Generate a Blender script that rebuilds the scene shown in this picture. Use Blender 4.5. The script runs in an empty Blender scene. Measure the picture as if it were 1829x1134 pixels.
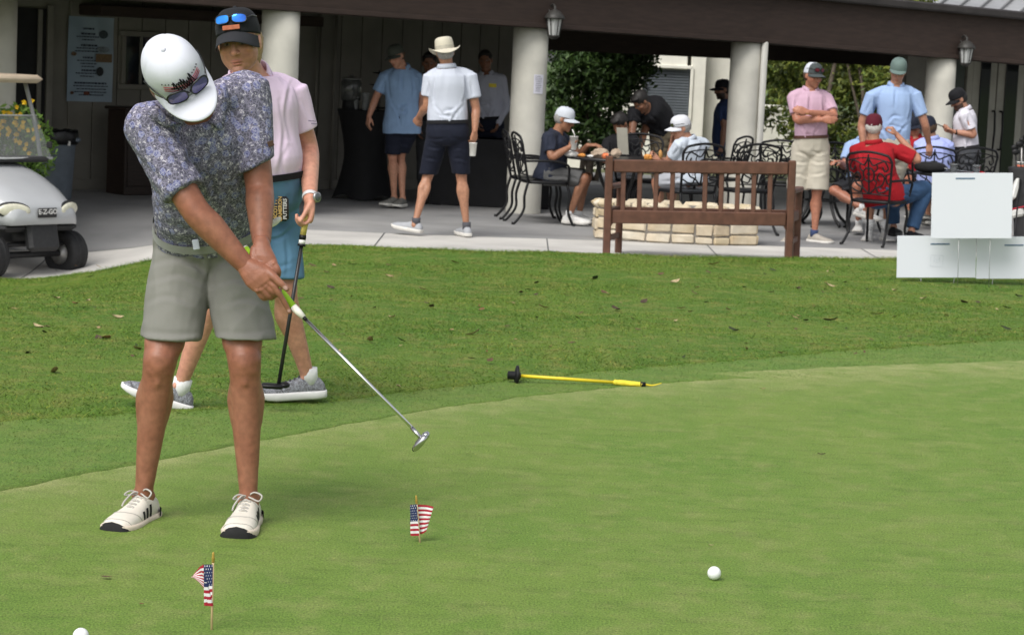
import bpy, bmesh, math, random, zlib
import numpy as np
from mathutils import Vector, Matrix, noise
from mathutils.bvhtree import BVHTree

random.seed(7); rng = np.random.default_rng(7)
sc = bpy.context.scene
COL = sc.collection
PI = math.pi
R_ = math.radians

# ------------------------------------------------------------------ camera
FPX, CX, CY = 4200.0, 914.5, 567.0           # focal length in photo pixels
PITCH, ROLL, CAMH = math.atan(472/4200), R_(2.6), 1.6
cam_d = bpy.data.cameras.new('camera'); cam = bpy.data.objects.new('camera', cam_d); COL.objects.link(cam)
FW = np.array([0, math.cos(PITCH), -math.sin(PITCH)]); RT0 = np.array([1., 0, 0]); UP0 = np.cross(RT0, FW)
RT = RT0*math.cos(ROLL) + UP0*math.sin(ROLL); UP = -RT0*math.sin(ROLL) + UP0*math.cos(ROLL)
CAMP = np.array([0, 0, CAMH])
cam.matrix_world = Matrix(((RT[0], UP[0], -FW[0], 0), (RT[1], UP[1], -FW[1], 0), (RT[2], UP[2], -FW[2], CAMH), (0, 0, 0, 1)))
cam_d.sensor_fit = 'HORIZONTAL'; cam_d.sensor_width = 36; cam_d.lens = 36*FPX/1829
cam_d.clip_start = .1; cam_d.clip_end = 2000
cam_d.dof.use_dof = True; cam_d.dof.focus_distance = 7.8; cam_d.dof.aperture_fstop = 13.0
sc.camera = cam

# ------------------------------------------------------------------ world, sun, exposure
SUN_EL, SUN_AZ = R_(50), R_(-148)             # azimuth of the sun measured from +Y towards +X
w = bpy.data.worlds.new('World'); sc.world = w; w.use_nodes = True
nt = w.node_tree; nt.nodes.clear()
sky = nt.nodes.new('ShaderNodeTexSky'); sky.sky_type = 'NISHITA'; sky.sun_disc = False
sky.sun_elevation = SUN_EL; sky.sun_rotation = SUN_AZ; sky.air_density = 1.0; sky.dust_density = 3.0; sky.ozone_density = 1.0
hsv = nt.nodes.new('ShaderNodeHueSaturation'); hsv.inputs['Saturation'].default_value = .22
bg = nt.nodes.new('ShaderNodeBackground'); bg.inputs['Strength'].default_value = .125
wo = nt.nodes.new('ShaderNodeOutputWorld')
nt.links.new(sky.outputs[0], hsv.inputs['Color']); nt.links.new(hsv.outputs[0], bg.inputs[0]); nt.links.new(bg.outputs[0], wo.inputs[0])
sd = bpy.data.lights.new('sun', 'SUN'); sd.energy = 1.7; sd.angle = R_(36); sd.color = (1, .97, .92)
so = bpy.data.objects.new('sun', sd); COL.objects.link(so)
sdir = Vector((math.sin(SUN_AZ)*math.cos(SUN_EL), math.cos(SUN_AZ)*math.cos(SUN_EL), math.sin(SUN_EL)))
so.rotation_euler = sdir.to_track_quat('Z', 'Y').to_euler(); so.location = (0, 0, 30)
sc.view_settings.view_transform = 'Standard'; sc.view_settings.look = 'None'
sc.view_settings.exposure = 0.52; sc.view_settings.gamma = 1.0; sc.view_settings.use_curve_mapping = False
sc.render.engine = 'CYCLES'; sc.cycles.use_denoising = True
sc.cycles.max_bounces = 6; sc.cycles.transparent_max_bounces = 12

# ------------------------------------------------------------------ picture <-> place
def v3(*a): return np.array(a, float)
def nrm(a):
    a = np.asarray(a, float); return a/(np.linalg.norm(a)+1e-12)
def ray(px, py): return FW + RT*((px-CX)/FPX) + UP*((CY-py)/FPX)
def at(px, py, Y):
    d = ray(px, py); return CAMP + d*(Y/d[1])
def S(t):
    t = np.clip(t, 0, 1); return t*t*(3-2*t)
def dip(X, Y): return .42*S((-X-2.0)/2.3)*S((25-Y)/4.5)*S((Y-13)/6)
def zg(X, Y): return -.11*S((Y-11)/9) - dip(X, Y) + .012*np.sin(X*1.3+Y*.7)*S((Y-9.5)/3)
def zp(X, Y): return -.16 - dip(X, Y)
def on(px, py, zf=zg):
    d = ray(px, py); Y = 12.
    for _ in range(40):
        X = d[0]/d[1]*Y; z = zf(X, Y) if callable(zf) else zf
        Y = .5*Y + .5*(z-CAMH)/d[2]*d[1]
    return CAMP + d*(Y/d[1])

# ------------------------------------------------------------------ materials
def lin(r, g, b):
    f = lambda c: (c/255/12.92 if c/255 <= .04045 else ((c/255+.055)/1.055)**2.4)
    return (f(r), f(g), f(b))
_M = {}
def mat(name, col, rough=.6, var=.12, scale=18., bump=0., bscale=None, metallic=0., spec=.4, attr=None, coat=0., detail=4., stretch=(1, 1, 1), hue=None, sheen=0., trans=0., alpha=1.):
    if name in _M: return _M[name]
    m = bpy.data.materials.new(name); m.use_nodes = True; n = m.node_tree.nodes; l = m.node_tree.links
    b = n['Principled BSDF']; b.inputs['Roughness'].default_value = rough; b.inputs['Metallic'].default_value = metallic
    b.inputs['Specular IOR Level'].default_value = spec; b.inputs['Coat Weight'].default_value = coat
    b.inputs['Sheen Weight'].default_value = sheen; b.inputs['Alpha'].default_value = alpha
    b.inputs['Transmission Weight'].default_value = trans
    tc = n.new('ShaderNodeTexCoord'); mp = n.new('ShaderNodeMapping'); mp.inputs['Scale'].default_value = stretch
    l.new(tc.outputs['Object'], mp.inputs[0])
    nz = n.new('ShaderNodeTexNoise'); nz.inputs['Scale'].default_value = scale; nz.inputs['Detail'].default_value = detail
    l.new(mp.outputs[0], nz.inputs[0])
    mr = n.new('ShaderNodeMapRange'); mr.inputs[1].default_value = .3; mr.inputs[2].default_value = .7
    mr.inputs[3].default_value = 1-var; mr.inputs[4].default_value = 1+var; l.new(nz.outputs[0], mr.inputs[0])
    vm = n.new('ShaderNodeVectorMath'); vm.operation = 'MULTIPLY'; l.new(mr.outputs[0], vm.inputs[1])
    if attr:
        a = n.new('ShaderNodeAttribute'); a.attribute_name = attr; l.new(a.outputs['Color'], vm.inputs[0])
    elif hue:
        mx = n.new('ShaderNodeMix'); mx.data_type = 'RGBA'; mx.inputs[6].default_value = (*col, 1); mx.inputs[7].default_value = (*hue, 1)
        n2 = n.new('ShaderNodeTexNoise'); n2.inputs['Scale'].default_value = scale*.31; n2.inputs['Detail'].default_value = 5; l.new(mp.outputs[0], n2.inputs[0])
        m2 = n.new('ShaderNodeMapRange'); m2.inputs[1].default_value = .35; m2.inputs[2].default_value = .65; l.new(n2.outputs[0], m2.inputs[0])
        l.new(m2.outputs[0], mx.inputs[0]); l.new(mx.outputs[2], vm.inputs[0])
    else: vm.inputs[0].default_value = col
    l.new(vm.outputs[0], b.inputs['Base Color'])
    if bump:
        bz = n.new('ShaderNodeTexNoise'); bz.inputs['Scale'].default_value = bscale or scale*4; bz.inputs['Detail'].default_value = 5
        l.new(mp.outputs[0], bz.inputs[0]); bp = n.new('ShaderNodeBump'); bp.inputs['Strength'].default_value = 1; bp.inputs['Distance'].default_value = bump
        l.new(bz.outputs[0], bp.inputs['Height']); l.new(bp.outputs[0], b.inputs['Normal'])
    _M[name] = m; return m

# ------------------------------------------------------------------ objects
def tag(o, label=None, cat=None, group=None, kind=None):
    if label: o['label'] = label
    if cat: o['category'] = cat
    if group: o['group'] = group
    if kind: o['kind'] = kind
    return o
def empty(name, loc=(0, 0, 0), rz=0, label=None, cat=None, group=None):
    o = bpy.data.objects.new(name, None); COL.objects.link(o); o.location = tuple(float(x) for x in loc); o.rotation_euler = (0, 0, rz)
    o.empty_display_size = .1
    return tag(o, label, cat, group)
def link_mesh(name, me, m=None, parent=None, smooth=True):
    if m is not None and not isinstance(m, (list, tuple)): m = [m]
    if m:
        for x in m: me.materials.append(x)
    if smooth:
        me.polygons.foreach_set('use_smooth', [True]*len(me.polygons))
    o = bpy.data.objects.new(name, me); COL.objects.link(o)
    if parent is not None:
        o.parent = parent
    return o
class MB:
    """collects pieces of one mesh"""
    def __init__(s): s.v = []; s.f = []; s.mi = []; s.n = 0
    def add(s, V, Fs, mi=0):
        s.v.append(np.asarray(V, float).reshape(-1, 3)); s.f += [tuple(i+s.n for i in f) for f in Fs]; s.mi += [mi]*len(Fs); s.n += len(s.v[-1]); return s
    def addp(s, p, mi=0): return s.add(p[0], p[1], mi)
    def mesh(s, name='m', origin=None):
        me = bpy.data.meshes.new(name); V = np.concatenate(s.v)
        if origin is not None: V = V - np.asarray(origin)
        me.from_pydata(V.tolist(), [], s.f)
        if any(s.mi): me.polygons.foreach_set('material_index', s.mi)
        me.update(); return me
    def build(s, name, m=None, parent=None, smooth=True, local=False):
        """coordinates are world ones unless local; children keep an offset from the parent's origin"""
        org = None
        if parent is not None and not local:
            org = world_of(parent)
        return link_mesh(name, s.mesh(name, org), m, parent, smooth)
def world_of(o):
    p = np.array(o.location)
    while o.parent is not None:
        o = o.parent; p = p + np.array(o.location)
    return p
def grid_faces(nu, nv, wrap_u=False):
    f = []
    for j in range(nv-1):
        for i in range(nu if wrap_u else nu-1):
            i2 = (i+1) % nu; f.append((j*nu+i, j*nu+i2, (j+1)*nu+i2, (j+1)*nu+i))
    return f
def loft(rings, cap=True):
    n = len(rings[0]); V = np.concatenate(rings); f = grid_faces(n, len(rings), True)
    if cap: f += [tuple(range(n-1, -1, -1)), tuple(range(len(V)-n, len(V)))]
    return V, f
def ering(c, U, Vv, n=20, p=2.0):
    t = np.linspace(0, 2*PI, n, endpoint=False); ct, st = np.cos(t), np.sin(t)
    if p != 2: ct, st = np.sign(ct)*abs(ct)**(2/p), np.sign(st)*abs(st)**(2/p)
    return np.asarray(c)+np.outer(ct, U)+np.outer(st, Vv)
def spline(P, n):
    P = np.asarray(P, float)
    if len(P) < 3: return np.array([P[0]+(P[-1]-P[0])*t for t in np.linspace(0, 1, n)])
    Q = np.vstack([2*P[0]-P[1], P, 2*P[-1]-P[-2]]); out = []
    for t in np.linspace(0, len(P)-1-1e-9, n):
        i = int(t); u = t-i; a, b, c, d = Q[i:i+4]
        out.append(.5*((2*b)+(c-a)*u+(2*a-5*b+4*c-d)*u*u+(3*b-a-3*c+d)*u**3))
    return np.array(out)
def tube(P, r, n=8, cap=True, closed=False, round_end=False, flat=None):
    """tube round a polyline; r scalar or per point"""
    P = np.asarray(P, float); r = np.broadcast_to(np.asarray(r, float), (len(P),)).copy()
    T = np.gradient(P, axis=0)
    if closed: T = np.roll(P, -1, 0)-np.roll(P, 1, 0)
    T = T/(np.linalg.norm(T, axis=1)[:, None]+1e-12)
    a = np.array([0, 0, 1.]) if abs(T[0][2]) < .9 else np.array([1., 0, 0])
    U = nrm(np.cross(T[0], a)); rings = []
    if round_end:
        P0, r0, T0 = P, r, T
        hs = [(.98, .2), (.8, .6), (.45, .89)]
        P = np.vstack([[P0[0]-T0[0]*r0[0]*k for k, _ in hs], P0, [P0[-1]+T0[-1]*r0[-1]*k for k, _ in hs[::-1]]])
        r = np.concatenate([[r0[0]*q for _, q in hs], r0, [r0[-1]*q for _, q in hs[::-1]]])
        T = np.vstack([[T0[0]]*3, T0, [T0[-1]]*3])
    for i in range(len(P)):
        U = nrm(U-T[i]*np.dot(U, T[i])); W = np.cross(T[i], U)
        rings.append(ering(P[i], U*r[i], W*r[i]*(flat or 1), n))
    if closed:
        V = np.concatenate(rings); f = grid_faces(n, len(rings), True)
        m = len(rings)-1; f += [(m*n+i, m*n+(i+1) % n, (i+1) % n, i) for i in range(n)]
        return V, f
    return loft(rings, cap)
def limb(P, r, n=18, k=None, flat_ends=False):
    """smooth fleshy limb through joints"""
    k = k or 6*(len(P)-1)+1
    r = np.interp(np.linspace(0, len(P)-1, k), range(len(P)), r) if len(np.shape(r)) else r
    return tube(spline(P, k), r, n, round_end=not flat_ends)
def ellipsoid(c, U, Vv, Wv, nu=20, nv=12, p=2.0):
    rings = []
    for e in np.linspace(-PI/2+.08, PI/2-.08, nv):
        ce = math.cos(e)**(2/p); se = math.copysign(abs(math.sin(e))**(2/p), math.sin(e))
        rings.append(ering(np.asarray(c)+np.asarray(Wv)*se, np.asarray(U)*ce, np.asarray(Vv)*ce, nu))
    return loft(rings)
def box(c, sx, sy, sz, bev=0., ax=None):
    """box by centre, full sizes, axes rows (x,y,z), chamfered"""
    A = np.eye(3) if ax is None else np.asarray(ax); h = np.array([sx, sy, sz])/2
    if not bev:
        V = np.array([[x, y, z] for z in (-1, 1) for y in (-1, 1) for x in (-1, 1)])*h
        f = [(0, 2, 3, 1), (4, 5, 7, 6), (0, 1, 5, 4), (2, 6, 7, 3), (0, 4, 6, 2), (1, 3, 7, 5)]
    else:
        b = min(bev, h.min()*.9); rings = []
        for z, q in ((-h[2], b), (-h[2]+b, 0), (h[2]-b, 0), (h[2], b)):
            X, Y = h[0]-q, h[1]-q; c2 = min(b, X, Y)
            rings.append(np.array([[X, -Y+c2, z], [X, Y-c2, z], [X-c2, Y, z], [-X+c2, Y, z], [-X, Y-c2, z], [-X, -Y+c2, z], [-X+c2, -Y, z], [X-c2, -Y, z]]))
        V, f = loft(rings)
    return V@A+np.asarray(c), f
def beam(p, q, wd, ht, bev=.006, up=(0, 0, 1)):
    """box bar from p to q"""
    p, q = np.asarray(p, float), np.asarray(q, float); x = nrm(q-p); u = np.asarray(up, float)
    if abs(np.dot(x, u)) > .95: u = np.array([0, 1., 0])
    y = nrm(np.cross(u, x)); z = np.cross(x, y)
    return box((p+q)/2, np.linalg.norm(q-p), wd, ht, bev, [x, y, z])
def lathe(c, prof, n=24, axis=(0, 0, 1), cap=True):
    ax = nrm(axis); a = np.array([1., 0, 0]) if abs(ax[0]) < .8 else np.array([0, 1., 0])
    U = nrm(np.cross(ax, a)); W = np.cross(ax, U)
    return loft([ering(np.asarray(c)+ax*z, U*max(r, 1e-4), W*max(r, 1e-4), n) for r, z in prof], cap)
def copy_tree(o, parent=None):
    c = o.copy(); COL.objects.link(c)
    if parent is not None: c.parent = parent
    for ch in list(o.children): copy_tree(ch, c)
    return c
_tmp = bpy.data.scenes.new('tmp_eval')
def evaluate(ob):
    _tmp.collection.objects.link(ob); vl = _tmp.view_layers[0]; vl.update(); dg = vl.depsgraph
    me = bpy.data.meshes.new_from_object(ob.evaluated_get(dg), preserve_all_data_layers=False, depsgraph=dg)
    _tmp.collection.objects.unlink(ob); d = ob.data; bpy.data.objects.remove(ob)
    return me
def fuse(parts, voxel=.006, smooth=4, factor=.5):
    mb = MB()
    for p in parts: mb.addp(p)
    ob = bpy.data.objects.new('t', mb.mesh('t'))
    r = ob.modifiers.new('r', 'REMESH'); r.mode = 'VOXEL'; r.voxel_size = voxel; r.use_smooth_shade = True
    if smooth:
        s = ob.modifiers.new('s', 'SMOOTH'); s.factor = factor; s.iterations = smooth
    return evaluate(ob)
def coords(me):
    a = np.empty(len(me.vertices)*3); me.vertices.foreach_get('co', a); return a.reshape(-1, 3)
def normals(me):
    a = np.empty(len(me.vertices)*3); me.vertices.foreach_get('normal', a); return a.reshape(-1, 3)
def set_coords(me, V): me.vertices.foreach_set('co', np.ascontiguousarray(V).ravel()); me.update()
def set_col(me, C, name='Col'):
    a = me.attributes.new(name, 'FLOAT_COLOR', 'POINT'); d = np.ones((len(C), 4)); d[:, :3] = C; a.data.foreach_set('color', d.ravel())
def shift(me, org): set_coords(me, coords(me)-np.asarray(org)); return me
def bvh_of(me): return BVHTree.FromPolygons([tuple(x) for x in coords(me)], [tuple(p.vertices) for p in me.polygons])
def text_mesh(s, size, ext=.0005, align='CENTER', bold=0.):
    cu = bpy.data.curves.new('t', 'FONT'); cu.body = s; cu.size = size; cu.extrude = ext; cu.align_x = align; cu.align_y = 'CENTER'; cu.offset = bold; cu.resolution_u = 3
    return evaluate(bpy.data.objects.new('t', cu))
def put_text(name, s, size, c, ax, m, parent=None, ext=.0005, bold=0.):
    """ax: rows = text right, text up, out of the surface (world)"""
    me = text_mesh(s, size, ext, bold=bold); V = coords(me)@np.asarray(ax)+np.asarray(c)
    if parent is not None: V = V-world_of(parent)
    set_coords(me, V); return link_mesh(name, me, m, parent, False)
def blades(name, P, H, W, lean, shade, m, kind_label, cat):
    """many small grass blades as one mesh"""
    n = len(P); a = rng.uniform(0, 2*PI, n); ux, uy = np.cos(a), np.sin(a)
    la = rng.uniform(0, 2*PI, n); V = np.empty((n, 3, 3))
    V[:, 0] = P+np.stack([-ux*W, -uy*W, 0*W], 1); V[:, 1] = P+np.stack([ux*W, uy*W, 0*W], 1)
    V[:, 2] = P+np.stack([np.cos(la)*lean*H, np.sin(la)*lean*H, H], 1)
    me = bpy.data.meshes.new(name); me.vertices.add(3*n); me.vertices.foreach_set('co', V.ravel())
    me.loops.add(3*n); me.loops.foreach_set('vertex_index', np.arange(3*n)); me.polygons.add(n)
    me.polygons.foreach_set('loop_start', np.arange(0, 3*n, 3)); me.update(calc_edges=True); me.validate()
    set_col(me, np.repeat(shade, 3, 0))
    o = link_mesh(name, me, m, None, False); return tag(o, kind_label, cat, kind='stuff')
def leaf_cloud(centers, sizes, nrm_jit=1.0, elong=1.6):
    """array of small leaf quads (folded two-triangle) -> V,F"""
    n = len(centers); d = rng.normal(size=(n, 3)); d[:, 2] += .0; d /= np.linalg.norm(d, axis=1)[:, None]
    e = rng.normal(size=(n, 3)); e -= d*(e*d).sum(1)[:, None]; e /= np.linalg.norm(e, axis=1)[:, None]
    s = np.asarray(sizes)[:, None]; V = np.empty((n, 4, 3))
    V[:, 0] = centers-d*s*elong/2; V[:, 1] = centers+e*s/2*.6; V[:, 2] = centers+d*s*elong/2; V[:, 3] = centers-e*s/2*.6
    return V.reshape(-1, 3), n
def quads_mesh(name, V, n, shade=None):
    me = bpy.data.meshes.new(name); me.vertices.add(4*n); me.vertices.foreach_set('co', V.ravel()); me.loops.add(4*n)
    me.loops.foreach_set('vertex_index', np.arange(4*n)); me.polygons.add(n); me.polygons.foreach_set('loop_start', np.arange(0, 4*n, 4))
    me.update(calc_edges=True); me.validate()
    if shade is not None: set_col(me, np.repeat(shade, 4, 0))
    return me
# ================================================================== materials used in many places
def turf_mat(name, c1, c2, c3, rough=.75, attr=False, seam=False):
    m = bpy.data.materials.new(name); m.use_nodes = True; n = m.node_tree.nodes; l = m.node_tree.links; b = n['Principled BSDF']
    b.inputs['Roughness'].default_value = rough; b.inputs['Specular IOR Level'].default_value = .25
    tc = n.new('ShaderNodeTexCoord')
    def nz(s, d=6., st=(1, 1, 1)):
        mp = n.new('ShaderNodeMapping'); mp.inputs['Scale'].default_value = st; l.new(tc.outputs['Object'], mp.inputs[0])
        x = n.new('ShaderNodeTexNoise'); x.inputs['Scale'].default_value = s; x.inputs['Detail'].default_value = d; x.inputs['Roughness'].default_value = .65; l.new(mp.outputs[0], x.inputs[0]); return x.outputs[0]
    def rampf(o, a, bb):
        r = n.new('ShaderNodeMapRange'); r.inputs[1].default_value = a; r.inputs[2].default_value = bb; l.new(o, r.inputs[0]); return r.outputs[0]
    def mix(f, a, bb):
        x = n.new('ShaderNodeMix'); x.data_type = 'RGBA'; l.new(f, x.inputs[0])
        for k, c in ((6, a), (7, bb)):
            if isinstance(c, tuple): x.inputs[k].default_value = (*c, 1)
            else: l.new(c, x.inputs[k])
        return x.outputs[2]
    col = mix(rampf(nz(1.1, 4, (1, .55, 1)), .38, .62), c1, c2)
    col = mix(rampf(nz(6.5, 6, (1, .8, 1)), .47, .72), col, c3)
    dk = n.new('ShaderNodeMapRange'); dk.inputs[1].default_value = .50; dk.inputs[2].default_value = .70; dk.inputs[3].default_value = 1.0; dk.inputs[4].default_value = .80; l.new(nz(7.5, 7, (.55, 1.5, 1)), dk.inputs[0])
    vd = n.new('ShaderNodeVectorMath'); vd.operation = 'MULTIPLY'; l.new(col, vd.inputs[0]); l.new(dk.outputs[0], vd.inputs[1]); col = vd.outputs[0]
    if seam:
        sa = n.new('ShaderNodeAttribute'); sa.attribute_name = 'seam'; sm_ = n.new('ShaderNodeMath'); sm_.operation = 'MULTIPLY'; l.new(sa.outputs['Fac'], sm_.inputs[0]); l.new(rampf(nz(5, 6), .3, .62), sm_.inputs[1]); col = mix(sm_.outputs[0], col, (.36, .36, .16))
    fine = rampf(nz(150, 4, (1, .6, 1)), .30, .70); fr = n.new('ShaderNodeMapRange'); fr.inputs[3].default_value = .48; fr.inputs[4].default_value = 1.52; l.new(fine, fr.inputs[0])
    vm = n.new('ShaderNodeVectorMath'); vm.operation = 'MULTIPLY'; l.new(col, vm.inputs[0]); l.new(fr.outputs[0], vm.inputs[1]); out = vm.outputs[0]
    if attr:
        a = n.new('ShaderNodeAttribute'); a.attribute_name = 'Col'; v2 = n.new('ShaderNodeVectorMath'); v2.operation = 'MULTIPLY'
        l.new(col, v2.inputs[0]); l.new(a.outputs['Color'], v2.inputs[1]); out = v2.outputs[0]
    l.new(out, b.inputs['Base Color'])
    if not attr:
        bp = n.new('ShaderNodeBump'); bp.inputs['Distance'].default_value = .006; l.new(nz(140, 4), bp.inputs['Height']); l.new(bp.outputs[0], b.inputs['Normal'])
    return m
G1, G2, G3 = (.160, .240, .044), (.128, .220, .034), (.210, .258, .072)
L1, L2, L3 = (.076, .155, .017), (.108, .180, .022), (.178, .198, .045)
FR1, FR2, FR3 = (.112, .198, .034), (.128, .208, .036), (.168, .22, .052)
m_green = turf_mat('putting_turf', G1, G2, G3, seam=True); m_green_b = turf_mat('putting_blades', G1, G2, G3, attr=True, seam=True)
m_lawn = turf_mat('lawn_turf', L1, L2, L3); m_lawn_b = turf_mat('lawn_blades', L1, L2, L3, attr=True)
m_fr = turf_mat('fringe_turf', FR1, FR2, FR3); m_fr_b = turf_mat('fringe_blades', FR1, FR2, FR3, attr=True)
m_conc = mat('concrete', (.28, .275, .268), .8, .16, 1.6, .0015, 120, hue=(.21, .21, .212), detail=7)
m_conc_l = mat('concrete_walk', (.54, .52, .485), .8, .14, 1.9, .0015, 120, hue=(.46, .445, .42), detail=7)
m_stucco = mat('column_stucco', (.60, .58, .51), .85, .10, 3.5, .002, 60, hue=(.52, .505, .45), detail=8)
m_fascia = mat('brown_fascia', (.036, .0225, .0175), .75, .2, 5, .001, 90, stretch=(1, 1, 6))
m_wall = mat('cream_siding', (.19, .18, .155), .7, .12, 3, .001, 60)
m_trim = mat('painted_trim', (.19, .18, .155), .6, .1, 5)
m_soffit = mat('soffit', (.10, .085, .075), .8, .2, 4)
m_black = mat('black_metal', (.006, .006, .007), .5, .25, 30, .0004, 200, spec=.3)
m_dark = mat('dark_interior', (.01, .01, .011), .7, .2, 8)
m_glass = mat('dark_glass', (.012, .014, .016), .06, .1, 3, spec=.6)
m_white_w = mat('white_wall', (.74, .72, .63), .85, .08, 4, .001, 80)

# ================================================================== the ground
Xs = np.concatenate([np.linspace(-9, -5.1, 27), np.linspace(-5, 5, 401), np.linspace(5.1, 9, 27)])
def wig(X): X = np.asarray(X, float); return .012*np.sin(X*9.1+2*np.sin(X*3.3))+.010*np.sin(X*23.7+1.3*np.sin(X*11))+.008*np.sin(X*61)
def pix_curve(pts, zf):
    P = np.array([on(x, y, zf) for x, y in pts]); P = P[np.argsort(P[:, 0])]
    def fn(X):
        X = np.asarray(X, float); s0 = (P[1, 1]-P[0, 1])/(P[1, 0]-P[0, 0]); s1 = (P[-1, 1]-P[-2, 1])/(P[-1, 0]-P[-2, 0])
        return np.where(X < P[0, 0], P[0, 1]+(X-P[0, 0])*s0, np.where(X > P[-1, 0], P[-1, 1]+(X-P[-1, 0])*s1, np.interp(X, P[:, 0], P[:, 1])))
    return fn
Yg_raw = pix_curve([(0, 877), (120, 852), (240, 831), (430, 793), (620, 757), (790, 728), (950, 707), (1120, 690), (1300, 677), (1560, 664), (1829, 655)], 0)
Yf_raw = pix_curve([(0, 752), (300, 737), (600, 716), (760, 697), (950, 676), (1200, 652), (1350, 637), (1500, 622), (1829, 600)], 0)
Yg = lambda X: np.clip(Yg_raw(X), 4, 16)+wig(X); Yf = lambda X: np.maximum(np.clip(Yf_raw(X), 4, 18), Yg_raw(X)+.5)+1.6*wig(np.asarray(X)+3.3)
Yb = lambda X: 20.0+.36*np.maximum(np.asarray(X, float), 0)+.05*np.sin(np.asarray(X, float)*3.1)+.03*np.sin(np.asarray(X, float)*7.7)
def strip(name, ya, yb, n, zf, m, lab, cat=None, lift=0.):
    rows = [np.stack([Xs, ya(Xs)+(yb(Xs)-ya(Xs))*t, zf(Xs, ya(Xs)+(yb(Xs)-ya(Xs))*t)+lift], 1) for t in np.linspace(0, 1, n)]
    rows = [rows[0]-np.array([0, 0, .05])]+rows; n += 1        # a skirt under the front edge
    mb = MB().add(np.concatenate(rows), grid_faces(len(Xs), n))
    return tag(mb.build(name, m), lab, cat, kind='structure')
c3_ = lambda X: 0*np.asarray(X, float)+3.0
strip('putting_green', c3_, lambda X: Yg(X)+.25, 70, lambda X, Y: 0*X, m_green, 'smooth light green putting green in the foreground', 'green')
def seam_of(X, Y): d = Yg(X)-Y; return np.exp(-(np.clip(d, 0, 9)/.40)**1.3)*.6
def add_seam(o, rep=1):
    V = coords(o.data); a = o.data.attributes.new('seam', 'FLOAT', 'POINT'); a.data.foreach_set('value', np.ascontiguousarray(seam_of(V[:, 0], V[:, 1])).astype(np.float32))
add_seam(bpy.data.objects['putting_green'])
strip('fringe', lambda X: Yg(X), lambda X: Yf(X)+.25, 12, lambda X, Y: .0015+0*X+zg(X, Y)*S((Y-11)/4), m_fr, 'darker mown fringe curving round the putting green', 'fringe')
strip('lawn', lambda X: Yf(X), Yb, 60, lambda X, Y: zg(X, Y)*S((Y-11)/4+.0)+.004+.012*S((Y-Yf(X))/1.0), m_lawn, 'longer lawn sloping from fringe to the patio', 'lawn')
# fine blades; only where the camera can see them
def scatter(n, ya, yb, zf, ymax=40):
    X = rng.uniform(-5.6, 5.6, n*3); Y = rng.uniform(5.6, 22, n*3)
    d = (np.stack([X, Y, 0*X], 1)-CAMP); px = CX+FPX*(d@RT)/(d@FW); py = CY-FPX*(d@UP)/(d@FW)
    k = (Y > ya(X)) & (Y < yb(X)) & (px > -60) & (px < 1890) & (py < 1190)
    X, Y = X[k][:n], Y[k][:n]; return np.stack([X, Y, zf(X, Y)], 1)
def shade_rand(P, lo, hi, straw=.0):
    n = len(P); s = rng.uniform(lo, hi, n)[:, None]*np.ones((1, 3))
    k = rng.uniform(size=n) < straw; s[k] *= np.array([2.3, 1.5, 1.9]); return s
def dens(P, base, amp):
    return base
P = scatter(430000, c3_, lambda X: Yg(X)+.10*rng.uniform(size=np.shape(X))**2, lambda X, Y: 0*X)
blades('green_grass', P, rng.uniform(.0012, .003, len(P)), np.full(len(P), .0010), 3.0, shade_rand(P, .88, 1.25, .015), m_green_b, 'very short mown grass blades of the putting green', 'grass')
add_seam(bpy.data.objects['green_grass'])
P = scatter(260000, lambda X: Yg(X)-.12*rng.uniform(size=np.shape(X))**2, lambda X: Yf(X)+.18*rng.uniform(size=np.shape(X))**2, lambda X, Y: .002+zg(X, Y)*S((Y-11)/4))
blades('fringe_grass', P, rng.uniform(.003, .008, len(P)), np.full(len(P), .0013), 1.8, shade_rand(P, .82, 1.3, .02), m_fr_b, 'short grass blades of the fringe band', 'grass')
P = scatter(420000, lambda X: Yf(X)-.16*rng.uniform(size=np.shape(X))**2, lambda X: Yb(X)+.02, lambda X, Y: zg(X, Y)*S((Y-11)/4)+.003+.012*S((Y-Yf(X))/1.0))
lenv = 1+.5*np.sin(P[:, 0]*2.3+np.sin(P[:, 1]*3.1))*np.sin(P[:, 1]*2.7)
blades('lawn_grass', P, (rng.uniform(.004, .012, len(P))+.012*S((P[:, 1]-Yb(P[:, 0])+.5)/.5))*np.clip(lenv, .6, 1.6), np.full(len(P), .0020), 1.7, shade_rand(P, .82, 1.28, .07), m_lawn_b, 'longer grass blades of the lawn up to the patio edge', 'grass')
# yellowish worn seam where green meets fringe
# patio: inner slab and lighter outer walk, joint between them
PX = np.linspace(-16, 16, 81)
seamY = lambda X: 22.35+.30*np.maximum(X+1, 0)*.55-.25*S((-X-2)/2)
def pstrip(name, ya, yb, n, m, lab, lift=0):
    rows = [np.stack([PX, ya(PX)+(yb(PX)-ya(PX))*t, zp(PX, ya(PX)+(yb(PX)-ya(PX))*t)+lift], 1) for t in np.linspace(0, 1, n)]
    return tag(MB().add(np.concatenate(rows), grid_faces(len(PX), n)).build(name, m), lab, 'patio', kind='structure')
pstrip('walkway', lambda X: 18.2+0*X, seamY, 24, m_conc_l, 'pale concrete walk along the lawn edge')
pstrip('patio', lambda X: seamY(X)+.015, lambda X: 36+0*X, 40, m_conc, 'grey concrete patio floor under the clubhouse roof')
joint = MB()
for k in range(-5, 7):
    X0 = k*1.55+.3; n = 8; Y = np.linspace(18.4, float(seamY(X0)), n)
    Q = np.stack([X0+.0*Y, Y, zp(X0, Y)+.004], 1); Wd = np.array([.006, 0, 0])
    joint.add(np.concatenate([Q-Wd, Q+Wd]), [(i, i+n, i+n+1, i+1) for i in range(n-1)])
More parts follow.
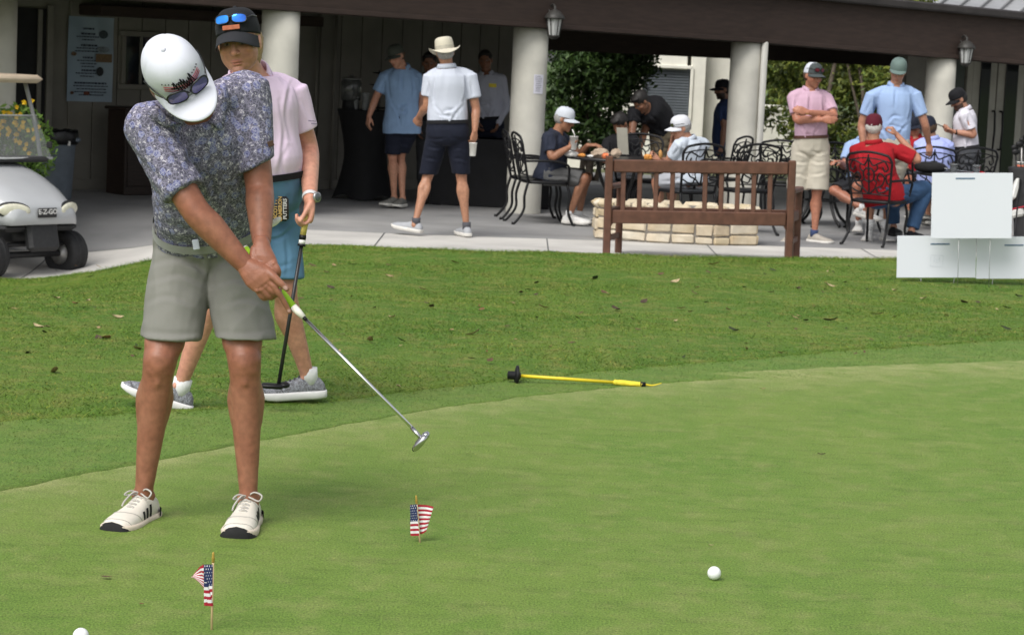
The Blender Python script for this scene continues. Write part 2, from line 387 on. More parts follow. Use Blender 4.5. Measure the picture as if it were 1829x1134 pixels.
tag(joint.build('walkway_joints', mat('joint', (.12, .12, .12), .9)), 'thin dark joints across the pale concrete walk', 'joint', kind='structure')
far = MB(); far.add([(-300, 17, -.9), (300, 17, -.9), (300, 700, -.9), (-300, 700, -.9)], [(0, 1, 2, 3)]); far.add([(-300, -60, -.9), (300, -60, -.9), (300, 17, -.9), (-300, 17, -.9)], [(0, 1, 2, 3)])
tag(far.build('ground', mat('far_ground', (.07, .11, .03), .9, .3, .6)), 'flat grassy ground round the clubhouse', kind='structure')
gl = MB(); gl.add([(-30, 33, -.2), (30, 33, -.2), (30, 90, -.2), (-30, 90, -.2)], [(0, 1, 2, 3)])
tag(gl.build('garden_ground', mat('garden', (.10, .11, .05), .9, .3, 2)), 'garden ground behind the open walkway', kind='structure')
side = MB()
side.add([(-9, -20, -.02), (-9, 3, -.02), (9, 3, -.02), (9, -20, -.02)], [(0, 1, 2, 3)])
tag(side.build('near_green', m_green), 'putting green behind the viewpoint', kind='structure')

# ================================================================== clubhouse
club = empty('clubhouse', (0, 26, 0), label='low clubhouse with brown fascia, round pale columns and deep dark porch', cat='building')
colp = {'A': at(-12, 400, 23.6), 'B': at(490, 383, 24.1), '1': at(934, 379, 26.1), '2': at(1317, 379, 28.0), '3': at(1664, 384, 29.6)}
bz = {'A': at(10, -13, 22.2)[2], 'B': at(505, 22, 24.1)[2], '1': at(945, 50, 26.1)[2], '2': at(1338, 77, 28.0)[2], '3': at(1680, 100, 29.6)[2]}
for k in 'AB123':
    p = colp[k]; r = .185 if k in '23' else .195; z0 = float(zp(p[0], p[1]))
    prof = [(r, 0), (r*1.0, .02)]+[(r*(1+.004*math.sin(i*2.1)), .05+i*.2) for i in range(9)]+[(r, bz[k]-z0+.02)]
    MB().addp(lathe((p[0], p[1], z0-.01), prof, 40)).build('column', m_stucco, club)
# beam polyline (front face centre line)
def xyz(k): return v3(colp[k][0], colp[k][1], bz[k])
uA = nrm(xyz('2')-xyz('B')); nA = nrm(v3(-uA[1], uA[0], 0)); uB = nrm(xyz('3')-xyz('2')); nB = nrm(v3(-uB[1], uB[0], 0))
Lend = xyz('B')-uA*7.5; Lend[2] = bz['A']+.05; Cn = xyz('2')+uA*.17-nA*.0; Rend = xyz('3')+uB*4.5; Rend[2] = at(1829, 107, 30.5)[2]-.15
FH = .56
def fascia(p, q, nn):
    up = v3(0, 0, FH); off = -nn*.21; th = nn*.3
    V = [p+off, q+off, q+off+up, p+off+up, p+off+th, q+off+th, q+off+th+up, p+off+th+up]
    MB().add(V, [(0, 1, 2, 3), (5, 4, 7, 6), (4, 0, 3, 7), (1, 5, 6, 2), (4, 5, 1, 0), (3, 2, 6, 7)]).build('fascia', m_fascia, club, False)
    MB().addp(beam(p+off+up+v3(0, 0, .05)-nn*.04, q+off+up+v3(0, 0, .05)-nn*.04, .16, .10, .02)).build('gutter', mat('gutter', (.035, .03, .03), .35, .2, 6), club, False)
    MB().addp(beam(p+off-nn*.012+v3(0, 0, .03), q+off-nn*.012+v3(0, 0, .03), .02, .05, .004)).build('drip_edge', m_fascia, club, False)
B_back = lambda p, nn, d: p+nn*d
fascia(Lend, Cn-uA*.004, nA); fascia(Cn+uB*.004, Rend, nB)
# roof slab + ceiling
DEP = 4.3
cl = [Lend-nA*.1, Cn-nA*.1, Rend-nB*.1]; cb = [Lend+nA*(DEP+4), Cn+nrm(nA+nB)*DEP, Rend+nB*(DEP+4)]
cz = 2.18
ce = MB(); V = [v3(p[0], p[1], cz) for p in cl+cb]; ce.add(V, [(0, 3, 4, 1), (1, 4, 5, 2)]); ce.build('ceiling', m_soffit, club, False)
ro = MB(); V = [v3(p[0], p[1], p[2]+FH+.09) for p in cl]+[v3(p[0], p[1], 2.42) for p in cb]; ro.add(V, [(0, 1, 4, 3), (1, 2, 5, 4)])
ro.build('roof', mat('roof_membrane', (.2, .19, .18), .8, .2, 3), club, False)
# rear beam, dark
for p, q in ((Lend+nA*DEP, Cn+nrm(nA+nB)*DEP*.98), (Cn+nrm(nA+nB)*DEP, Rend+nB*DEP)):
    p = v3(p[0], p[1], 1.93); q = v3(q[0], q[1], 1.93)
    MB().addp(beam(p, q, .25, .55, .01)).build('rear_beam', m_fascia, club, False)
# downspout beside the fourth column
p = colp['2']+v3(.205, -.1, 0)
MB().addp(beam((p[0], p[1], -.16), (p[0], p[1], bz['2']+.02), .075, .075, .012)).addp(beam((p[0]-.05, p[1]+.05, -.16), (p[0]-.05, p[1]+.05, bz['2']), .03, .03, .006)).build('downspout', mat('downspout', (.5, .49, .45), .5, .1, 4), club)
# --- porch back wall
W0 = on(150, 339, zp); W1 = on(590, 338, zp); wu = W1-W0; wu[2] = 0; wu = nrm(wu); wn = v3(wu[1], -wu[0], 0)   # wn faces the camera
zf0 = -.16
wall = MB()
wl = W0-wu*5.5; wl = v3(wl[0], wl[1], zf0)
_d = ray(930, 300); wlen = float(np.dot(CAMP+_d*(np.dot(wl-CAMP, wn)/np.dot(_d, wn))-wl, wu))
def wpt(s, z, o=0.): return wl+wu*s+v3(0, 0, z)+wn*o
def spix(px, py):                              # wall coordinate under a picture point
    d = ray(px, py); t = np.dot(wl-CAMP, wn)/np.dot(d, wn); q = CAMP+d*t; return float(np.dot(q-wl, wu)), float(q[2]-zf0)
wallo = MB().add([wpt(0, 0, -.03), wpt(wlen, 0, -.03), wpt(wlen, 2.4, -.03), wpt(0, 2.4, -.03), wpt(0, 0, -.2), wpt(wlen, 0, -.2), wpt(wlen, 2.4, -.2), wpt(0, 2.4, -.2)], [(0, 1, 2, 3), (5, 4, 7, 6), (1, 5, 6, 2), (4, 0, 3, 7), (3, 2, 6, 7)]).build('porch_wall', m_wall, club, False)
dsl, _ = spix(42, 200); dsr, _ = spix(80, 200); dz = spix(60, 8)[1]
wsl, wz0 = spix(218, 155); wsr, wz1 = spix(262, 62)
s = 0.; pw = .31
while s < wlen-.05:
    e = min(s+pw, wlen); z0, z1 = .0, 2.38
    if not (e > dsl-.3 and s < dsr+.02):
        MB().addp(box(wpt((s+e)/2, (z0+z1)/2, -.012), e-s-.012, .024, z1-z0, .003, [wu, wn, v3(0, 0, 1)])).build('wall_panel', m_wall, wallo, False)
    s += pw
MB().addp(box(wpt((dsr+.02+wlen)/2, .06, .012), wlen-dsr-.02, .022, .12, .004, [wu, wn, v3(0, 0, 1)])).build('baseboard', m_trim, wallo, False)
# doorway, dark, with frame and half-open leaf
dd = MB().addp(box(wpt((dsl+dsr)/2-.2, 1.0, -.01), dsr-dsl+.5, .03, 2.02, .003, [wu, wn, v3(0, 0, 1)])).build('doorway', m_dark, wallo, False)
for s_ in (dsr+.03, dsl-.45):
    MB().addp(box(wpt(s_, 1.02, .02), .075, .05, 2.06, .006, [wu, wn, v3(0, 0, 1)])).build('door_frame', m_trim, dd, False)
MB().addp(box(wpt(dsr-.10, 1.0, .035), .05, .03, 2.0, .004, [wu, wn, v3(0, 0, 1)])).build('door_leaf', m_trim, dd, False)
# service window
wm_, wzm = (wsl+wsr)/2, (wz0+wz1)/2; ww, wh = wsr-wsl+.15, wz1-wz0
win = MB().addp(box(wpt(wm_+.07, wzm, .004), ww, .02, wh, .002, [wu, wn, v3(0, 0, 1)])).build('window', m_glass, wallo, False)
for c, a, b2 in ((wpt(wm_+.07, wzm+wh/2, .02), ww+.12, .06), (wpt(wm_+.07, wzm-wh/2, .02), ww+.12, .06)):
    MB().addp(box(c, a, .045, b2, .005, [wu, wn, v3(0, 0, 1)])).build('window_frame', m_trim, win, False)
for sg in (-1, 1, 0):
    MB().addp(box(wpt(wm_+.07+sg*ww/2, wzm, .02), .05 if sg else .03, .04, wh-.065, .005, [wu, wn, v3(0, 0, 1)])).build('window_frame', m_trim, win, False)
# dark lintel box under the ceiling
a0, az = spix(155, 8); MB().addp(box(wpt(a0+1.4, 2.02, .25), 3.0, .5, .12, .01, [wu, wn, v3(0, 0, 1)])).build('lintel', m_fascia, club, False)
# vertical pipes on the wall
for px in (560, 592):
    s_, z_ = spix(px, 200); MB().addp(tube([wpt(s_, 0, .04), wpt(s_, 2.2, .04)], .018, 8)).build('conduit', m_trim, wallo)
# --- right hand wing with glass doors
rb0 = at(1612, 250, 31.6); rb1 = at(1880, 250, 33.0); ru = rb1-rb0; ru[2] = 0; ru = nrm(ru); rn = v3(ru[1], -ru[0], 0); rb0[2] = zf0
def rpt(s, z, o=0.): return rb0+ru*s+v3(0, 0, z)+rn*o
def rpix(px, py):
    d = ray(px, py); t = np.dot(rb0-CAMP, rn)/np.dot(d, rn); q = CAMP+d*t; return float(np.dot(q-rb0, ru)), float(q[2]-zf0)
m_door = mat('door_paint', (.30, .29, .25), .55, .1, 6)
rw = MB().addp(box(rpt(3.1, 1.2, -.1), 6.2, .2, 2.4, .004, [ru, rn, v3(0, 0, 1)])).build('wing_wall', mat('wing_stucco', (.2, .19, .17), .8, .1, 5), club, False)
dA, zt = rpix(1737, 112); dB, _ = rpix(1779, 112); dC = dB+(dB-dA)+.05
AX = [ru, rn, v3(0, 0, 1)]
for (a_, b_, hs) in ((dA-.02, dB-.01, 1), (dB+.01, dC+.02, -1)):
    dr = MB().addp(box(rpt((a_+b_)/2, 1.02, .03), b_-a_, .045, 2.04, .005, AX)).build('door', m_door, club, False)
    MB().addp(box(rpt((a_+b_)/2, 1.13, .06), b_-a_-.26, .02, 1.6, .003, AX)).build('pane', m_glass, dr, False)
    h0 = rpt(b_-.06 if hs > 0 else a_+.06, 1.0, .07)
    MB().addp(tube(spline([h0+v3(0, 0, .26), h0+v3(0, 0, .25)+rn*.05, h0+v3(0, 0, .12)+rn*.06, h0+rn*.07, h0+v3(0, 0, -.12)+rn*.06, h0+v3(0, 0, -.25)+rn*.05, h0+v3(0, 0, -.26)], 18), .014, 8)).build('handle', m_black, dr)
MB().addp(box(rpt((dA+dC)/2, 2.09, .03), dC-dA+.25, .07, .09, .006, AX)).build('door_frame', m_door, club, False)
MB().addp(box(rpt(dA-.08, 1.02, .03), .1, .07, 2.04, .006, AX)).build('door_frame', m_door, club, False)
MB().addp(box(rpt(dA-.36, 1.1, .02), .42, .03, 1.9, .004, AX)).build('side_panel', mat('greenish_panel', (.05, .06, .055), .4, .15, 6), club, False)
# --- lanterns on the fascia
def lantern(px, py, Y, lab):
    c = at(px, py, Y); c = c-v3(0, .14, 0); e = empty('wall_lantern', c, label=lab, cat='lantern', group='lanterns on the brown fascia')
    m_l = mat('lantern_metal', (.035, .033, .03), .5, .2, 30); m_lg = mat('frosted_glass', (.55, .56, .55), .35, .06, 20, trans=.25)
    MB().addp(lathe((0, 0, 0), [(.055, -.155), (.06, -.14), (.088, .03)], 6)).build('glass', m_lg, e, False, True)
    MB().addp(lathe((0, 0, 0), [(.112, .03), (.115, .045), (.095, .075), (.06, .115), (.03, .13), (.012, .14), (.016, .16), (.003, .18)], 24)).build('cap', m_l, e, True, True)
    fr = MB()
    for k in range(6):
        a = k*PI/3; fr.addp(tube([(.062*math.cos(a), .062*math.sin(a), -.15), (.091*math.cos(a), .091*math.sin(a), .035)], .0055, 6))
    fr.addp(lathe((0, 0, 0), [(.02, -.19), (.045, -.175), (.066, -.155), (.066, -.145)], 12)); fr.build('cage', m_l, e, True, True)
    br = MB().addp(tube(spline([(0, 0, .15), (-.02, .05, .19), (-.06, .10, .16), (-.10, .14, .12)], 14), .013, 8)).addp(box((-.12, .15, .12), .10, .03, .19, .01))
    br.addp(tube(spline([(-.10, .12, .05), (-.06, .07, .06), (-.06, .06, .12), (-.09, .10, .14)], 12), .008, 6)); br.build('bracket', m_l, e, True, True)
lantern(990, 40, 26.0, 'black lantern beside the top of the middle column')
lantern(1722, 92, 29.55, 'black lantern above the glass doors on the right')
# --- notice sheet taped on the middle column
p = at(963, 151, 26.1-.19); e = MB()
pr, pu = v3(1, .28, 0), v3(0, 0, 1); pr = nrm(pr); rows = []
for j in range(2):
    for i in range(7):
        a = -.35+.105*i; pc = colp['1']; rr = .2005; rows.append((pc[0]+rr*math.sin(a+.62), pc[1]-rr*math.cos(a+.62), p[2]-.105+.21*j))
e.add(rows, grid_faces(7, 2))
no = tag(e.build('paper_notice', mat('paper', (.66, .65, .72), .8, .04, 20)), 'white printed notice taped to the middle column', 'paper')
pm = MB()
for r_ in range(9):
    a0 = rng.uniform(.33, .4)-.0; a1 = rng.uniform(.65, .85); z = p[2]+.082-.02*r_; pts = []
    for a in np.linspace(a0, a1, 5): pts.append((colp['1'][0]+.2022*math.sin(a), colp['1'][1]-.2022*math.cos(a)))
    pm.add([(x, y, z) for x, y in pts]+[(x, y, z+.006) for x, y in pts], grid_faces(5, 2))
pm.build('print', mat('ink', (.18, .18, .22), .8), no)['kind'] = 'stuff'
# --- poster on the porch wall
s0, z0 = spix(118, 181); s1, z1 = spix(203, 33)
e = MB(); nx, ny = 9, 13
Vp = [wpt(s0+(s1-s0)*i/(nx-1), z0+(z1-z0)*j/(ny-1), .012+.010*math.sin(i*1.3+j*.7)*(.3+.7*j/ny)) for j in range(ny) for i in range(nx)]
po = tag(e.add(Vp, grid_faces(nx, ny)).build('menu_poster', mat('poster_blue', (.2, .30, .40), .35, .15, 1.2, hue=(.30, .37, .44))), 'pale blue plastic-covered poster with lines of print on porch wall', 'poster')
pr_ = MB(); pw_, ph_ = s1-s0, z1-z0
for (cy, wds) in ((.86, [.2]), (.80, [.3, .5, .25]), (.665, [.3, .5, .55]), (.52, [.2, .45, .3, .25]), (.37, [.25, .5, .3]), (.22, [.7, .75, .6, .7, .5])):
    for i, wd in enumerate(wds):
        z = z0+ph_*(cy-.035*i); c = s0+pw_*(.42 if len(wds) < 5 else .5)
        x = c-pw_*wd/2
        while x < c+pw_*wd/2:
            L = rng.uniform(.012, .04); pr_.addp(box(wpt(x+L/2, z, .026), L, .001, .012 if i else .02, 0, [wu, wn, v3(0, 0, 1)])); x += L+.008
pr_.build('print', mat('poster_ink', (.035, .045, .07), .6), po, False)['kind'] = 'stuff'
for (cx_, cz_, a_, b_, c_) in ((.78, .52, .36, .10, (.16, .10, .045)), (.76, .80, .2, .10, (.09, .12, .14)), (.76, .62, .28, .08, (.33, .38, .42)), (.70, .36, .16, .11, (.05, .055, .06)), (.12, .56, .12, .05, (.25, .16, .10)), (.42, .10, .14, .045, (.28, .09, .06)), (.1, .10, .08, .04, (.2, .11, .07))):
    V_, F_ = lathe((0, 0, 0), [(.001, .0), (.5, .0), (.5, .001), (.001, .0011)], 14)
    V_ = np.array([wpt(s0+pw_*(cx_+a_*v[0]), z0+ph_*(cz_+b_*v[1]), .027) for v in V_]) if b_ != .10 or a_ != .36 else np.array([wpt(s0+pw_*(cx_+a_*q[0]), z0+ph_*(cz_+b_*q[1]), .027) for q in ((-.5, -.5), (.5, -.5), (.5, .5), (-.5, .5))])
    F_ = F_ if len(V_) > 4 else [(0, 1, 2, 3)]
    MB().add(V_, F_).build('picture', mat('pic%.2f%.2f' % (cx_, cz_), c_, .5, .4, 60), po, False)

# ================================================================== buildings and trees behind
ob = empty('outbuilding', (5, 38, 0), label='cream outbuilding with a blind-covered window behind the shrub', cat='building')
q0, q1 = at(1085, 200, 38), at(1262, 200, 38)
def obx(px0, py0, px1, py1, Y, th, name, m, par, bev=.01):
    a, b = at(px0, py1, Y), at(px1, py0, Y); c = (a+b)/2
    return MB().addp(box(c+v3(0, th/2, 0), abs(px1-px0)/FPX*Y+.003, th, abs(py1-py0)/FPX*Y, bev)).build(name, m, par, False)
obx(1020, -60, 1146, 420, 38, 2, 'wall', m_white_w, ob); obx(1232, -60, 1258, 420, 38, 2, 'wall', m_white_w, ob)
obx(1146, -60, 1232, 122, 38.002, 2, 'wall', m_white_w, ob); obx(1146, 215, 1232, 420, 38.002, 2, 'wall', m_white_w, ob)
obx(1258, -60, 1330, 420, 38.35, 2, 'wall', m_white_w, ob)
wn_ = obx(1146, 122, 1232, 215, 38.12, .03, 'window', mat('blind_backing', (.07, .08, .09), .5), ob)
for i in range(18):
    y = 124+i*5; obx(1148, y, 1230, y+3.6, 38.09, .02, 'blind_slat', mat('blind', (.11, .125, .14), .5, .1, 9), wn_, .002)
for a_ in ((1141, 116, 1237, 122), (1141, 122, 1146, 216), (1232, 122, 1237, 216)):
    obx(*a_, 37.97, .05, 'window_frame', m_white_w, ob, .006)
ob2 = empty('garden_wall', (10, 44, 0), label='low cream wall glimpsed behind the yellow green tree', cat='wall')
obx(1340, 195, 1480, 420, 44, .3, 'wall', m_white_w, ob2)
obx(1335, 190, 1485, 198, 43.95, .4, 'coping', m_white_w, ob2)
# metal roof beyond, upper right
mr = empty('metal_roof_building', (22, 44, 0), label='pavilion with light grey standing seam metal roof above the fascia', cat='building')
m_mr = mat('metal_roof', (.40, .40, .40), .35, .12, 2, metallic=.3, hue=(.34, .34, .345))
e0 = at(1598, 9, 43); e1 = at(2000, 46, 43); t0 = at(1745, -120, 49)
sl = v3(2.2, 6, 1.15); tot = e1-e0; 
np_ = 11
for i in range(np_):
    a = e0+tot*i/np_; b = e0+tot*(i+1)/np_-nrm(tot)*.012; V = [a, b, b+sl, a+sl, a-v3(0, 0, .06), b-v3(0, 0, .06), b+sl-v3(0, 0, .06), a+sl-v3(0, 0, .06)]
    MB().add(V, [(0, 1, 2, 3), (4, 5, 1, 0), (1, 5, 6, 2), (4, 0, 3, 7), (7, 6, 5, 4)]).build('roof_panel', m_mr, mr, False)
    MB().addp(beam(a+v3(0, 0, .02), a+sl+v3(0, 0, .02), .03, .06, .004)).build('seam', mat('seam', (.17, .17, .17), .5), mr, False)
MB().addp(beam(e0+v3(0, .4, -1.9), e1+v3(0, .4, -1.9), .3, 3.6, .01)).build('wall', m_white_w, mr, False)

def tree(name, base, trunks, clumps, n, size, cols, lab, cat='tree', group=None):
    e = empty(name, base, label=lab, cat=cat, group=group); b = np.asarray(base)
    t = MB()
    for P_, r0, r1 in trunks:
        Q = spline(P_, 14); t.addp(tube(b+Q, np.linspace(r0, r1, 14), 8))
    t.build('trunk', mat('bark', (.16, .13, .10), .9, .3, 25, .006, 60, stretch=(1, 1, .3)), e)
    C, Sh = [], []
    tot_ = sum(c[1]**2 for c in clumps)
    for (c, r) in clumps:
        k = int(n*r*r/tot_); d = rng.normal(size=(k, 3)); d /= np.linalg.norm(d, axis=1)[:, None]
        rad = r*rng.uniform(.35, 1.0, k)**.6; sub = rng.normal(size=(14, 3)); sub /= np.linalg.norm(sub, axis=1)[:, None]
        pick = sub[rng.integers(0, 14, k)]; d = d*.55+pick*.75
        pos = b+np.asarray(c)+d*rad[:, None]*np.array([1, 1, .85]); C.append(pos)
        f = rng.uniform(size=k)[:, None]; col = np.asarray(cols[0])*(1-f)+np.asarray(cols[1])*f; Sh.append(col*rng.uniform(.6, 1.35, k)[:, None])
    C = np.concatenate(C); Sh = np.concatenate(Sh)
    V, k = leaf_cloud(C-b, rng.uniform(.7, 1.3, len(C))*size); me = quads_mesh('crown', V, k, Sh)
    link_mesh('crown', me, mat('leaf_attr', (1, 1, 1), .55, .1, 5, attr='Col', spec=.35), e, False)
    return e
def clump_set(n, ext, r, z0, seed):
    g = np.random.default_rng(seed); return [((g.uniform(-ext[0], ext[0]), g.uniform(-ext[1], ext[1]), z0+g.uniform(0, ext[2])), g.uniform(r*.6, r*1.2)) for _ in range(n)]
g_dark, g_mid, g_yel = (.022, .05, .012), (.06, .11, .022), (.24, .27, .05)
b1 = at(1050, 330, 33.5); b1[2] = -.2
tree('crape_myrtle', b1, [([(0, 0, 0), (.1, 0, 1), (.4, 0, 2.2)], .05, .02), ([(.05, .1, 0), (-.2, .1, 1.2), (-.4, 0, 2.3)], .05, .02), ([(-.1, 0, 0), (-.05, 0, 1.4), (0, 0, 2.6)], .04, .015), ([(.1, .05, 0), (.35, .05, 1), (.9, 0, 2.1)], .04, .015)],
     clump_set(40, (.50, .4, 2.5), .36, .25, 3)+[((.8, 0, 2.2), .28), ((1.15, 0, 2.2), .16), ((.72, 0, 1.8), .2), ((1.4, -.1, 2.2), .12)], 26000, .062, (g_dark, g_mid), 'dense dark green shrub beside the middle column')
b2 = at(1455, 330, 40.5); b2[2] = -.2
tree('yellow_green_tree', b2, [([(0, 0, 0), (.1, 0, 1), (.3, 0, 2.4)], .06, .03), ([(.5, 0, 0), (.75, 0, 1.2), (.45, 0, 2.5)], .05, .02), ([(.9, 0, .3), (.6, 0, 1.3), (.4, 0, 2.0)], .03, .02)],
     clump_set(30, (1.3, .5, 3.0), .46, .5, 9)+[((-.7, 0, 2.6), .55), ((-1.0, 0, 1.9), .3), ((1.1, 0, 2.6), .55)], 17000, .075, (g_mid, g_yel), 'yellow green broadleaf tree behind the man in pink polo')
b3 = at(1568, 330, 41.0); b3[2] = -.2
tree('leafy_shrub', b3, [([(0, 0, 0), (.1, 0, 1), (.2, 0, 2)], .05, .02)], clump_set(16, (.85, .5, 2.8), .5, .3, 12), 9000, .07, (g_dark, g_yel), 'leafy green shrub left of the blue polo man')
for i, (px, Y, hh, lab) in enumerate(((1470, 55, 4.6, 'tall tree whose top shows over the fascia'), (1250, 58, 4.5, 'far green tree behind the outbuilding roof'), (1380, 50, 3.6, 'far tree filling the gap behind the garden wall'), (1590, 57, 4.4, 'tall tree left of the grey metal roof'))):
    bb = at(px, 330, Y); bb[2] = -.3
    tree('background_tree', bb, [([(0, 0, 0), (.1, 0, hh*.5), (0, 0, hh*.9)], .14, .05)], clump_set(24, (1.7, 1.2, hh*.75), .8, hh*.25, 20+i), 9000, .12, (g_mid, g_yel), lab, group='trees behind the clubhouse')
# ================================================================== bench seen from behind
m_bench = mat('brown_bench', (.105, .047, .029), .55, .22, 14, .0008, 80, stretch=(1, 1, 1))
bL, bR = on(1083, 452, zg), on(1408, 458, zg); bL[1], bR[1] = 20.85, 21.05
bL = at(1083, 452, 20.85); bR = at(1408, 459, 21.0)
bench = empty('garden_bench', bL, label='brown wooden garden bench seen from behind, one back slat missing', cat='bench')
bu = bR-bL; blen = np.linalg.norm(bu); bu = nrm(bu); bup = nrm(np.cross(bu, v3(-.0, 1, 0))); bup = bup if bup[2] > 0 else -bup; bf = nrm(v3(.26, 1, 0)); bf = nrm(bf-bup*np.dot(bf, bup))
def bp(s, d, z): return bL+bu*s*blen+bf*d+bup*z
Hh = .862
for s in (0, 1):
    MB().addp(beam(bp(s, 0, -.03), bp(s, .0, Hh), .075, .062, .008, up=bu)).build('rear_post', m_bench, bench, False)
    MB().addp(beam(bp(s, .5, -.08), bp(s, .5, .56), .06, .06, .008, up=bu)).build('front_leg', m_bench, bench, False)
    MB().addp(beam(bp(s, .03, .585), bp(s, .58, .585), .075, .04, .01)).build('armrest', m_bench, bench, False)
    MB().addp(beam(bp(s, .03, .35), bp(s, .5, .35), .035, .09, .006)).build('side_rail', m_bench, bench, False)
    MB().addp(beam(bp(s, .03, .13), bp(s, .5, .13), .03, .05, .006)).build('stretcher', m_bench, bench, False)
    b0 = bp(s, 0, .35); sg = 1 if s == 0 else -1
    V = [bp(s+sg*.02, .0, .24), bp(s+sg*.02, .0, .37), bp(s+sg*.10, .0, .37), bp(s+sg*.085, 0, .335), bp(s+sg*.05, 0, .315), bp(s+sg*.032, 0, .27)]
    V = [v-bf*.014 for v in V]+[v+bf*.014 for v in V]
    MB().add(V, [(0, 1, 2, 3, 4, 5), (11, 10, 9, 8, 7, 6)]+[(i, (i+1) % 6, 6+(i+1) % 6, 6+i) for i in range(6)]).build('corner_brace', m_bench, bench, False)
MB().addp(beam(bp(.022, 0, .775), bp(.978, 0, .79), .045, .112, .01)).build('top_rail', m_bench, bench, False)
MB().addp(beam(bp(.022, 0, .325), bp(.978, 0, .335), .045, .118, .008)).build('lower_rail', m_bench, bench, False)
for i in range(10):
    if i == 4: continue
    s = .075+.0893*i+.004
    MB().addp(beam(bp(s+.002, .004, .37), bp(s, .004, .735), .042, .02, .004, up=bf)).build('slat', m_bench, bench, False)
for i in range(5):
    MB().addp(beam(bp(.0, .08+.1*i, .315), bp(1, .08+.1*i, .32), .075, .024, .005)).build('seat_slat', m_bench, bench, False)
MB().addp(beam(bp(.02, .5, .34), bp(.98, .5, .345), .03, .09, .006)).build('front_rail', m_bench, bench, False)

# ================================================================== stone fire pit
m_stone = [mat('limestone%d' % i, c, .85, .14, 9, .004, 22, hue=h) for i, (c, h) in enumerate((((.50, .42, .29), (.56, .50, .40)), ((.54, .47, .35), (.44, .35, .23)), ((.42, .32, .19), (.52, .44, .30)), ((.57, .52, .42), (.49, .40, .28))))]
m_mortar = mat('mortar', (.2, .18, .155), .95, .2, 30, .003, 60)
pc = at(1206, 400, 23.0); pc[2] = -.16; PR = .79
pit = empty('stone_fire_pit', pc, label='low cream limestone fire pit wall behind the bench', cat='fire pit')
NF = 8; rot0 = R_(2)
corner = [v3(PR/math.cos(PI/NF)*math.sin(rot0+(k-.5)*2*PI/NF), -.42*PR/math.cos(PI/NF)*math.cos(rot0+(k-.5)*2*PI/NF), 0) for k in range(NF+1)]
core = MB(); r1 = [c*.975 for c in corner[:NF]]; core.addp(loft([np.array(r1), np.array([c+v3(0, 0, .34) for c in r1])])); core.build('core', m_mortar, pit, False, True)
sg_ = np.random.default_rng(5)
courses = [.0, .085, .185, .255, .335]
for k in range(NF):
    a, b = corner[k], corner[k+1]; u = nrm(b-a); L = np.linalg.norm(b-a); nn = v3(u[1], -u[0], 0)
    if np.dot(nn, a) < 0: nn = -nn
    def stone(x0, x1, z0, z1, name='stone', pr=.0, bev=.012):
        c = a+u*((x0+x1)/2)+v3(0, 0, (z0+z1)/2)-nn*(.05-pr)
        V, f = box(c, x1-x0-.015, .10, z1-z0-.014, bev, [u, nn, v3(0, 0, 1)])
        V = V+sg_.normal(size=V.shape)*.0042
        MB().add(V, f).build(name, m_stone[int(sg_.integers(0, 4))], pit, False, True)
    x = 0.
    while x < L-.02:
        wd = min(sg_.uniform(.13, .27), L-x);
        if L-x-wd < .09: wd = L-x
        md = sg_.integers(0, 4); H_ = .30
        if md == 0: cuts = [0, .10, .22, H_]
        elif md == 1: cuts = [0, .075, H_-.06, H_] if wd > .18 else [0, .17, H_]
        elif md == 2: cuts = [0, .14, H_]
        else: cuts = [0, .08, .20, H_]
        for z0, z1 in zip(cuts[:-1], cuts[1:]):
            if wd > .2 and z1-z0 < .1 and sg_.uniform() < .6:
                q = wd*sg_.uniform(.35, .65); stone(x, x+q, z0, z1, pr=sg_.uniform(0, .012)); stone(x+q, x+wd, z0, z1, pr=sg_.uniform(0, .012))
            else: stone(x, x+wd, z0, z1, pr=sg_.uniform(0, .014))
        x += wd
    x = -.01
    for q in range(3):
        stone(x, x+(L+.02)/3, .30, .385+sg_.uniform(-.006, .006), 'cap_stone', .025, .03); x += (L+.02)/3
_iv, _if = lathe((0, 0, 0), [(.68, .28), (.68, .3)], 24); _iv[:, 1] *= .36
inn = MB().add(_iv, _if).build('gravel_fill', mat('fill', (.06, .055, .05), .9, .5, 60, .01, 60), pit, False, True)

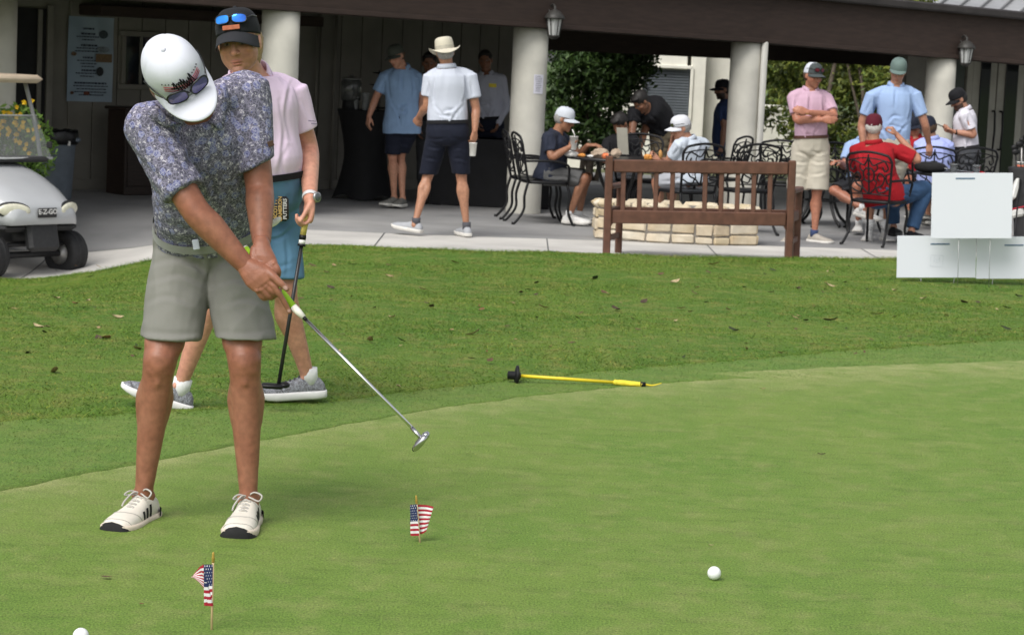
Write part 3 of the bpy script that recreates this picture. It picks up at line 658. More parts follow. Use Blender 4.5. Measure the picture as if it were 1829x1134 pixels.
# ================================================================== cast iron patio chairs
def make_chair():
    e = empty('patio_chair'); m = m_black
    s = MB(); seat = []
    for z, q in ((.425, .0), (.43, .012), (.452, .012), (.458, 0)):
        seat.append(np.array([[x*(.235+q), y*(.225+q), z] for x, y in [(math.copysign(abs(math.cos(t))**.5, math.cos(t)), math.copysign(abs(math.sin(t))**.5, math.sin(t))) for t in np.linspace(0, 2*PI, 28, endpoint=False)]]))
    s.addp(loft(seat)); s.build('seat', m, e, True, True)
    def bk(u, v):                             # back surface: u -1..1, v 0..1
        return v3(u*(.20+.05*v), -.215-.10*v-.03*(1-u*u), .44+.50*v*(1-.10*u*u))
    f = MB(); P = [bk(-1, t) for t in np.linspace(0, .9, 9)]+[bk(t, 1) for t in np.linspace(-.85, .85, 11)]+[bk(1, t) for t in np.linspace(.9, 0, 9)]
    f.addp(tube(spline(P, 50), .0135, 8)); f.addp(tube([bk(t, .16) for t in np.linspace(-.98, .98, 9)], .008, 6)); f.addp(tube([bk(t, .88) for t in np.linspace(-.98, .98, 9)], .007, 6)); f.build('back_frame', m, e, True, True)
    w_ = MB()
    def cur(pts, r=.0085): w_.addp(tube(spline([bk(*p) for p in pts], 7*len(pts)), r, 6))
    for sg in (-1, 1):
        cur([(sg*.05, .17), (sg*.32, .28), (sg*.62, .36), (sg*.72, .52), (sg*.52, .6), (sg*.40, .5), (sg*.52, .44)])
        cur([(sg*.95, .30), (sg*.70, .22), (sg*.45, .2), (sg*.36, .28)])
        cur([(sg*.03, .86), (sg*.20, .74), (sg*.46, .80), (sg*.70, .86), (sg*.86, .74), (sg*.72, .66), (sg*.62, .74)])
        cur([(sg*.98, .66), (sg*.80, .58), (sg*.84, .44), (sg*.97, .4)])
        cur([(sg*.03, .40), (sg*.22, .46), (sg*.24, .60), (sg*.08, .68), (sg*.0, .60), (sg*.08, .54)])
        cur([(sg*.2, .46), (sg*.36, .40), (sg*.30, .30)], .007)
        cur([(sg*.24, .6), (sg*.40, .68), (sg*.36, .78)], .007)
    cur([(0, .17), (0, .30), (0, .45), (0, .60), (0, .75), (0, .95)], .009); w_.build('scrollwork', m, e, True, True)
    for sx in (-1, 1):
        MB().addp(tube(spline([(sx*.20, .2, .43), (sx*.215, .23, .30), (sx*.205, .22, .15), (sx*.225, .27, .02), (sx*.235, .30, .012)], 16), [.014]*12+[.013, .014, .018, .016], 8)).build('leg', m, e, True, True)
        MB().addp(tube(spline([(sx*.20, -.215, .44), (sx*.21, -.25, .30), (sx*.20, -.25, .15), (sx*.22, -.34, .02), (sx*.225, -.375, .012)], 16), [.014]*12+[.013, .014, .018, .016], 8)).build('leg', m, e, True, True)
        MB().addp(tube(spline([bk(sx, .48), (sx*.265, -.12, .665), (sx*.275, .06, .665), (sx*.27, .18, .63), (sx*.245, .205, .55), (sx*.22, .2, .44)], 24), .0125, 8, flat=1.0)).build('armrest', m, e, True, True)
    return e
chair0 = make_chair(); _ch = [False]
def chair(px, py, Y, face_deg, lab, zoff=0., sc_=1.0):
    """face_deg: direction the sitter faces, 0 = away from the camera, 90 = picture right"""
    p = at(px, py, Y); c = chair0 if not _ch[0] else copy_tree(chair0); _ch[0] = True
    c.location = (p[0], p[1], float(zp(p[0], p[1]))+zoff); c.rotation_euler = (0, 0, -R_(face_deg)); c.scale = (sc_,)*3
    return tag(c, lab, 'chair', 'black cast iron patio chairs')
chair(972, 330, 24.55, 78, 'black scrollwork chair in which the old man with the cup sits')
chair(952, 330, 25.15, 82, 'empty black chair with high back touching the middle column')
chair(1139, 330, 25.6, 185, 'black chair on the far side of the food table', )
chair(1226, 330, 23.95, -28, 'black scrollwork chair of the white capped eater, its back to the bench')
chair(1280, 330, 26.8, -60, 'dim black chair between the white capped eater and the fourth column')
chair(1333, 330, 24.6, -18, 'empty black scrollwork chair in front of the fourth column')
chair(1398, 330, 26.2, 12, 'black chair just left of the pink polo man, behind the bench end')
chair(1572, 330, 23.75, 32, 'black chair holding the man in the red shirt')
chair(1664, 330, 26.3, 8, 'black chair of the lavender shirted sitter by the far table')
chair(1724, 330, 26.7, -10, 'black chair in front of the man looking at his phone')
chair(1521, 330, 25.6, 150, 'black chair behind the red shirted man, its sitter cross-legged')

# ================================================================== tables
m_tab = mat('table_metal', (.018, .018, .019), .35, .25, 25, .0004, 150)
def table(px, Y, rad, lab):
    p = at(px, 330, Y); p[2] = float(zp(p[0], p[1])); e = empty('round_table', p, label=lab, cat='table', group='round black patio tables')
    MB().addp(lathe((0, 0, .69), [(rad-.03, 0), (rad, .005), (rad+.004, .015), (rad, .028), (rad-.02, .032), (rad-.03, .028)], 48)).build('tabletop', m_tab, e, True, True)
    for k in range(4):
        a = k*PI/2+.5; c, s_ = math.cos(a), math.sin(a)
        MB().addp(tube(spline([(c*.3, s_*.3, .69), (c*.24, s_*.24, .5), (c*.16, s_*.16, .32), (c*.24, s_*.24, .12), (c*.36, s_*.36, .015)], 18), .018, 8)).build('leg', m_tab, e, True, True)
    MB().addp(tube([(.2*math.cos(t), .2*math.sin(t), .28) for t in np.linspace(0, 2*PI, 24, endpoint=False)], .01, 6, closed=True)).build('leg_ring', m_tab, e, True, True)
    return p+v3(0, 0, .7225)
T1 = table(1108, 24.75, .62, 'round black table with food in front of the old man')
T2 = table(1745, 24.6, .66, 'round black table behind the white yard signs')
T3 = table(1470, 26.3, .5, 'round black table glimpsed behind the pink polo man')

def cup(px, py, Y, h, r0, r1, m, lab, straw=None, name='paper_cup', z=None, band=None, grp=None):
    p = at(px, py, Y)
    if z is not None: p[2] = z
    e = empty(name, p, label=lab, cat='cup', group=grp)
    MB().addp(lathe((0, 0, 0), [(r0*.9, 0), (r0, .002), (r1, h), (r1+.003, h), (r1+.003, h+.005), (r1-.003, h+.004), (r1*.92, h-.012), (.001, h-.013)], 20)).build('cup_body', m, e, True, True)
    if band: MB().addp(lathe((0, 0, 0), [(r0+(r1-r0)*.3+.001, h*.3), (r0+(r1-r0)*.85+.001, h*.85)], 20, cap=False)).build('print_band', band, e, True, True)
    if straw: MB().addp(tube([(0, 0, h*.3), (.006, -.005, h+.02), straw], .0045, 8)).build('straw', mat('straw', (.75, .72, .70), .4), e, True, True)
    return e
m_foam = mat('foam_white', (.72, .71, .68), .7, .04, 20); m_clear = mat('clear_plastic', (.55, .57, .58), .15, .05, 20, trans=.75)
cup(1703, 306, 24.2, .105, .030, .041, m_clear, 'clear plastic cup left on the table beside the putter', name='plastic_cup', z=T2[2], grp='clear cups on the far table')
cup(1744, 306, 24.25, .10, .030, .041, m_clear, 'clear plastic cup right of the red headcover', name='plastic_cup', z=T2[2], grp='clear cups on the far table')
cup(1822, 306, 24.2, .155, .038, .055, mat('pink_cup', (.72, .70, .67), .6, .05, 20), 'orange and white paper cup with a straw', straw=(.0, -.0, .30), z=T2[2], band=mat('orange_print', (.62, .17, .10), .6, .1, 30))
# putter with black hood lying on the table, red headcover
pt0, pt1 = at(1650, 286, 24.35), at(1738, 303, 24.35); pt0[2] = T2[2]+.075; pt1[2] = T2[2]+.02
e = empty('table_putter', (pt0+pt1)/2, label='golf club lying across the table beside the red shirted man', cat='golf club')
MB().addp(tube([pt0, pt1], .007, 8)).build('shaft', mat('steel', (.6, .6, .6), .2, .05, 10, metallic=1.), e)
MB().addp(tube(np.array([pt1, pt1+(pt1-pt0)*.14]), .012, 8)).build('grip', mat('red_grip', (.42, .02, .03), .5), e)
h_ = at(1662, 297, 24.4); h_[2] = T2[2]+.055
tag(MB().addp(ellipsoid(h_, v3(.17, 0, 0), v3(0, .10, 0), v3(0, 0, .06), p=2.4)).build('black_cap', mat('black_fabric', (.012, .012, .013), .9, .3, 60, .001, 200)), 'black cap lying upside down on the far table', 'cap')
h_ = at(1752, 300, 24.3); h_[2] = T2[2]+.018
V, f = ellipsoid(h_, v3(.055, 0, 0), v3(0, .04, 0), v3(0, 0, .022)); V = V+rng.normal(size=V.shape)*.002
tag(MB().add(V, f).build('headcover', mat('red_knit', (.45, .02, .03), .8, .2, 60)), 'small red cloth headcover between the clear cups', 'headcover')
h_ = at(1792, 301, 24.3); h_[2] = T2[2]+.012
V, f = ellipsoid(h_, v3(.075, 0, 0), v3(0, .05, 0), v3(0, 0, .018)); V = V+rng.normal(size=V.shape)*.003
tag(MB().add(V, f).build('napkin', mat('blue_paper', (.18, .33, .6), .8, .3, 20, hue=(.6, .65, .7))), 'crumpled blue and white wrapper left of the orange cup', 'wrapper')
# food on the near table
def wad(px, py, Y, r, m, lab, name, cat, grp=None, sq=.5, seed=1):
    g = np.random.default_rng(seed); p = at(px, py, Y); p[2] = T1[2]+r[2]*.8
    V, f = ellipsoid((0, 0, 0), v3(r[0], 0, 0), v3(0, r[1], 0), v3(0, 0, r[2]), 16, 10)
    V = V*(1+.28*np.array([noise.noise(Vector(v)*30/ (1+r[0]*5)+Vector((seed*3.1, 0, 0))) for v in V]))[:, None]+g.normal(size=V.shape)*.003
    tag(MB().add(V+p, f).build(name, m, None, False), lab, cat, grp)
wad(1020, 282, 24.45, (.085, .07, .03), m_foam, 'crumpled white food wrapper in front of the old man', 'food_wrapper', 'wrapper', seed=2)
wad(1039, 281, 24.42, (.04, .03, .018), mat('fries', (.62, .27, .06), .6, .3, 60), 'small heap of orange fries on the white wrapper', 'food', 'food', seed=3)
wad(1054, 284, 24.4, (.03, .03, .012), m_foam, 'small white napkin at the table edge by the fries', 'napkin', 'napkin', seed=4)
wad(1072, 279, 24.5, (.10, .06, .05), mat('kraft', (.40, .31, .23), .8, .15, 15, .002, 60), 'crumpled brown paper bag on the near table', 'paper_bag', 'bag', seed=5)
wad(1100, 280, 24.6, (.06, .05, .05), mat('kraft', (.40, .31, .23), .8), 'smaller brown paper bag beside the bench post', 'paper_bag', 'bag', seed=6)
wad(1081, 283, 24.35, (.035, .03, .03), mat('orange_wrap', (.75, .20, .08), .6, .2, 30), 'bright orange snack wrapper behind the bench post', 'snack_wrapper', 'wrapper', seed=7)
wad(1157, 284, 24.4, (.045, .03, .03), mat('fries', (.62, .27, .06), .6), 'orange snack food beside the white capped eater', 'food', 'food', seed=8)
# white menu board standing on the table
p = at(1112, 255, 25.1); p[2] = T1[2]
me_ = empty('table_sign', p, label='plain cream card standing on the near table', cat='card')
MB().addp(box((0, 0, .155), .115, .006, .30, .001, [nrm((1, -.1, .0)), nrm((.1, 1, .3)), nrm((-.12, -.3, 1))])).build('card', mat('card', (.46, .44, .37), .7, .05, 20), me_, False, True)
MB().addp(box((.02, .05, .008), .13, .12, .015, .004)).build('base', m_black, me_, False, True)

# ================================================================== yard signs
m_sign = mat('corrugated_white', (.66, .68, .74), .5, .015, 1.5); m_wire = mat('wire', (.35, .35, .35), .4, metallic=.8)
def yard_sign(px0, py0, px1, py1, Y, lab, stakes, slot, ground_y, tilt=0):
    a, b = at(px0, py1, Y), at(px1, py0, Y); c = (a+b)/2; wv, hv = abs(px1-px0)/FPX*Y*1.0, abs(py1-py0)/FPX*Y
    e = empty('yard_sign', (c[0], c[1], float(zg(c[0], c[1]))), label=lab, cat='sign', group='blank white yard signs')
    rx = nrm(v3(math.cos(tilt), 0, math.sin(tilt))); rz = nrm(v3(-math.sin(tilt), 0, math.cos(tilt)))
    ax = [rx, v3(0, 1, 0), rz]
    MB().addp(box(c, wv, .006, hv, .001, ax)).build('board', m_sign, e, False)
    p = at(slot[0], slot[1], Y)-v3(0, .0062, 0); p[1] = c[1]-.0042
    MB().addp(box(p, slot[2]/FPX*Y, .002, .012, .0005, ax)).build('hand_slot', mat('slot_shadow', (.10, .16, .24), .6, .3, 40), e, False)
    for s in stakes:
        q0 = at(s, py1-2, Y); q1 = at(s-2, ground_y, Y); q1[2] = float(zg(q1[0], q1[1]))-.03; q0[1] = q1[1] = c[1]+.0062
        MB().addp(tube([q0, q1], .0022, 6)).build('stake', m_wire, e)
    return e, c, ax
yard_sign(1602, 421, 1743.3, 496, 19.05, 'low white yard sign, leftmost, under the big one', (1646, 1705), (1679, 436, 34), 506, .045)
e_, c_, ax_ = yard_sign(1744, 422.5, 1886, 498, 19.05, 'low white yard sign cut by the right edge', (1774, 1850), (1811, 438, 34), 508, .045)
yard_sign(1664, 309, 1808, 426, 18.8, 'square white yard sign standing above the low ones', (1713, 1769), (1724, 319, 34), 512, .045)
# faint printed mark showing through the left low sign
for o in list(COL.objects):
    if o.name == 'yard_sign':
        p = at(1673, 466, 19.05); p[1] -= .0045
        k = MB()
        for (dx, dz, sx, sz) in ((0, .045, .10, .006), (0, -.045, .10, .006), (-.05, 0, .006, .09), (.05, 0, .006, .09), (-.02, .012, .012, .04), (.02, .012, .012, .04), (0, .0, .012, .03)):
            k.addp(box(p+v3(dx, 0, dz), sx, .0006, sz))
        k.build('faint_print', mat('faint', (.60, .625, .685), .5), o, False)

# ================================================================== flagstick lying on the fringe
f0 = on(912, 683, lambda X, Y: 0); f1 = on(1140, 690, lambda X, Y: 0); fs = empty('flagstick', f0, label='short yellow flagstick with black cup disc lying on the fringe', cat='flagstick')
f0 = f0+v3(0, 0, .036); f1 = f1+v3(0, 0, .012); fu = nrm(f1-f0); m_y = mat('yellow_paint', (.75, .58, .03), .4, .06, 20)
MB().addp(tube([f0+fu*.02, f1-fu*.10], .0085, 10)).build('pole', m_y, fs)
V, f = tube(spline([f1-fu*.125, f1-fu*.11, f1-fu*.06, f1, f1+fu*.02], 16), [.009, .011, .013, .014, .014, .0135, .014, .0135, .013, .0135, .013, .0125, .012, .012, .0115, .010], 10); V = V+rng.normal(size=V.shape)*.0012
MB().add(V, f).build('rolled_flag', mat('yellow_cloth', (.78, .64, .05), .7, .1, 40), fs)
MB().addp(tube([f1+fu*.008, f1+fu*.035], .0125, 10)).build('end_cap', m_black, fs)
MB().addp(tube(spline([f1+fu*.03, f1+fu*.07+v3(0, 0, -.002), f1+fu*.115+v3(0, 0, .012)], 10), np.linspace(.006, .002, 10), 6)).build('flag_tip', m_y, fs)
MB().addp(lathe(f0+fu*.028, [(.012, -.045), (.020, -.043), (.021, -.012), (.030, -.008), (.049, -.004), (.051, .002), (.049, .008), (.022, .012), (.014, .02)], 28, axis=fu)).build('cup_disc', m_black, fs)

# ================================================================== golf balls
m_ball = mat('golf_ball', (.80, .81, .82), .3, .02, 30, .0006, 330, spec=.5)
def ball(p, lab):
    b = bpy.data.objects.get('golf_ball'); r = .02135
    if b is None:
        b = MB().addp(ellipsoid((0, 0, 0), v3(r, 0, 0), v3(0, r, 0), v3(0, 0, r), 32, 20)).build('golf_ball', m_ball)
    else: b = b.copy(); COL.objects.link(b)
    b.location = (p[0], p[1], p[2]+r); return tag(b, lab, 'ball', 'white golf balls')
ball(on(1275, 1035, 0)+v3(0, 0, .0), 'white golf ball rolling alone on the green')
ball(on(144, 1149, 0), 'white golf ball cut by the bottom edge of the picture')
ball(on(484, 703, zg), 'white golf ball behind the walking man\'s black putter')

# ================================================================== small flags
m_red = mat('flag_red', (.36, .012, .03), .7, .1, 60); m_wht = mat('flag_white', (.72, .71, .72), .7, .05, 60); m_blu = mat('flag_blue', (.012, .022, .085), .7, .1, 60)
m_stick = mat('pale_wood', (.58, .42, .24), .6, .15, 60, stretch=(1, 1, .1)); m_gold = mat('gold_paint', (.42, .28, .06), .35, .1, 40, metallic=.5)
def flag(base, top, hoist0, hoist1, folds, lab):
    """folds: list of (fraction along the fly, vector offset top, vector offset bottom) in metres"""
    base, top = np.asarray(base), np.asarray(top); e = empty('small_flag', base, label=lab, cat='flag', group='small stars and stripes flags stuck in the green'); u = nrm(top-base); L = np.linalg.norm(top-base)
    MB().addp(tube([base-u*.03, base+u*(L-.026)], .0032, 10)).build('stick', m_stick, e)
    MB().addp(lathe(base+u*(L-.03), [(.0035, 0), (.0048, .003), (.0035, .006), (.004, .008), (.0052, .012), (.0036, .016), (.0036, .021), (.003, .027), (.001, .03)], 12, axis=u)).build('finial', m_gold, e)
    nr, nc = 52, 76
    ts = [k[0] for k in folds]; To = np.array([k[1] for k in folds]); Bo = np.array([k[2] for k in folds])
    V = np.empty((nr+1, nc+1, 3))
    for j in range(nc+1):
        t = j/nc; a = np.array([np.interp(t, ts, To[:, i]) for i in range(3)]); b = np.array([np.interp(t, ts, Bo[:, i]) for i in range(3)])
        for i in range(nr+1):
            q = i/nr; V[i, j] = base+u*(hoist1+(hoist0-hoist1)*q)+(a*(1-q)+b*q)*np.array([1.2, 1, 1])+v3(0, -.0015*math.sin(t*14+q*4), 0)
    fcs = grid_faces(nc+1, nr+1); mi = []
    for i in range(nr):
        for j in range(nc):
            st = int(i/nr*13); mt = 0 if st % 2 == 0 else 1
            if j/nc < .40 and st < 7:
                mt = 2; r_, c_ = int((i/nr)/(7/13)*7), int((j/nc)/.40*8)
                fr = ((i/nr)/(7/13)*7) % 1; fc = ((j/nc)/.40*8) % 1
                if (r_+c_) % 2 == 0 and .25 < fr < .75 and .2 < fc < .75: mt = 1
            mi.append(mt)
    mb = MB(); mb.add(V.reshape(-1, 3), fcs); mb.mi = mi; o = mb.build('cloth', [m_red, m_wht, m_blu], e); return o
b_ = on(378, 1124, 0); t_ = b_+(at(381, 985, b_[1])-b_)
flag(b_, t_, .072, .183, [(0, (0, -.004, 0), (0, -.004, 0)), (.38, (-.021, -.006, -.002), (-.018, -.008, -.004)), (.40, (-.021, -.002, -.002), (.004, -.004, -.006)), (.6, (-.030, .004, -.010), (-.012, .006, .03)), (.8, (-.040, .010, -.026), (-.030, .006, .055)), (1, (-.050, .012, -.045), (-.050, .008, .072))], 'small stars and stripes flag on a stick, nearest the bottom edge')
b_ = on(750, 968, 0); t_ = b_+(at(743, 884, b_[1])-b_)
flag(b_, t_, .022, .128, [(0, (0, -.004, 0), (0, -.004, 0)), (.38, (-.018, -.006, -.004), (-.024, -.008, .0)), (.42, (-.016, .004, -.004), (-.018, .004, .0)), (.62, (.012, .010, -.004), (.006, .010, .004)), (.8, (.03, .008, -.005), (.012, .008, .008)), (1, (.046, .006, -.008), (.018, .006, .014))], 'small stars and stripes flag right of the golfer\'s shoes')

# ================================================================== fallen leaves
def leaf_mesh(seed, L, W, curl):
    g = np.random.default_rng(seed); n = 7; V = []
    for i in range(n):
        t = i/(n-1); wv = W*math.sin(PI*min(1, t*1.02+.02))**.8*(1+.2*g.normal()*.5); z = curl*((t-.5)**2*4)*L*.25
        for k in (-1, 0, 1): V.append((L*(t-.5), k*wv, z+abs(k)*curl*W*.8+.004))
    me = bpy.data.meshes.new('leaf'); me.from_pydata(V, [], grid_faces(3, n)); me.update(); me.polygons.foreach_set('use_smooth', [True]*len(me.polygons)); return me
lm = [leaf_mesh(i, rng.uniform(.05, .10), rng.uniform(.014, .028), rng.uniform(.1, .45)) for i in range(8)]
lcol = [mat('leaf%d' % i, c, .8, .3, 40) for i, c in enumerate(((.10, .06, .03), (.06, .04, .025), (.30, .21, .11), (.38, .30, .17), (.16, .085, .035), (.03, .04, .015)))]
for i in range(8): lm[i].materials.append(lcol[i % 6])
lm += [m_.copy() for m_ in lm]
for i in range(8, 16): lm[i].materials.clear(); lm[i].materials.append(lcol[(i*5+2) % 6])
LP = [(958, 511), (1060, 505), (1078, 528), (1085, 531), (754, 523), (812, 475), (630, 478), (672, 482), (695, 500), (536, 540), (566, 562), (558, 480), (596, 480), (1062, 503), (905, 590), (710, 700), (176, 613), (188, 614), (80, 592), (100, 541), (134, 550), (245, 632), (68, 593), (98, 674), (160, 500), (1206, 510), (1216, 558), (1240, 530), (1265, 492), (1420, 575), (1438, 580), (1484, 580), (1380, 488), (1425, 522), (1482, 517), (1510, 510), (1548, 523), (1597, 525), (1469, 527), (1568, 568), (1623, 608), (1746, 546), (1722, 547), (1797, 556), (1818, 536), (1795, 594), (1690, 571), (1345, 580), (1310, 598), (1100, 560), (970, 556), (1180, 495), (1245, 520), (875, 652), (660, 617), (610, 605), (770, 555), (845, 605), (1020, 620), (1330, 520), (700, 575), (590, 520), (1150, 545), (1300, 560), (1650, 540), (860, 560), (1275, 478), (25, 560), (50, 640), (210, 575), (930, 530)]
g2 = np.random.default_rng(77)
extra = [(g2.uniform(20, 1810), g2.uniform(475, 650)) for _ in range(130)]
names_ = 0
for i, (x, y) in enumerate(LP+extra):
    p = on(x, y, zg); o = bpy.data.objects.new('fallen_leaf', lm[int(g2.integers(0, 16))]); COL.objects.link(o)
    big = 1.0 if i < len(LP) else .5
    o.location = (p[0], p[1], float(zg(p[0], p[1]))+.024); o.rotation_euler = (g2.uniform(-.4, .4), g2.uniform(-.4, .4), g2.uniform(0, 6.28)); q = g2.uniform(.6, 1.1)*big; o.scale = (q, q, q)
    hue_ = ('brown', 'dark brown', 'light tan', 'pale straw coloured', 'reddish brown', 'blackish green')[[m_.name for m_ in lcol].index(o.data.materials[0].name)]
    zone = 'left of the golfer' if x < 250 else ('beyond the walking man' if x < 620 else ('between walking man and flagstick' if x < 900 else ('in front of the bench' if x < 1250 else ('right of the bench' if x < 1560 else 'in front of the yard signs'))))
    far_ = 'far' if y < 530 else ('mid' if y < 580 else 'near')
    tag(o, '%s dry leaf on the %s lawn %s' % (hue_, far_, zone), 'leaf', 'dry leaves scattered on the lawn')
for i, (x, y) in enumerate(((190, 1034), (1467, 814), (1362, 697), (1270, 977), (253, 1082), (450, 748), (850, 700))):
    p = on(x, y, 0); o = bpy.data.objects.new('fallen_leaf', lm[i]); COL.objects.link(o); o.location = (p[0], p[1], .006); o.rotation_euler = (0, 0, g2.uniform(-.4, .4)); q = (.55, .35, .35, .22, .25, .3, .2)[i]; o.scale = (q, q, q)
    tag(o, 'small dry leaf on the mown turf '+('left of the front flag', 'far right of the putter', 'at the green edge by the flagstick tip', 'just behind the rolling ball', 'near the bottom left ball', 'by the golfer\'s far shoe', 'left of the flagstick disc')[i], 'leaf', 'dry leaves on the green')

# ================================================================== golf cart
m_cart = mat('cart_paint', (.40, .41, .425), .22, .04, 3, coat=.5); m_rub = mat('tyre', (.018, .018, .019), .75, .2, 40, .001, 120); m_plas = mat('black_plastic', (.02, .02, .021), .55, .2, 30, .0006, 150)
cg = at(48, 475, 21.0); th = R_(50); cf = v3(math.sin(th), -math.cos(th), 0); clat = v3(math.cos(th), math.sin(th), 0)   # forward, picture-right side
cgz = at(90, 497, 21.0)[2]; cg[2] = cgz
cart = empty('golf_cart', cg, label='silver golf cart with tan roof and clear windshield at left edge', cat='golf cart')
AXc = np.array([clat, cf, v3(0, 0, 1)])
def cl_(x, y, z): return cg+clat*x+cf*y+v3(0, 0, z)
WR = .205; TW = .44
def wheel(x, y, steer=0.):
    ax = nrm(clat*math.cos(steer)+cf*math.sin(steer)); c = cl_(x, y, WR); wh = MB().addp(lathe(c, [(.105, -.09), (.15, -.098), (.185, -.095), (.202, -.075), (WR, -.04), (WR, .04), (.202, .075), (.185, .095), (.15, .098), (.105, .09)], 36, axis=ax, cap=False))
    for k in (-.03, .03): wh.addp(lathe(c, [(WR+.001, k-.012), (WR+.004, k-.01), (WR+.004, k+.01), (WR+.001, k+.012)], 36, axis=ax, cap=False))
    o = wh.build('wheel', m_rub, cart)
    MB().addp(lathe(c, [(.115, -.085), (.108, -.08), (.10, -.05), (.05, -.045), (.045, -.02), (.045, .02), (.05, .045), (.10, .05), (.108, .08), (.115, .085)], 28, axis=ax)).build('rim', mat('rim_steel', (.5, .49, .47), .4, .1, 20, metallic=.6), o)
wheel(-TW, 0, -.12); wheel(TW, 0, -.12); wheel(-TW, -1.7); wheel(TW, -1.7)
# cowl: lofted along the forward axis
def cowl_ring(y, hw, zb, zt, bow):
    t = np.linspace(0, PI, 15); x = np.cos(t); z = np.sin(t)
    top = [cl_(hw*math.copysign(abs(a)**.55, a), y, zb+(zt-zb)*(b**.6)) for a, b in zip(x, z)]
    bot = [cl_(hw*.9*k, y-bow, zb) for k in (-.6, 0, .6)]
    return np.array(top+bot)
MB().addp(loft([cowl_ring(-.62, .45, .62, 1.02, 0), cowl_ring(-.45, .47, .56, 1.0, 0), cowl_ring(-.22, .47, .52, .925, 0), cowl_ring(-.02, .445, .50, .835, 0), cowl_ring(.10, .415, .49, .765, 0), cowl_ring(.19, .385, .49, .705, 0), cowl_ring(.235, .36, .49, .665, 0), cowl_ring(.255, .31, .50, .635, 0)])).build('cowl', m_cart, cart)
m_lens = mat('headlight_lens', (.62, .60, .48), .15, .1, 30, coat=.6)
for s in (-1, 1):
    MB().addp(ellipsoid(cl_(s*.30, .185, .62), nrm(clat*s*1.0-cf*.42)*.15, v3(0, 0, .066)+clat*s*.012, nrm(cf+clat*s*.45)*.04, 20, 10, p=3)).build('headlight', m_lens, cart)
    MB().addp(ellipsoid(cl_(s*.30, .173, .62), nrm(clat*s*1.0-cf*.42)*.162, v3(0, 0, .077)+clat*s*.012, nrm(cf+clat*s*.45)*.04, 20, 10, p=3)).build('headlight_trim', m_plas, cart)
bc = cl_(0, .272, .60)
MB().addp(box(bc, .21, .012, .085, .004, AXc)).build('badge', m_plas, cart, False)
put_text('badge_lettering', 'E-Z-GO', .062, bc+cf*.0085+v3(0, 0, .008), [clat, v3(0, 0, 1), cf], mat('chrome', (.75, .75, .75), .25, metallic=.6), cart, .002, .002)
MB().addp(box(cl_(0, .20, .38), .34, .10, .26, .03, [clat, nrm(cf+v3(0, 0, .25)), nrm(v3(0, 0, 1)-cf*.25)])).build('bumper', m_plas, cart, False)
MB().addp(box(cl_(0, .08, .46), .85, .22, .07, .03, AXc)).build('bumper_top', m_plas, cart, False)
MB().addp(box(cl_(0, -.2, .40), .42, .5, .18, .03, AXc)).addp(tube([cl_(-.4, 0, WR), cl_(.4, 0, WR)], .03, 8)).addp(tube([cl_(-.36, .05, .3), cl_(.36, .05, .3)], .02, 8)).build('front_axle', m_plas, cart)
for s in (-1, 1):
    V, f = loft([np.array([cl_(s*(.30+.0), -.34+.0, z) for z in (.28, .62)]+[cl_(s*.53, -.34, z) for z in (.62, .28)]), np.array([cl_(s*.30, -.30, z) for z in (.28, .62)]+[cl_(s*.53, -.30, z) for z in (.62, .28)])])
    MB().add(V, f).build('wheel_liner', m_plas, cart, False)
MB().addp(box(cl_(0, -1.0, .30), 1.05, 1.0, .08, .02, AXc)).build('floor', m_plas, cart, False)
MB().addp(box(cl_(0, -1.75, .52), 1.12, .75, .42, .08, AXc)).build('rear_body', m_cart, cart, False)
MB().addp(box(cl_(0, -1.65, .78), 1.0, .45, .13, .05, AXc)).build('seat_cushion', mat('tan_vinyl', (.42, .34, .25), .6), cart, False)
MB().addp(box(cl_(0, -1.9, 1.05), 1.0, .12, .40, .05, AXc)).build('seat_back', mat('tan_vinyl', (.42, .34, .25), .6), cart, False)
# dash pad, windshield, struts, roof
MB().addp(box(cl_(0, -.47, 1.03), 1.02, .26, .05, .02, AXc)).build('dash', m_plas, cart, False)
wb = [cl_(x, -.40+.05*(1-abs(x)), 1.04) for x in (-.56, -.3, 0, .3, .56)]; wt = [cl_(x, -.62+.03*(1-abs(x)), 1.42) for x in (-.55, -.3, 0, .3, .55)]
m_ws = bpy.data.materials.new('acrylic'); m_ws.use_nodes = True; n = m_ws.node_tree.nodes; l = m_ws.node_tree.links
tr = n.new('ShaderNodeBsdfTransparent'); tr.inputs[0].default_value = (.82, .84, .84, 1); df = n.new('ShaderNodeBsdfPrincipled'); df.inputs['Base Color'].default_value = (.7, .7, .7, 1); df.inputs['Roughness'].default_value = .15
mx = n.new('ShaderNodeMixShader'); mx.inputs[0].default_value = .09; l.new(tr.outputs[0], mx.inputs[1]); l.new(df.outputs[0], mx.inputs[2]); l.new(mx.outputs[0], n['Material Output'].inputs[0])
for (A_, B_, nm) in ((wb, wt, 'windshield'),):
    V = A_+B_+[p-cf*.005 for p in A_]+[p-cf*.005 for p in B_]; f = grid_faces(5, 2)+[tuple(i+10 for i in q[::-1]) for q in grid_faces(5, 2)]+[(5, 6, 16, 15), (6, 7, 17, 16), (7, 8, 18, 17), (8, 9, 19, 18), (0, 5, 15, 10), (4, 14, 19, 9), (0, 10, 11, 1), (1, 11, 12, 2), (2, 12, 13, 3), (3, 13, 14, 4)]
    MB().add(V, f).build(nm, m_ws, cart, False)
wb2 = [p-cf*.02+v3(0, 0, .0) for p in wt]
MB().addp(tube(wt, .008, 6)).addp(tube(wb, .014, 6)).build('windshield_trim', mat('clear_trim', (.42, .43, .43), .3), cart)
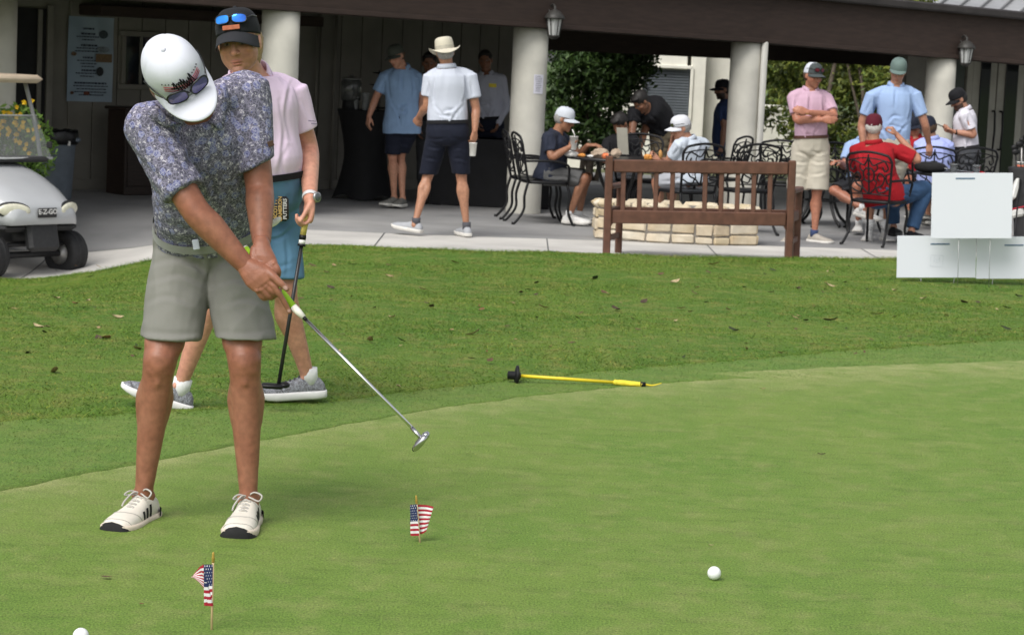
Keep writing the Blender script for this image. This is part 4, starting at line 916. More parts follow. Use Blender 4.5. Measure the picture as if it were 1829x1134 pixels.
for s in (-1, 1):
    MB().addp(tube(spline([cl_(s*.53, -.50, 1.0), cl_(s*.52, -.58, 1.33), cl_(s*.50, -.72, 1.72)], 12), .02, 8)).build('roof_strut', mat('strut', (.22, .22, .22), .5), cart)
    MB().addp(tube([cl_(s*.53, -2.0, .8), cl_(s*.50, -1.95, 1.72)], .02, 8)).build('roof_strut', mat('strut', (.22, .22, .22), .5), cart)
    MB().addp(box(cl_(s*.56, -.42, 1.16), .03, .06, .06, .006, AXc)).build('windshield_clip', m_plas, cart, False)
MB().addp(box(cl_(0, -1.28, 1.755), 1.16, 1.5, .075, .035, AXc)).build('roof', mat('tan_roof', (.52, .42, .31), .5, .08, 6), cart)

# ================================================================== bin, flowers
tb = on(93, 355, zp); tc_ = empty('trash_can', tb, label='grey plastic trash can with black liner against porch wall', cat='trash can')
m_bin = mat('bin_grey', (.17, .20, .235), .55, .12, 10)
V, f = lathe((0, 0, 0), [(.19, 0), (.2, .01), (.235, .62), (.25, .63), (.25, .68), (.24, .69)], 40); V[:, :2] *= (1+.018*np.cos(np.arctan2(V[:, 1], V[:, 0])*10))[:, None]
MB().add(V, f).build('bin_body', m_bin, tc_, True, True)
for s in (-1, 1): MB().addp(box((s*.262, -.02, .635), .05, .11, .045, .012)).build('handle', m_bin, tc_, False, True)
V, f = lathe((0, 0, 0), [(.245, .585), (.262, .60), (.264, .66), (.255, .71), (.25, .735), (.22, .72), (.12, .68), (.01, .66)], 48); V = V*(1+.03*np.array([noise.noise(Vector(v)*22) for v in V]))[:, None]
MB().add(V, f).build('liner', mat('bin_liner', (.008, .008, .009), .3, .2, 20, .004, 40), tc_, True, True)
MB().addp(box((.2, -.17, .60), .03, .008, .05, .004)).build('tag', m_foam, tc_, False, True)
fp = at(20, 330, 22.85); fp[2] = float(zp(fp[0], fp[1]))
fl = empty('flowering_plant', fp, label='yellow flowering bush in a pot behind the golf cart', cat='plant')
MB().addp(lathe((0, 0, 0), [(.18, 0), (.24, .3), (.26, .32), (.25, .34), (.2, .33)], 28)).build('pot', mat('terracotta', (.3, .16, .10), .8, .15, 12), fl, True, True)
st = MB()
for i in range(12):
    a = rng.uniform(0, 6.28); r_ = rng.uniform(.15, .36); st.addp(tube(spline([(.03*math.cos(a), .03*math.sin(a), .3), (.4*r_*math.cos(a), .4*r_*math.sin(a), .6), (r_*math.cos(a), r_*math.sin(a), rng.uniform(.8, 1.12))], 8), .006, 6))
st.build('stems', mat('green_stem', (.08, .12, .04), .7), fl, True, True)
n = 2600; d = rng.normal(size=(n, 3)); d /= np.linalg.norm(d, axis=1)[:, None]; C = d*(rng.uniform(.2, 1, n)**.5)[:, None]*np.array([.44, .36, .46])+v3(0, 0, .80)
V, k = leaf_cloud(C, rng.uniform(.03, .06, n)); f_ = rng.uniform(size=n)[:, None]; me = quads_mesh('foliage', V, k, (np.array([[.09, .19, .03]])*(1-f_)+np.array([[.20, .33, .06]])*f_)*rng.uniform(.7, 1.3, n)[:, None])
link_mesh('foliage', me, mat('leaf_attr', (1, 1, 1)), fl, False)
def bloom(c, s):
    mb = MB()
    for k in range(5):
        a = k*2*PI/5+rng.uniform(0, .6); dv = v3(math.cos(a)*.8, -.5+rng.uniform(-.3, .3), math.sin(a)); dv = nrm(dv)
        sd_ = nrm(np.cross(dv, v3(.2, 1, .1))); mb.add([c, c+dv*s*.6+sd_*s*.45, c+dv*s*1.05, c+dv*s*.6-sd_*s*.45], [(0, 1, 2, 3)])
    return mb
for (px, py) in ((3, 212), (22, 205), (8, 222), (36, 200), (38, 222), (30, 215), (14, 235), (60, 238), (68, 248), (64, 232), (48, 182), (36, 248), (44, 265), (2, 232), (26, 236)):
    c = at(px, py, 22.5+rng.uniform(-.03, .06))-fp
    for q in range(3): bloom(c+rng.normal(size=3)*.026, .027).build('blossom', mat('yellow_petal', (.85, .55, .02), .6, .1, 30), fl, False, True)

# ================================================================== things under the porch roof
m_cloth = mat('black_spandex', (.006, .006, .007), .8, .3, 8)
def cocktail(px, Y, r, h, lab):
    p = at(px, 350, Y); p[2] = float(zp(p[0], p[1])); e = empty('cocktail_table', p, label=lab, cat='table', group='black covered high tables on the porch')
    MB().addp(lathe((0, 0, 0), [(r, h-.02), (r+.004, h-.01), (r, h)], 40)).build('tabletop', m_cloth, e, True, True)
    rings = []
    for z in np.linspace(0, 1, 16):
        t = np.linspace(0, 2*PI, 40, endpoint=False); mid = .26+.74*abs(2*z-1)**1.5; rr = r*(.62+.38*mid)*(1+.10*(1-z)**3*np.cos(4*t)); zz = z*(h-.012)+np.where(z < .01, .05*(1-np.cos(4*t))*.6, 0)
        rings.append(np.stack([rr*np.cos(t), rr*np.sin(t), zz], 1))
    MB().addp(loft(rings, False)).build('stretch_cover', m_cloth, e, True, True); return p+v3(0, 0, h)
ct = cocktail(650, 27.2, .34, 1.03, 'tall table under a black stretch cover, holding drinks dispenser')
p = at(875, 350, 27.1); p[2] = float(zp(p[0], p[1])); e = empty('buffet_table', p, label='black clothed buffet table behind the man in the sun hat', cat='table')
MB().addp(box((0, 0, .755), 1.3, .6, .03, .008)).build('tabletop', m_cloth, e, False, True)
V, f = loft([np.array([(x*.66*(1+.01*k), y*.31*(1+.02*k), z) for x, y in ((-1, -1), (0, -1.01), (1, -1), (1, 0), (1, 1), (0, 1), (-1, 1), (-1, 0))]) for k, z in enumerate((.77, .5, .25, .01))]); MB().add(V, f).build('tablecloth', m_cloth, e, False, True)
m_cg = mat('glassware', (.12, .125, .12), .12, .1, 10, trans=.5)
p = at(626, 194, 27.1); p[2] = ct[2]; e = empty('drinks_dispenser', p, label='glass drinks dispenser on the tall black table', cat='dispenser')
MB().addp(lathe((0, 0, 0), [(.10, .10), (.115, .12), (.12, .3), (.105, .33), (.105, .34), (.001, .341)], 28)).build('jar', m_cg, e, True, True)
MB().addp(lathe((0, 0, 0), [(.11, 0), (.10, .01), (.095, .09), (.1, .1)], 20)).build('stand', m_black, e, True, True)
MB().addp(lathe((0, 0, .34), [(.11, 0), (.11, .015), (.03, .03), (.025, .05), (.001, .055)], 20)).build('lid', mat('pewter', (.25, .25, .24), .3, metallic=.7), e, True, True)
for (px, hh, lab) in ((634, .15, 'stack of clear cups nearest the drinks dispenser'), (652, .2, 'taller stack of clear cups on the tall black table')):
    p = at(px, 194, 27.05); p[2] = ct[2]; mb = MB()
    tag(mb.addp(lathe(p, [(.03, 0), (.032, .01), (.04, hh-.02), (.043, hh-.015), (.043, hh), (.035, hh-.002)], 18)).build('cup_stack', mat('cup_shine', (.28, .29, .29), .2, .2, 12, trans=.3)), lab, 'cups', 'cup stacks on the tall table')
p = at(675, 194, 27.15); p[2] = ct[2]; e = empty('tiered_tray', p, label='dark two tier serving tray behind the man in the grey cap', cat='tray')
MB().addp(tube([(0, 0, 0), (0, 0, .46)], .008, 8)).build('post', m_black, e, True, True)
for z, r_ in ((.02, .13), (.28, .11), (.42, .08)): MB().addp(lathe((0, 0, z), [(r_*.5, 0), (r_, .012), (r_, .018), (.001, .01)], 24)).build('tray', m_black, e, True, True)
p = at(266, 330, 26.3); p[2] = float(zp(p[0], p[1])); e = empty('wood_cabinet', p, rz=math.atan2(wu[1], wu[0]), label='dark wood cabinet under the service window', cat='cabinet')
m_wd = mat('dark_wood', (.022, .013, .009), .5, .3, 8, stretch=(1, 1, 6))
MB().addp(box((0, .1, .47), .75, .4, .94, .01)).build('carcass', m_wd, e, False, True); MB().addp(box((0, .08, .955), .82, .48, .035, .008)).build('top', m_wd, e, False, True)
for s in (-1, 1): MB().addp(box((s*.18, -.107, .5), .33, .018, .8, .006)).build('door', m_wd, e, False, True)
# golf bag cut by the right edge
p = at(1838, 412, 23.3); p[2] = float(zp(p[0], p[1])); e = empty('golf_bag', p, label='black and white golf stand bag cut by the right edge', cat='golf bag')
bd = nrm(v3(-.10, .12, 1)); rr = [ering(bd*z, v3(.13*k, 0, 0), v3(0, .12*k, 0), 24) for z, k in ((0, .8), (.02, .95), (.12, 1.0), (.3, .9), (.5, .95), (.7, 1.02), (.85, 1.08), (.87, 1.05))]
MB().addp(loft(rr)).build('bag_body', mat('bag_black', (.014, .014, .015), .7, .3, 12, .002, 60), e, True, True)
MB().addp(box(bd*.66+v3(-.10, -.08, 0), .07, .06, .25, .025, [nrm((1, -.5, .25)), nrm((.5, 1, 0)), nrm((.25, .1, 1))])).build('pocket', mat('bag_white', (.6, .6, .58), .6), e, False, True)
MB().addp(box(bd*.42+v3(-.10, -.09, 0), .14, .05, .09, .03, [nrm((1, -.3, .3)), nrm((.3, 1, 0)), nrm((-.3, 0, 1))])).build('pocket', mat('bag_white', (.6, .6, .58), .6), e, False, True)
MB().addp(box(bd*.47+v3(-.08, -.10, 0), .15, .05, .015, .006, [nrm((1, -.3, .3)), nrm((.3, 1, 0)), nrm((-.3, 0, 1))])).build('trim', m_red, e, False, True)
for s in (-1, 1): MB().addp(tube([bd*.75+v3(s*.05, -.11, 0), v3(s*.16-.08, -.42, .01)], .008, 8)).build('stand_leg', m_black, e, True, True)
for i in range(5):
    q = v3(rng.uniform(-.07, .07), rng.uniform(-.06, .06), 0); MB().addp(tube([bd*.5+q, bd*(1.0+.04*i)+q], .006, 6)).addp(ellipsoid(bd*(1.02+.04*i)+q, v3(.04, 0, 0), v3(0, .02, 0), v3(0, 0, .03))).build('club', m_black, e, True, True)
# ================================================================== people
def skin_mat():
    if 'skin' in _M: return _M['skin']
    m = mat('skin', (1, 1, 1), .42, .16, 45, .0008, 220, attr='Col', spec=.35, detail=6)
    b = m.node_tree.nodes['Principled BSDF']; b.inputs['Subsurface Weight'].default_value = .0
    return m
PROF = [(-.20, .07, .06), (-.13, .135, .10), (-.06, .155, .118), (.04, .160, .118), (.18, .146, .106), (.36, .134, .098), (.55, .143, .106), (.74, .156, .114), (.86, .148, .104), (.95, .095, .080), (1.03, .062, .064)]
class Body:
    pass
def hand_parts(wr, d, n, side, curl=.5, k=1.0, spread=1., thumb=.5):
    """wrist, finger direction, palm normal (curl side), side = +1 thumb towards cross(d,n)"""
    d = nrm(d); n = nrm(n-d*np.dot(n, d)); l = np.cross(d, n)*side; out = []
    W = lambda a, b, c: wr+(d*a+l*b+n*c)*k
    out.append(loft([ering(W(a, b, 0), l*w_*k, n*t_*k, 16, 2.6) for a, b, w_, t_ in ((-.02, 0, .026, .021), (.012, 0, .029, .019), (.04, .002, .039, .018), (.07, .001, .043, .016), (.092, -.001, .040, .0135), (.098, -.001, .034, .010))]))
    for i, (lo, L) in enumerate(zip((.030, .0105, -.0105, -.030), (.074, .083, .077, .060))):
        c = curl[i] if np.ndim(curl) else curl
        p = W(.086-.006*abs(i-1), lo, 0); a = 0.; P = [p]; dirn = d+l*lo*2.2*spread
        for seg, f in ((.45, .75), (.31, 1.1), (.24, .7)):
            a += c*f; dv = nrm(dirn)*math.cos(a)+n*math.sin(a); p = p+dv*L*seg*k; P.append(p)
        r = (.0092, .0090, .0086, .0078)[i]*k; out.append(tube(spline(P, 12), np.linspace(r, r*.82, 12), 10, round_end=True))
    t0 = W(.018, .024, .006); t1 = t0+(d*.6+l*.75*thumb+n*.35)*.042*k; t2 = t1+(d*.85+l*.25*thumb+n*.4)*.034*k; t3 = t2+(d*.9+l*.05+n*.45)*.026*k
    out.append(tube(spline([t0, t1, t2, t3], 12), np.linspace(.0135, .0088, 12)*k, 10, round_end=True))
    return out
def head_parts(c, r, f, u, k=1.0, jaw=1.0):
    H = lambda a, b, d: c+(r*a+f*b+u*d)*k
    o = [ellipsoid(H(0, -.012, .030), r*.076*k, f*.096*k, u*.088*k, 28, 16), ellipsoid(H(0, .022, -.03), r*.066*k*jaw, f*.070*k, u*.082*k, 28, 16, 2.3),
         ellipsoid(H(0, .040, -.078), r*.047*k*jaw, f*.045*k, u*.038*k, 20, 12), ellipsoid(H(0, .072, -.100), r*.024*k, f*.02*k, u*.018*k),
         ellipsoid(H(0, .070, .022), r*.044*k, f*.020*k, u*.014*k), tube(np.array([H(0, .088, .012), H(0, .104, -.014), H(0, .108, -.03)]), [.0085*k, .0105*k, .014*k], 10, round_end=True),
         ellipsoid(H(0, .084, -.066), r*.024*k, f*.013*k, u*.006*k), ellipsoid(H(0, .081, -.077), r*.021*k, f*.013*k, u*.0065*k)]
    for s in (-1, 1):
        o += [ellipsoid(H(s*.078, -.008, -.006), r*.009*k+f*s*-.004, f*.018*k, u*.031*k, 12, 8), ellipsoid(H(s*.046, .056, -.022), r*.022*k, f*.025*k, u*.022*k), ellipsoid(H(s*.013, .096, -.034), r*.009*k, f*.010*k, u*.008*k)]
    return o
def face_paint(V, c, r, f, u, k, skin, beard=None, bs=.0, lips=True):
    q = (V-c)/k; a, b, d = q@r, q@f, q@u; C = np.tile(np.asarray(skin), (len(V), 1)); near = (abs(a) < .1) & (abs(b) < .14) & (abs(d) < .14)
    def blend(m, col, s): C[m] = C[m]*(1-s[m][:, None])+np.asarray(col)*s[m][:, None]
    front = near & (b > .03)
    g = np.exp(-((abs(a)-.046)/.02)**2-((d+.03)/.022)**2)*.35; blend(front, np.asarray(skin)*np.array([1.12, .72, .66]), g)
    g = np.exp(-(a/.014)**2-((d+.032)/.014)**2)*.35*(b > .085); blend(front, np.asarray(skin)*np.array([1.15, .75, .7]), g)
    if beard is not None:
        mk = (S((-.028-d)/.02)*S((b+.012)/.02)*(1-np.exp(-(a/.020)**2-((d+.070)/.008)**2)*.8)+np.exp(-(a/.03)**2-((d+.052)/.009)**2)*(b > .07))*near*(d > -.135); blend(near, beard, np.clip(mk, 0, 1)*bs)
    if lips: g = np.exp(-(a/.020)**4-((d+.071)/.0085)**2)*(b > .06); blend(front, np.asarray(skin)*np.array([.86, .48, .45]), g*.8); g = np.exp(-(a/.022)**4-((d+.0715)/.0022)**2)*(b > .06); blend(front, np.asarray(skin)*.3, g*.8)
    for s in (-1, 1):
        g = np.exp(-((a-s*.031)/.017)**2-((d-.002)/.010)**2)*.7; blend(front, np.asarray(skin)*.45, g)  # eye-socket shade painted into the skin colour
        g = np.exp(-((a-s*.031)/.0125)**4-((d-.001)/.0048)**4); blend(front, (.45, .40, .37), g*.8); g = np.exp(-((a-s*.031)/.0052)**4-((d-.001)/.0050)**4); blend(front, (.03, .024, .02), g); g = np.exp(-((a-s*.031)/.015)**4-((d-.0065)/.0018)**2); blend(front, (.04, .025, .02), g*.8)
        g = np.exp(-((a-s*.032)/.020)**4-((d-.021-.1*abs(a))/.005)**2); blend(front, np.asarray(skin)*.3, g*.75)
    return C
def cloth_fold(me, amp, seed, fine=1.0, axis=None, pins=None):
    """real folds: push vertices along their normals with stretched noise"""
    V, N = coords(me), normals(me); o = Vector((seed*7.3, seed*1.7, 0)); A = np.asarray(axis) if axis is not None else None; D = np.empty(len(V))
    Q = V.copy()
    if A is not None: Q = V-np.outer(V@A, A)*.78
    for i in range(len(V)):
        q = Vector(Q[i]); a = noise.noise(q*7*fine+o)+.6*(.35-abs(noise.noise(q*12*fine+o*2)))*2+.25*noise.noise(q*28*fine+o*3); D[i] = a
    set_coords(me, V+N*(D*amp)[:, None])
def to_px(V):
    d = V-CAMP; z = d@FW; return np.stack([CX+FPX*(d@RT)/z, CY-FPX*(d@UP)/z], 1)
def creases(me, lines, depth=.004, wpx=5., ridge=.6):
    """press sewn seams and pulled creases into the cloth along the given paths"""
    V, N = coords(me), normals(me); P = to_px(V); front = (N*(V-CAMP)).sum(1) < 0; D = np.zeros(len(V))
    for ln in lines:
        k = 1.0; w = wpx
        if isinstance(ln[-1], (int, float)): k = ln[-1]; ln = ln[:-1]
        Q = spline([(x, y, 0) for x, y in ln], 8*len(ln))[:, :2]; best = np.full(len(V), 1e9); sgn = np.zeros(len(V)); tt = np.zeros(len(V))
        for i in range(len(Q)-1):
            a, b = Q[i], Q[i+1]; ab = b-a; t = np.clip(((P-a)@ab)/(ab@ab+1e-9), 0, 1); c = a+t[:, None]*ab; dd = np.linalg.norm(P-c, axis=1); m = dd < best
            best[m] = dd[m]; sgn[m] = np.sign(ab[0]*(P[m, 1]-a[1])-ab[1]*(P[m, 0]-a[0])); tt[m] = (i+t[m])/(len(Q)-1)
        env = np.sin(PI*np.clip(tt, .02, .98))**.5
        D += front*env*k*(-depth*np.exp(-(best/w)**2)+ridge*depth*np.exp(-((best*sgn-1.7*w)/w)**2))
    set_coords(me, V+N*D[:, None])
def finish(name, me, m, e):
    org = world_of(e); V = coords(me); set_coords(me, V-org); return link_mesh(name, me, m, e)
def make_cap(e, c, r, f, u, k, m, mb_brim=None, style='cap', brim_m=None, front_m=None, curve=.35, length=.075, lift=0., rise=.008, drop=.014):
    """baseball cap: crown + brim (+ button)"""
    H = lambda a, b, d: c+(r*a+f*b+u*d)*k
    rings = []; n = 90; t = np.linspace(0, 2*PI, n, endpoint=False)
    for e_ in np.linspace(-.12, 1, 16):
        el = max(e_, 0)*PI/2; rad = math.cos(el)**.62 if e_ > 0 else 1.0; z = .036+.098*math.sin(el)**.95 if e_ > 0 else .036+.10*e_
        ct, st = np.cos(t), np.sin(t); ds = ((t+PI/6) % (PI/3))-PI/6; seam = 1-.022*np.exp(-(ds/.05)**2)+.012*np.cos(ds*3)*(1-max(e_, 0))*.6+.008*np.sin(t*5+e_*7)*max(0, 1-abs(e_-.35)*2)
        zf = z+rise*st*(1-max(e_, 0))+np.where(st > 0, .010*st*max(0, e_)*(1-max(0, e_)), 0)
        rings.append(np.array([H(.0855*rad*seam[i]*ct[i], -.008+.1045*rad*seam[i]*st[i], zf[i]) for i in range(n)]))
    mb = MB().addp(loft(rings))
    crown = mb.build('cap', m if front_m is None else [m, front_m], e)
    if front_m is not None:
        for p in crown.data.polygons:
            q = (np.array(p.center)+world_of(e)-c)/k
            if q@f > .012: p.material_index = 1
    MB().addp(ellipsoid(H(0, -.008, .135), r*.008*k, f*.008*k, u*.006*k, 10, 6)).build('button', brim_m or m, crown)
    # brim
    nu, nv = 25, 9; V = []
    for lay in (0, 1):
        for j in range(nv):
            s = j/(nv-1)
            for i in range(nu):
                a = -1.28+2.56*i/(nu-1); x0, y0 = .087*math.sin(a), -.008+.106*math.cos(a)
                ext = length*s*(math.cos(a/1.28*PI/2)**.55 if abs(a) < 1.279 else 0); x = x0*(1+.10*s*(1-abs(a)/1.6)); y = y0+ext
                z = .028+rise*math.cos(a)+lift*s-drop*s-curve*x*x*(6+4*s)*.62-lay*.004
                V.append(H(x, y, z))
    f1 = grid_faces(nu, nv); off = nu*nv; Fs = f1+[tuple(i+off for i in q[::-1]) for q in f1]
    Fs += [((nv-1)*nu+i, (nv-1)*nu+i+1, off+(nv-1)*nu+i+1, off+(nv-1)*nu+i) for i in range(nu-1)]
    MB().add(V, Fs).build('brim', brim_m or m, crown)
    return crown
def make_hat(e, c, r, f, u, k, m):
    H = lambda a, b, d: c+(r*a+f*b+u*d)*k; n = 40; t = np.linspace(0, 2*PI, n, endpoint=False); rings = []
    for rad, z in ((.9, .025), (1.0, .03), (1.0, .05), (.99, .085), (.95, .115), (.85, .137), (.6, .148), (.2, .142)):
        rings.append(np.array([H(.088*rad*math.cos(a), -.005+.106*rad*math.sin(a), z) for a in t]))
    h = MB().addp(loft(rings)).build('sun_hat', m, e)
    MB().addp(loft([np.array([H(.0895*math.cos(a), -.005+.1075*math.sin(a), z) for a in t]) for z in (.035, .066)], False)).build('hat_band', mat('hat_band', (.42, .39, .32), .8), h)
    V = []
    for lay in (0, 1):
        for s in np.linspace(0, 1, 7):
            for a in t: V.append(H((.086+.062*s)*math.cos(a), -.005+(.104+.066*s)*math.sin(a), .032-.024*s**2+.050*s**2*abs(math.cos(a))**2-.02*s*s*abs(math.sin(a))-.004*lay))
    f1 = grid_faces(n, 7, True); off = n*7; Fs = f1+[tuple(i+off for i in q[::-1]) for q in f1]+[(6*n+i, 6*n+(i+1) % n, off+6*n+(i+1) % n, off+6*n+i) for i in range(n)]
    MB().add(V, Fs).build('brim', m, h); return h
def make_hair(e, c, r, f, u, k, m, style='under'):
    H = lambda a, b, d: c+(r*a+f*b+u*d)*k
    if style == 'under': parts = [ellipsoid(H(0, -.028, .008), r*.0815*k, f*.086*k, u*.082*k, 28, 16)]
    elif style == 'long': parts = [ellipsoid(H(0, -.030, -.005), r*.088*k, f*.088*k, u*.098*k, 28, 16), ellipsoid(H(0, -.07, -.07), r*.066*k, f*.035*k, u*.05*k)]
    else: parts = [ellipsoid(H(0, -.020, .040), r*.083*k, f*.098*k, u*.092*k, 28, 16), ellipsoid(H(0, .03, .085), r*.066*k, f*.055*k, u*.035*k)]
    mb = MB()
    for V, F_ in parts:
        V = V+nrm(u)*0; D = np.array([noise.noise(Vector((v-c))*90)*.004+noise.noise(Vector((v-c))*35)*.004 for v in V]); V = V+(V-c)*(D/.08)[:, None]; mb.add(V, F_)
    return mb.build('hair', m, e)
def shoe(e, an, d, up, mu, ms, L=.295, k=1.08, sock=None, name='shoe', heel_black=None, laces=True, mlace=None, ring_extra=None):
    """an = ankle joint, d = toe direction, up = sole normal"""
    d = nrm(d); up = nrm(up-d*np.dot(up, d)); l = np.cross(d, up); o = an-up*.092*k-d*.075*k
    H = lambda s, a, z: o+d*s*L*k+l*a*k+up*z*k
    prof = [(0., .018, .040), (.02, .028, .062), (.07, .034, .082), (.16, .037, .094), (.27, .0375, .096), (.36, .038, .092), (.46, .0405, .080), (.58, .0465, .070), (.72, .0505, .062), (.84, .0495, .057), (.93, .043, .050), (.98, .032, .042), (1., .018, .034)]
    rings = []; t = np.linspace(0, PI, 13)
    for s, w_, h in prof:
        rings.append(np.array([H(s, w_*math.copysign(abs(math.cos(a))**.75, math.cos(a)), .020+(h-.020)*math.sin(a)**.7) for a in t]+[H(s, w_*q, .016) for q in (-.5, .5)]))
    sh = MB().addp(loft(rings)).build(name, mu, e)
    def sole_ring(z, gr, lift):
        R1 = []
        for s, w_, h in prof: R1.append((s, w_+gr))
        pts = [(s*(1+.02)-.01, w_) for s, w_ in R1]; poly = [H(s, w_, z+lift*max(0, s-.72)**2*2.0+lift*.3*max(0, .12-s)) for s, w_ in pts]+[H(s, -w_, z+lift*max(0, s-.72)**2*2.0+lift*.3*max(0, .12-s)) for s, w_ in pts[::-1]]
        return np.array(poly)
    MB().addp(loft([sole_ring(.0, -.001, .12), sole_ring(.006, .004, .10), sole_ring(.026, .006, .05), sole_ring(.034, .001, .02)])).build('sole', ms, sh)
    if laces:
        mb = MB()
        for i in range(4):
            s = .36+.065*i; z = np.interp(s, [q[0] for q in prof], [q[2] for q in prof])
            mb.addp(tube(spline([H(s, -.022, z-.012), H(s+.015, 0, z+.002), H(s+.005, .022, z-.012)], 9), .0028*k, 6)).addp(tube(spline([H(s+.03, -.022, z-.018), H(s+.015, 0, z+.003), H(s-.02, .022, z-.006)], 9), .0028*k, 6))
        mb.build('laces', mlace or mu, sh)
    MB().addp(ellipsoid(H(.30, 0, .094), l*.019*k, nrm(d-up*.55)*.034*k, nrm(up+d*.55)*.008*k, 12, 8)).build('tongue', mu, sh)
    if len(np.shape(prof)) and laces:
        for s_, bow_ in ((.60, .12), (.86, .05)):
            P_s = []
            for a in np.linspace(.12, PI-.12, 15):
                ss = s_+bow_*math.sin(a); w_ = np.interp(ss, [q[0] for q in prof], [q[1] for q in prof])+.0008; h_ = np.interp(ss, [q[0] for q in prof], [q[2] for q in prof])+.0008; P_s.append(H(ss, w_*math.copysign(abs(math.cos(a))**.75, math.cos(a)), .020+(h_-.020)*math.sin(a)**.7))
            MB().addp(tube(P_s, .0013*k, 5)).build('seam', mlace or mu, sh)
    if sock is not None:
        A = an+up*.0; mb = MB().addp(tube(np.array([H(.22, 0, .06), H(.235, 0, .10), A+up*.035*k-d*.004]), np.array([.036, .037, .038])*k, 16)); mb.build('sock', sock, e)
    return sh, H
def collar(e, nb, ax, fwd, r0, m, mouth=.35, k=1.0, name='collar'):
    """fold-over collar round the neck: nb = centre at neck base, ax = neck axis"""
    ax = nrm(ax); fwd = nrm(fwd-ax*np.dot(fwd, ax)); lt = np.cross(fwd, ax); n = 30; V = []
    A = np.linspace(mouth, 2*PI-mouth, n)
    rows = [(r0*.98, -.030), (r0*.98, .012), (r0*1.02, .018), (r0*1.12, .006), (r0*1.24, -.026)]
    for j, (rr, z) in enumerate(rows):
        for a in A:
            fr = math.exp(-((min(a, 2*PI-a)-mouth)/.35)**2); z2 = z-(.020*fr if j < 3 else .034*fr*(j-2)/1.4); rr2 = rr*(1+.10*fr*(j >= 3)); V.append(nb+(fwd*math.cos(a)+lt*math.sin(a))*rr2*k+ax*z2*k-fwd*.0)
    mb = MB().add(V, grid_faces(n, len(rows))); ob_ = mb.build(name, m, e)
    sm = ob_.modifiers.new('th', 'SOLIDIFY'); sm.thickness = .003; return ob_
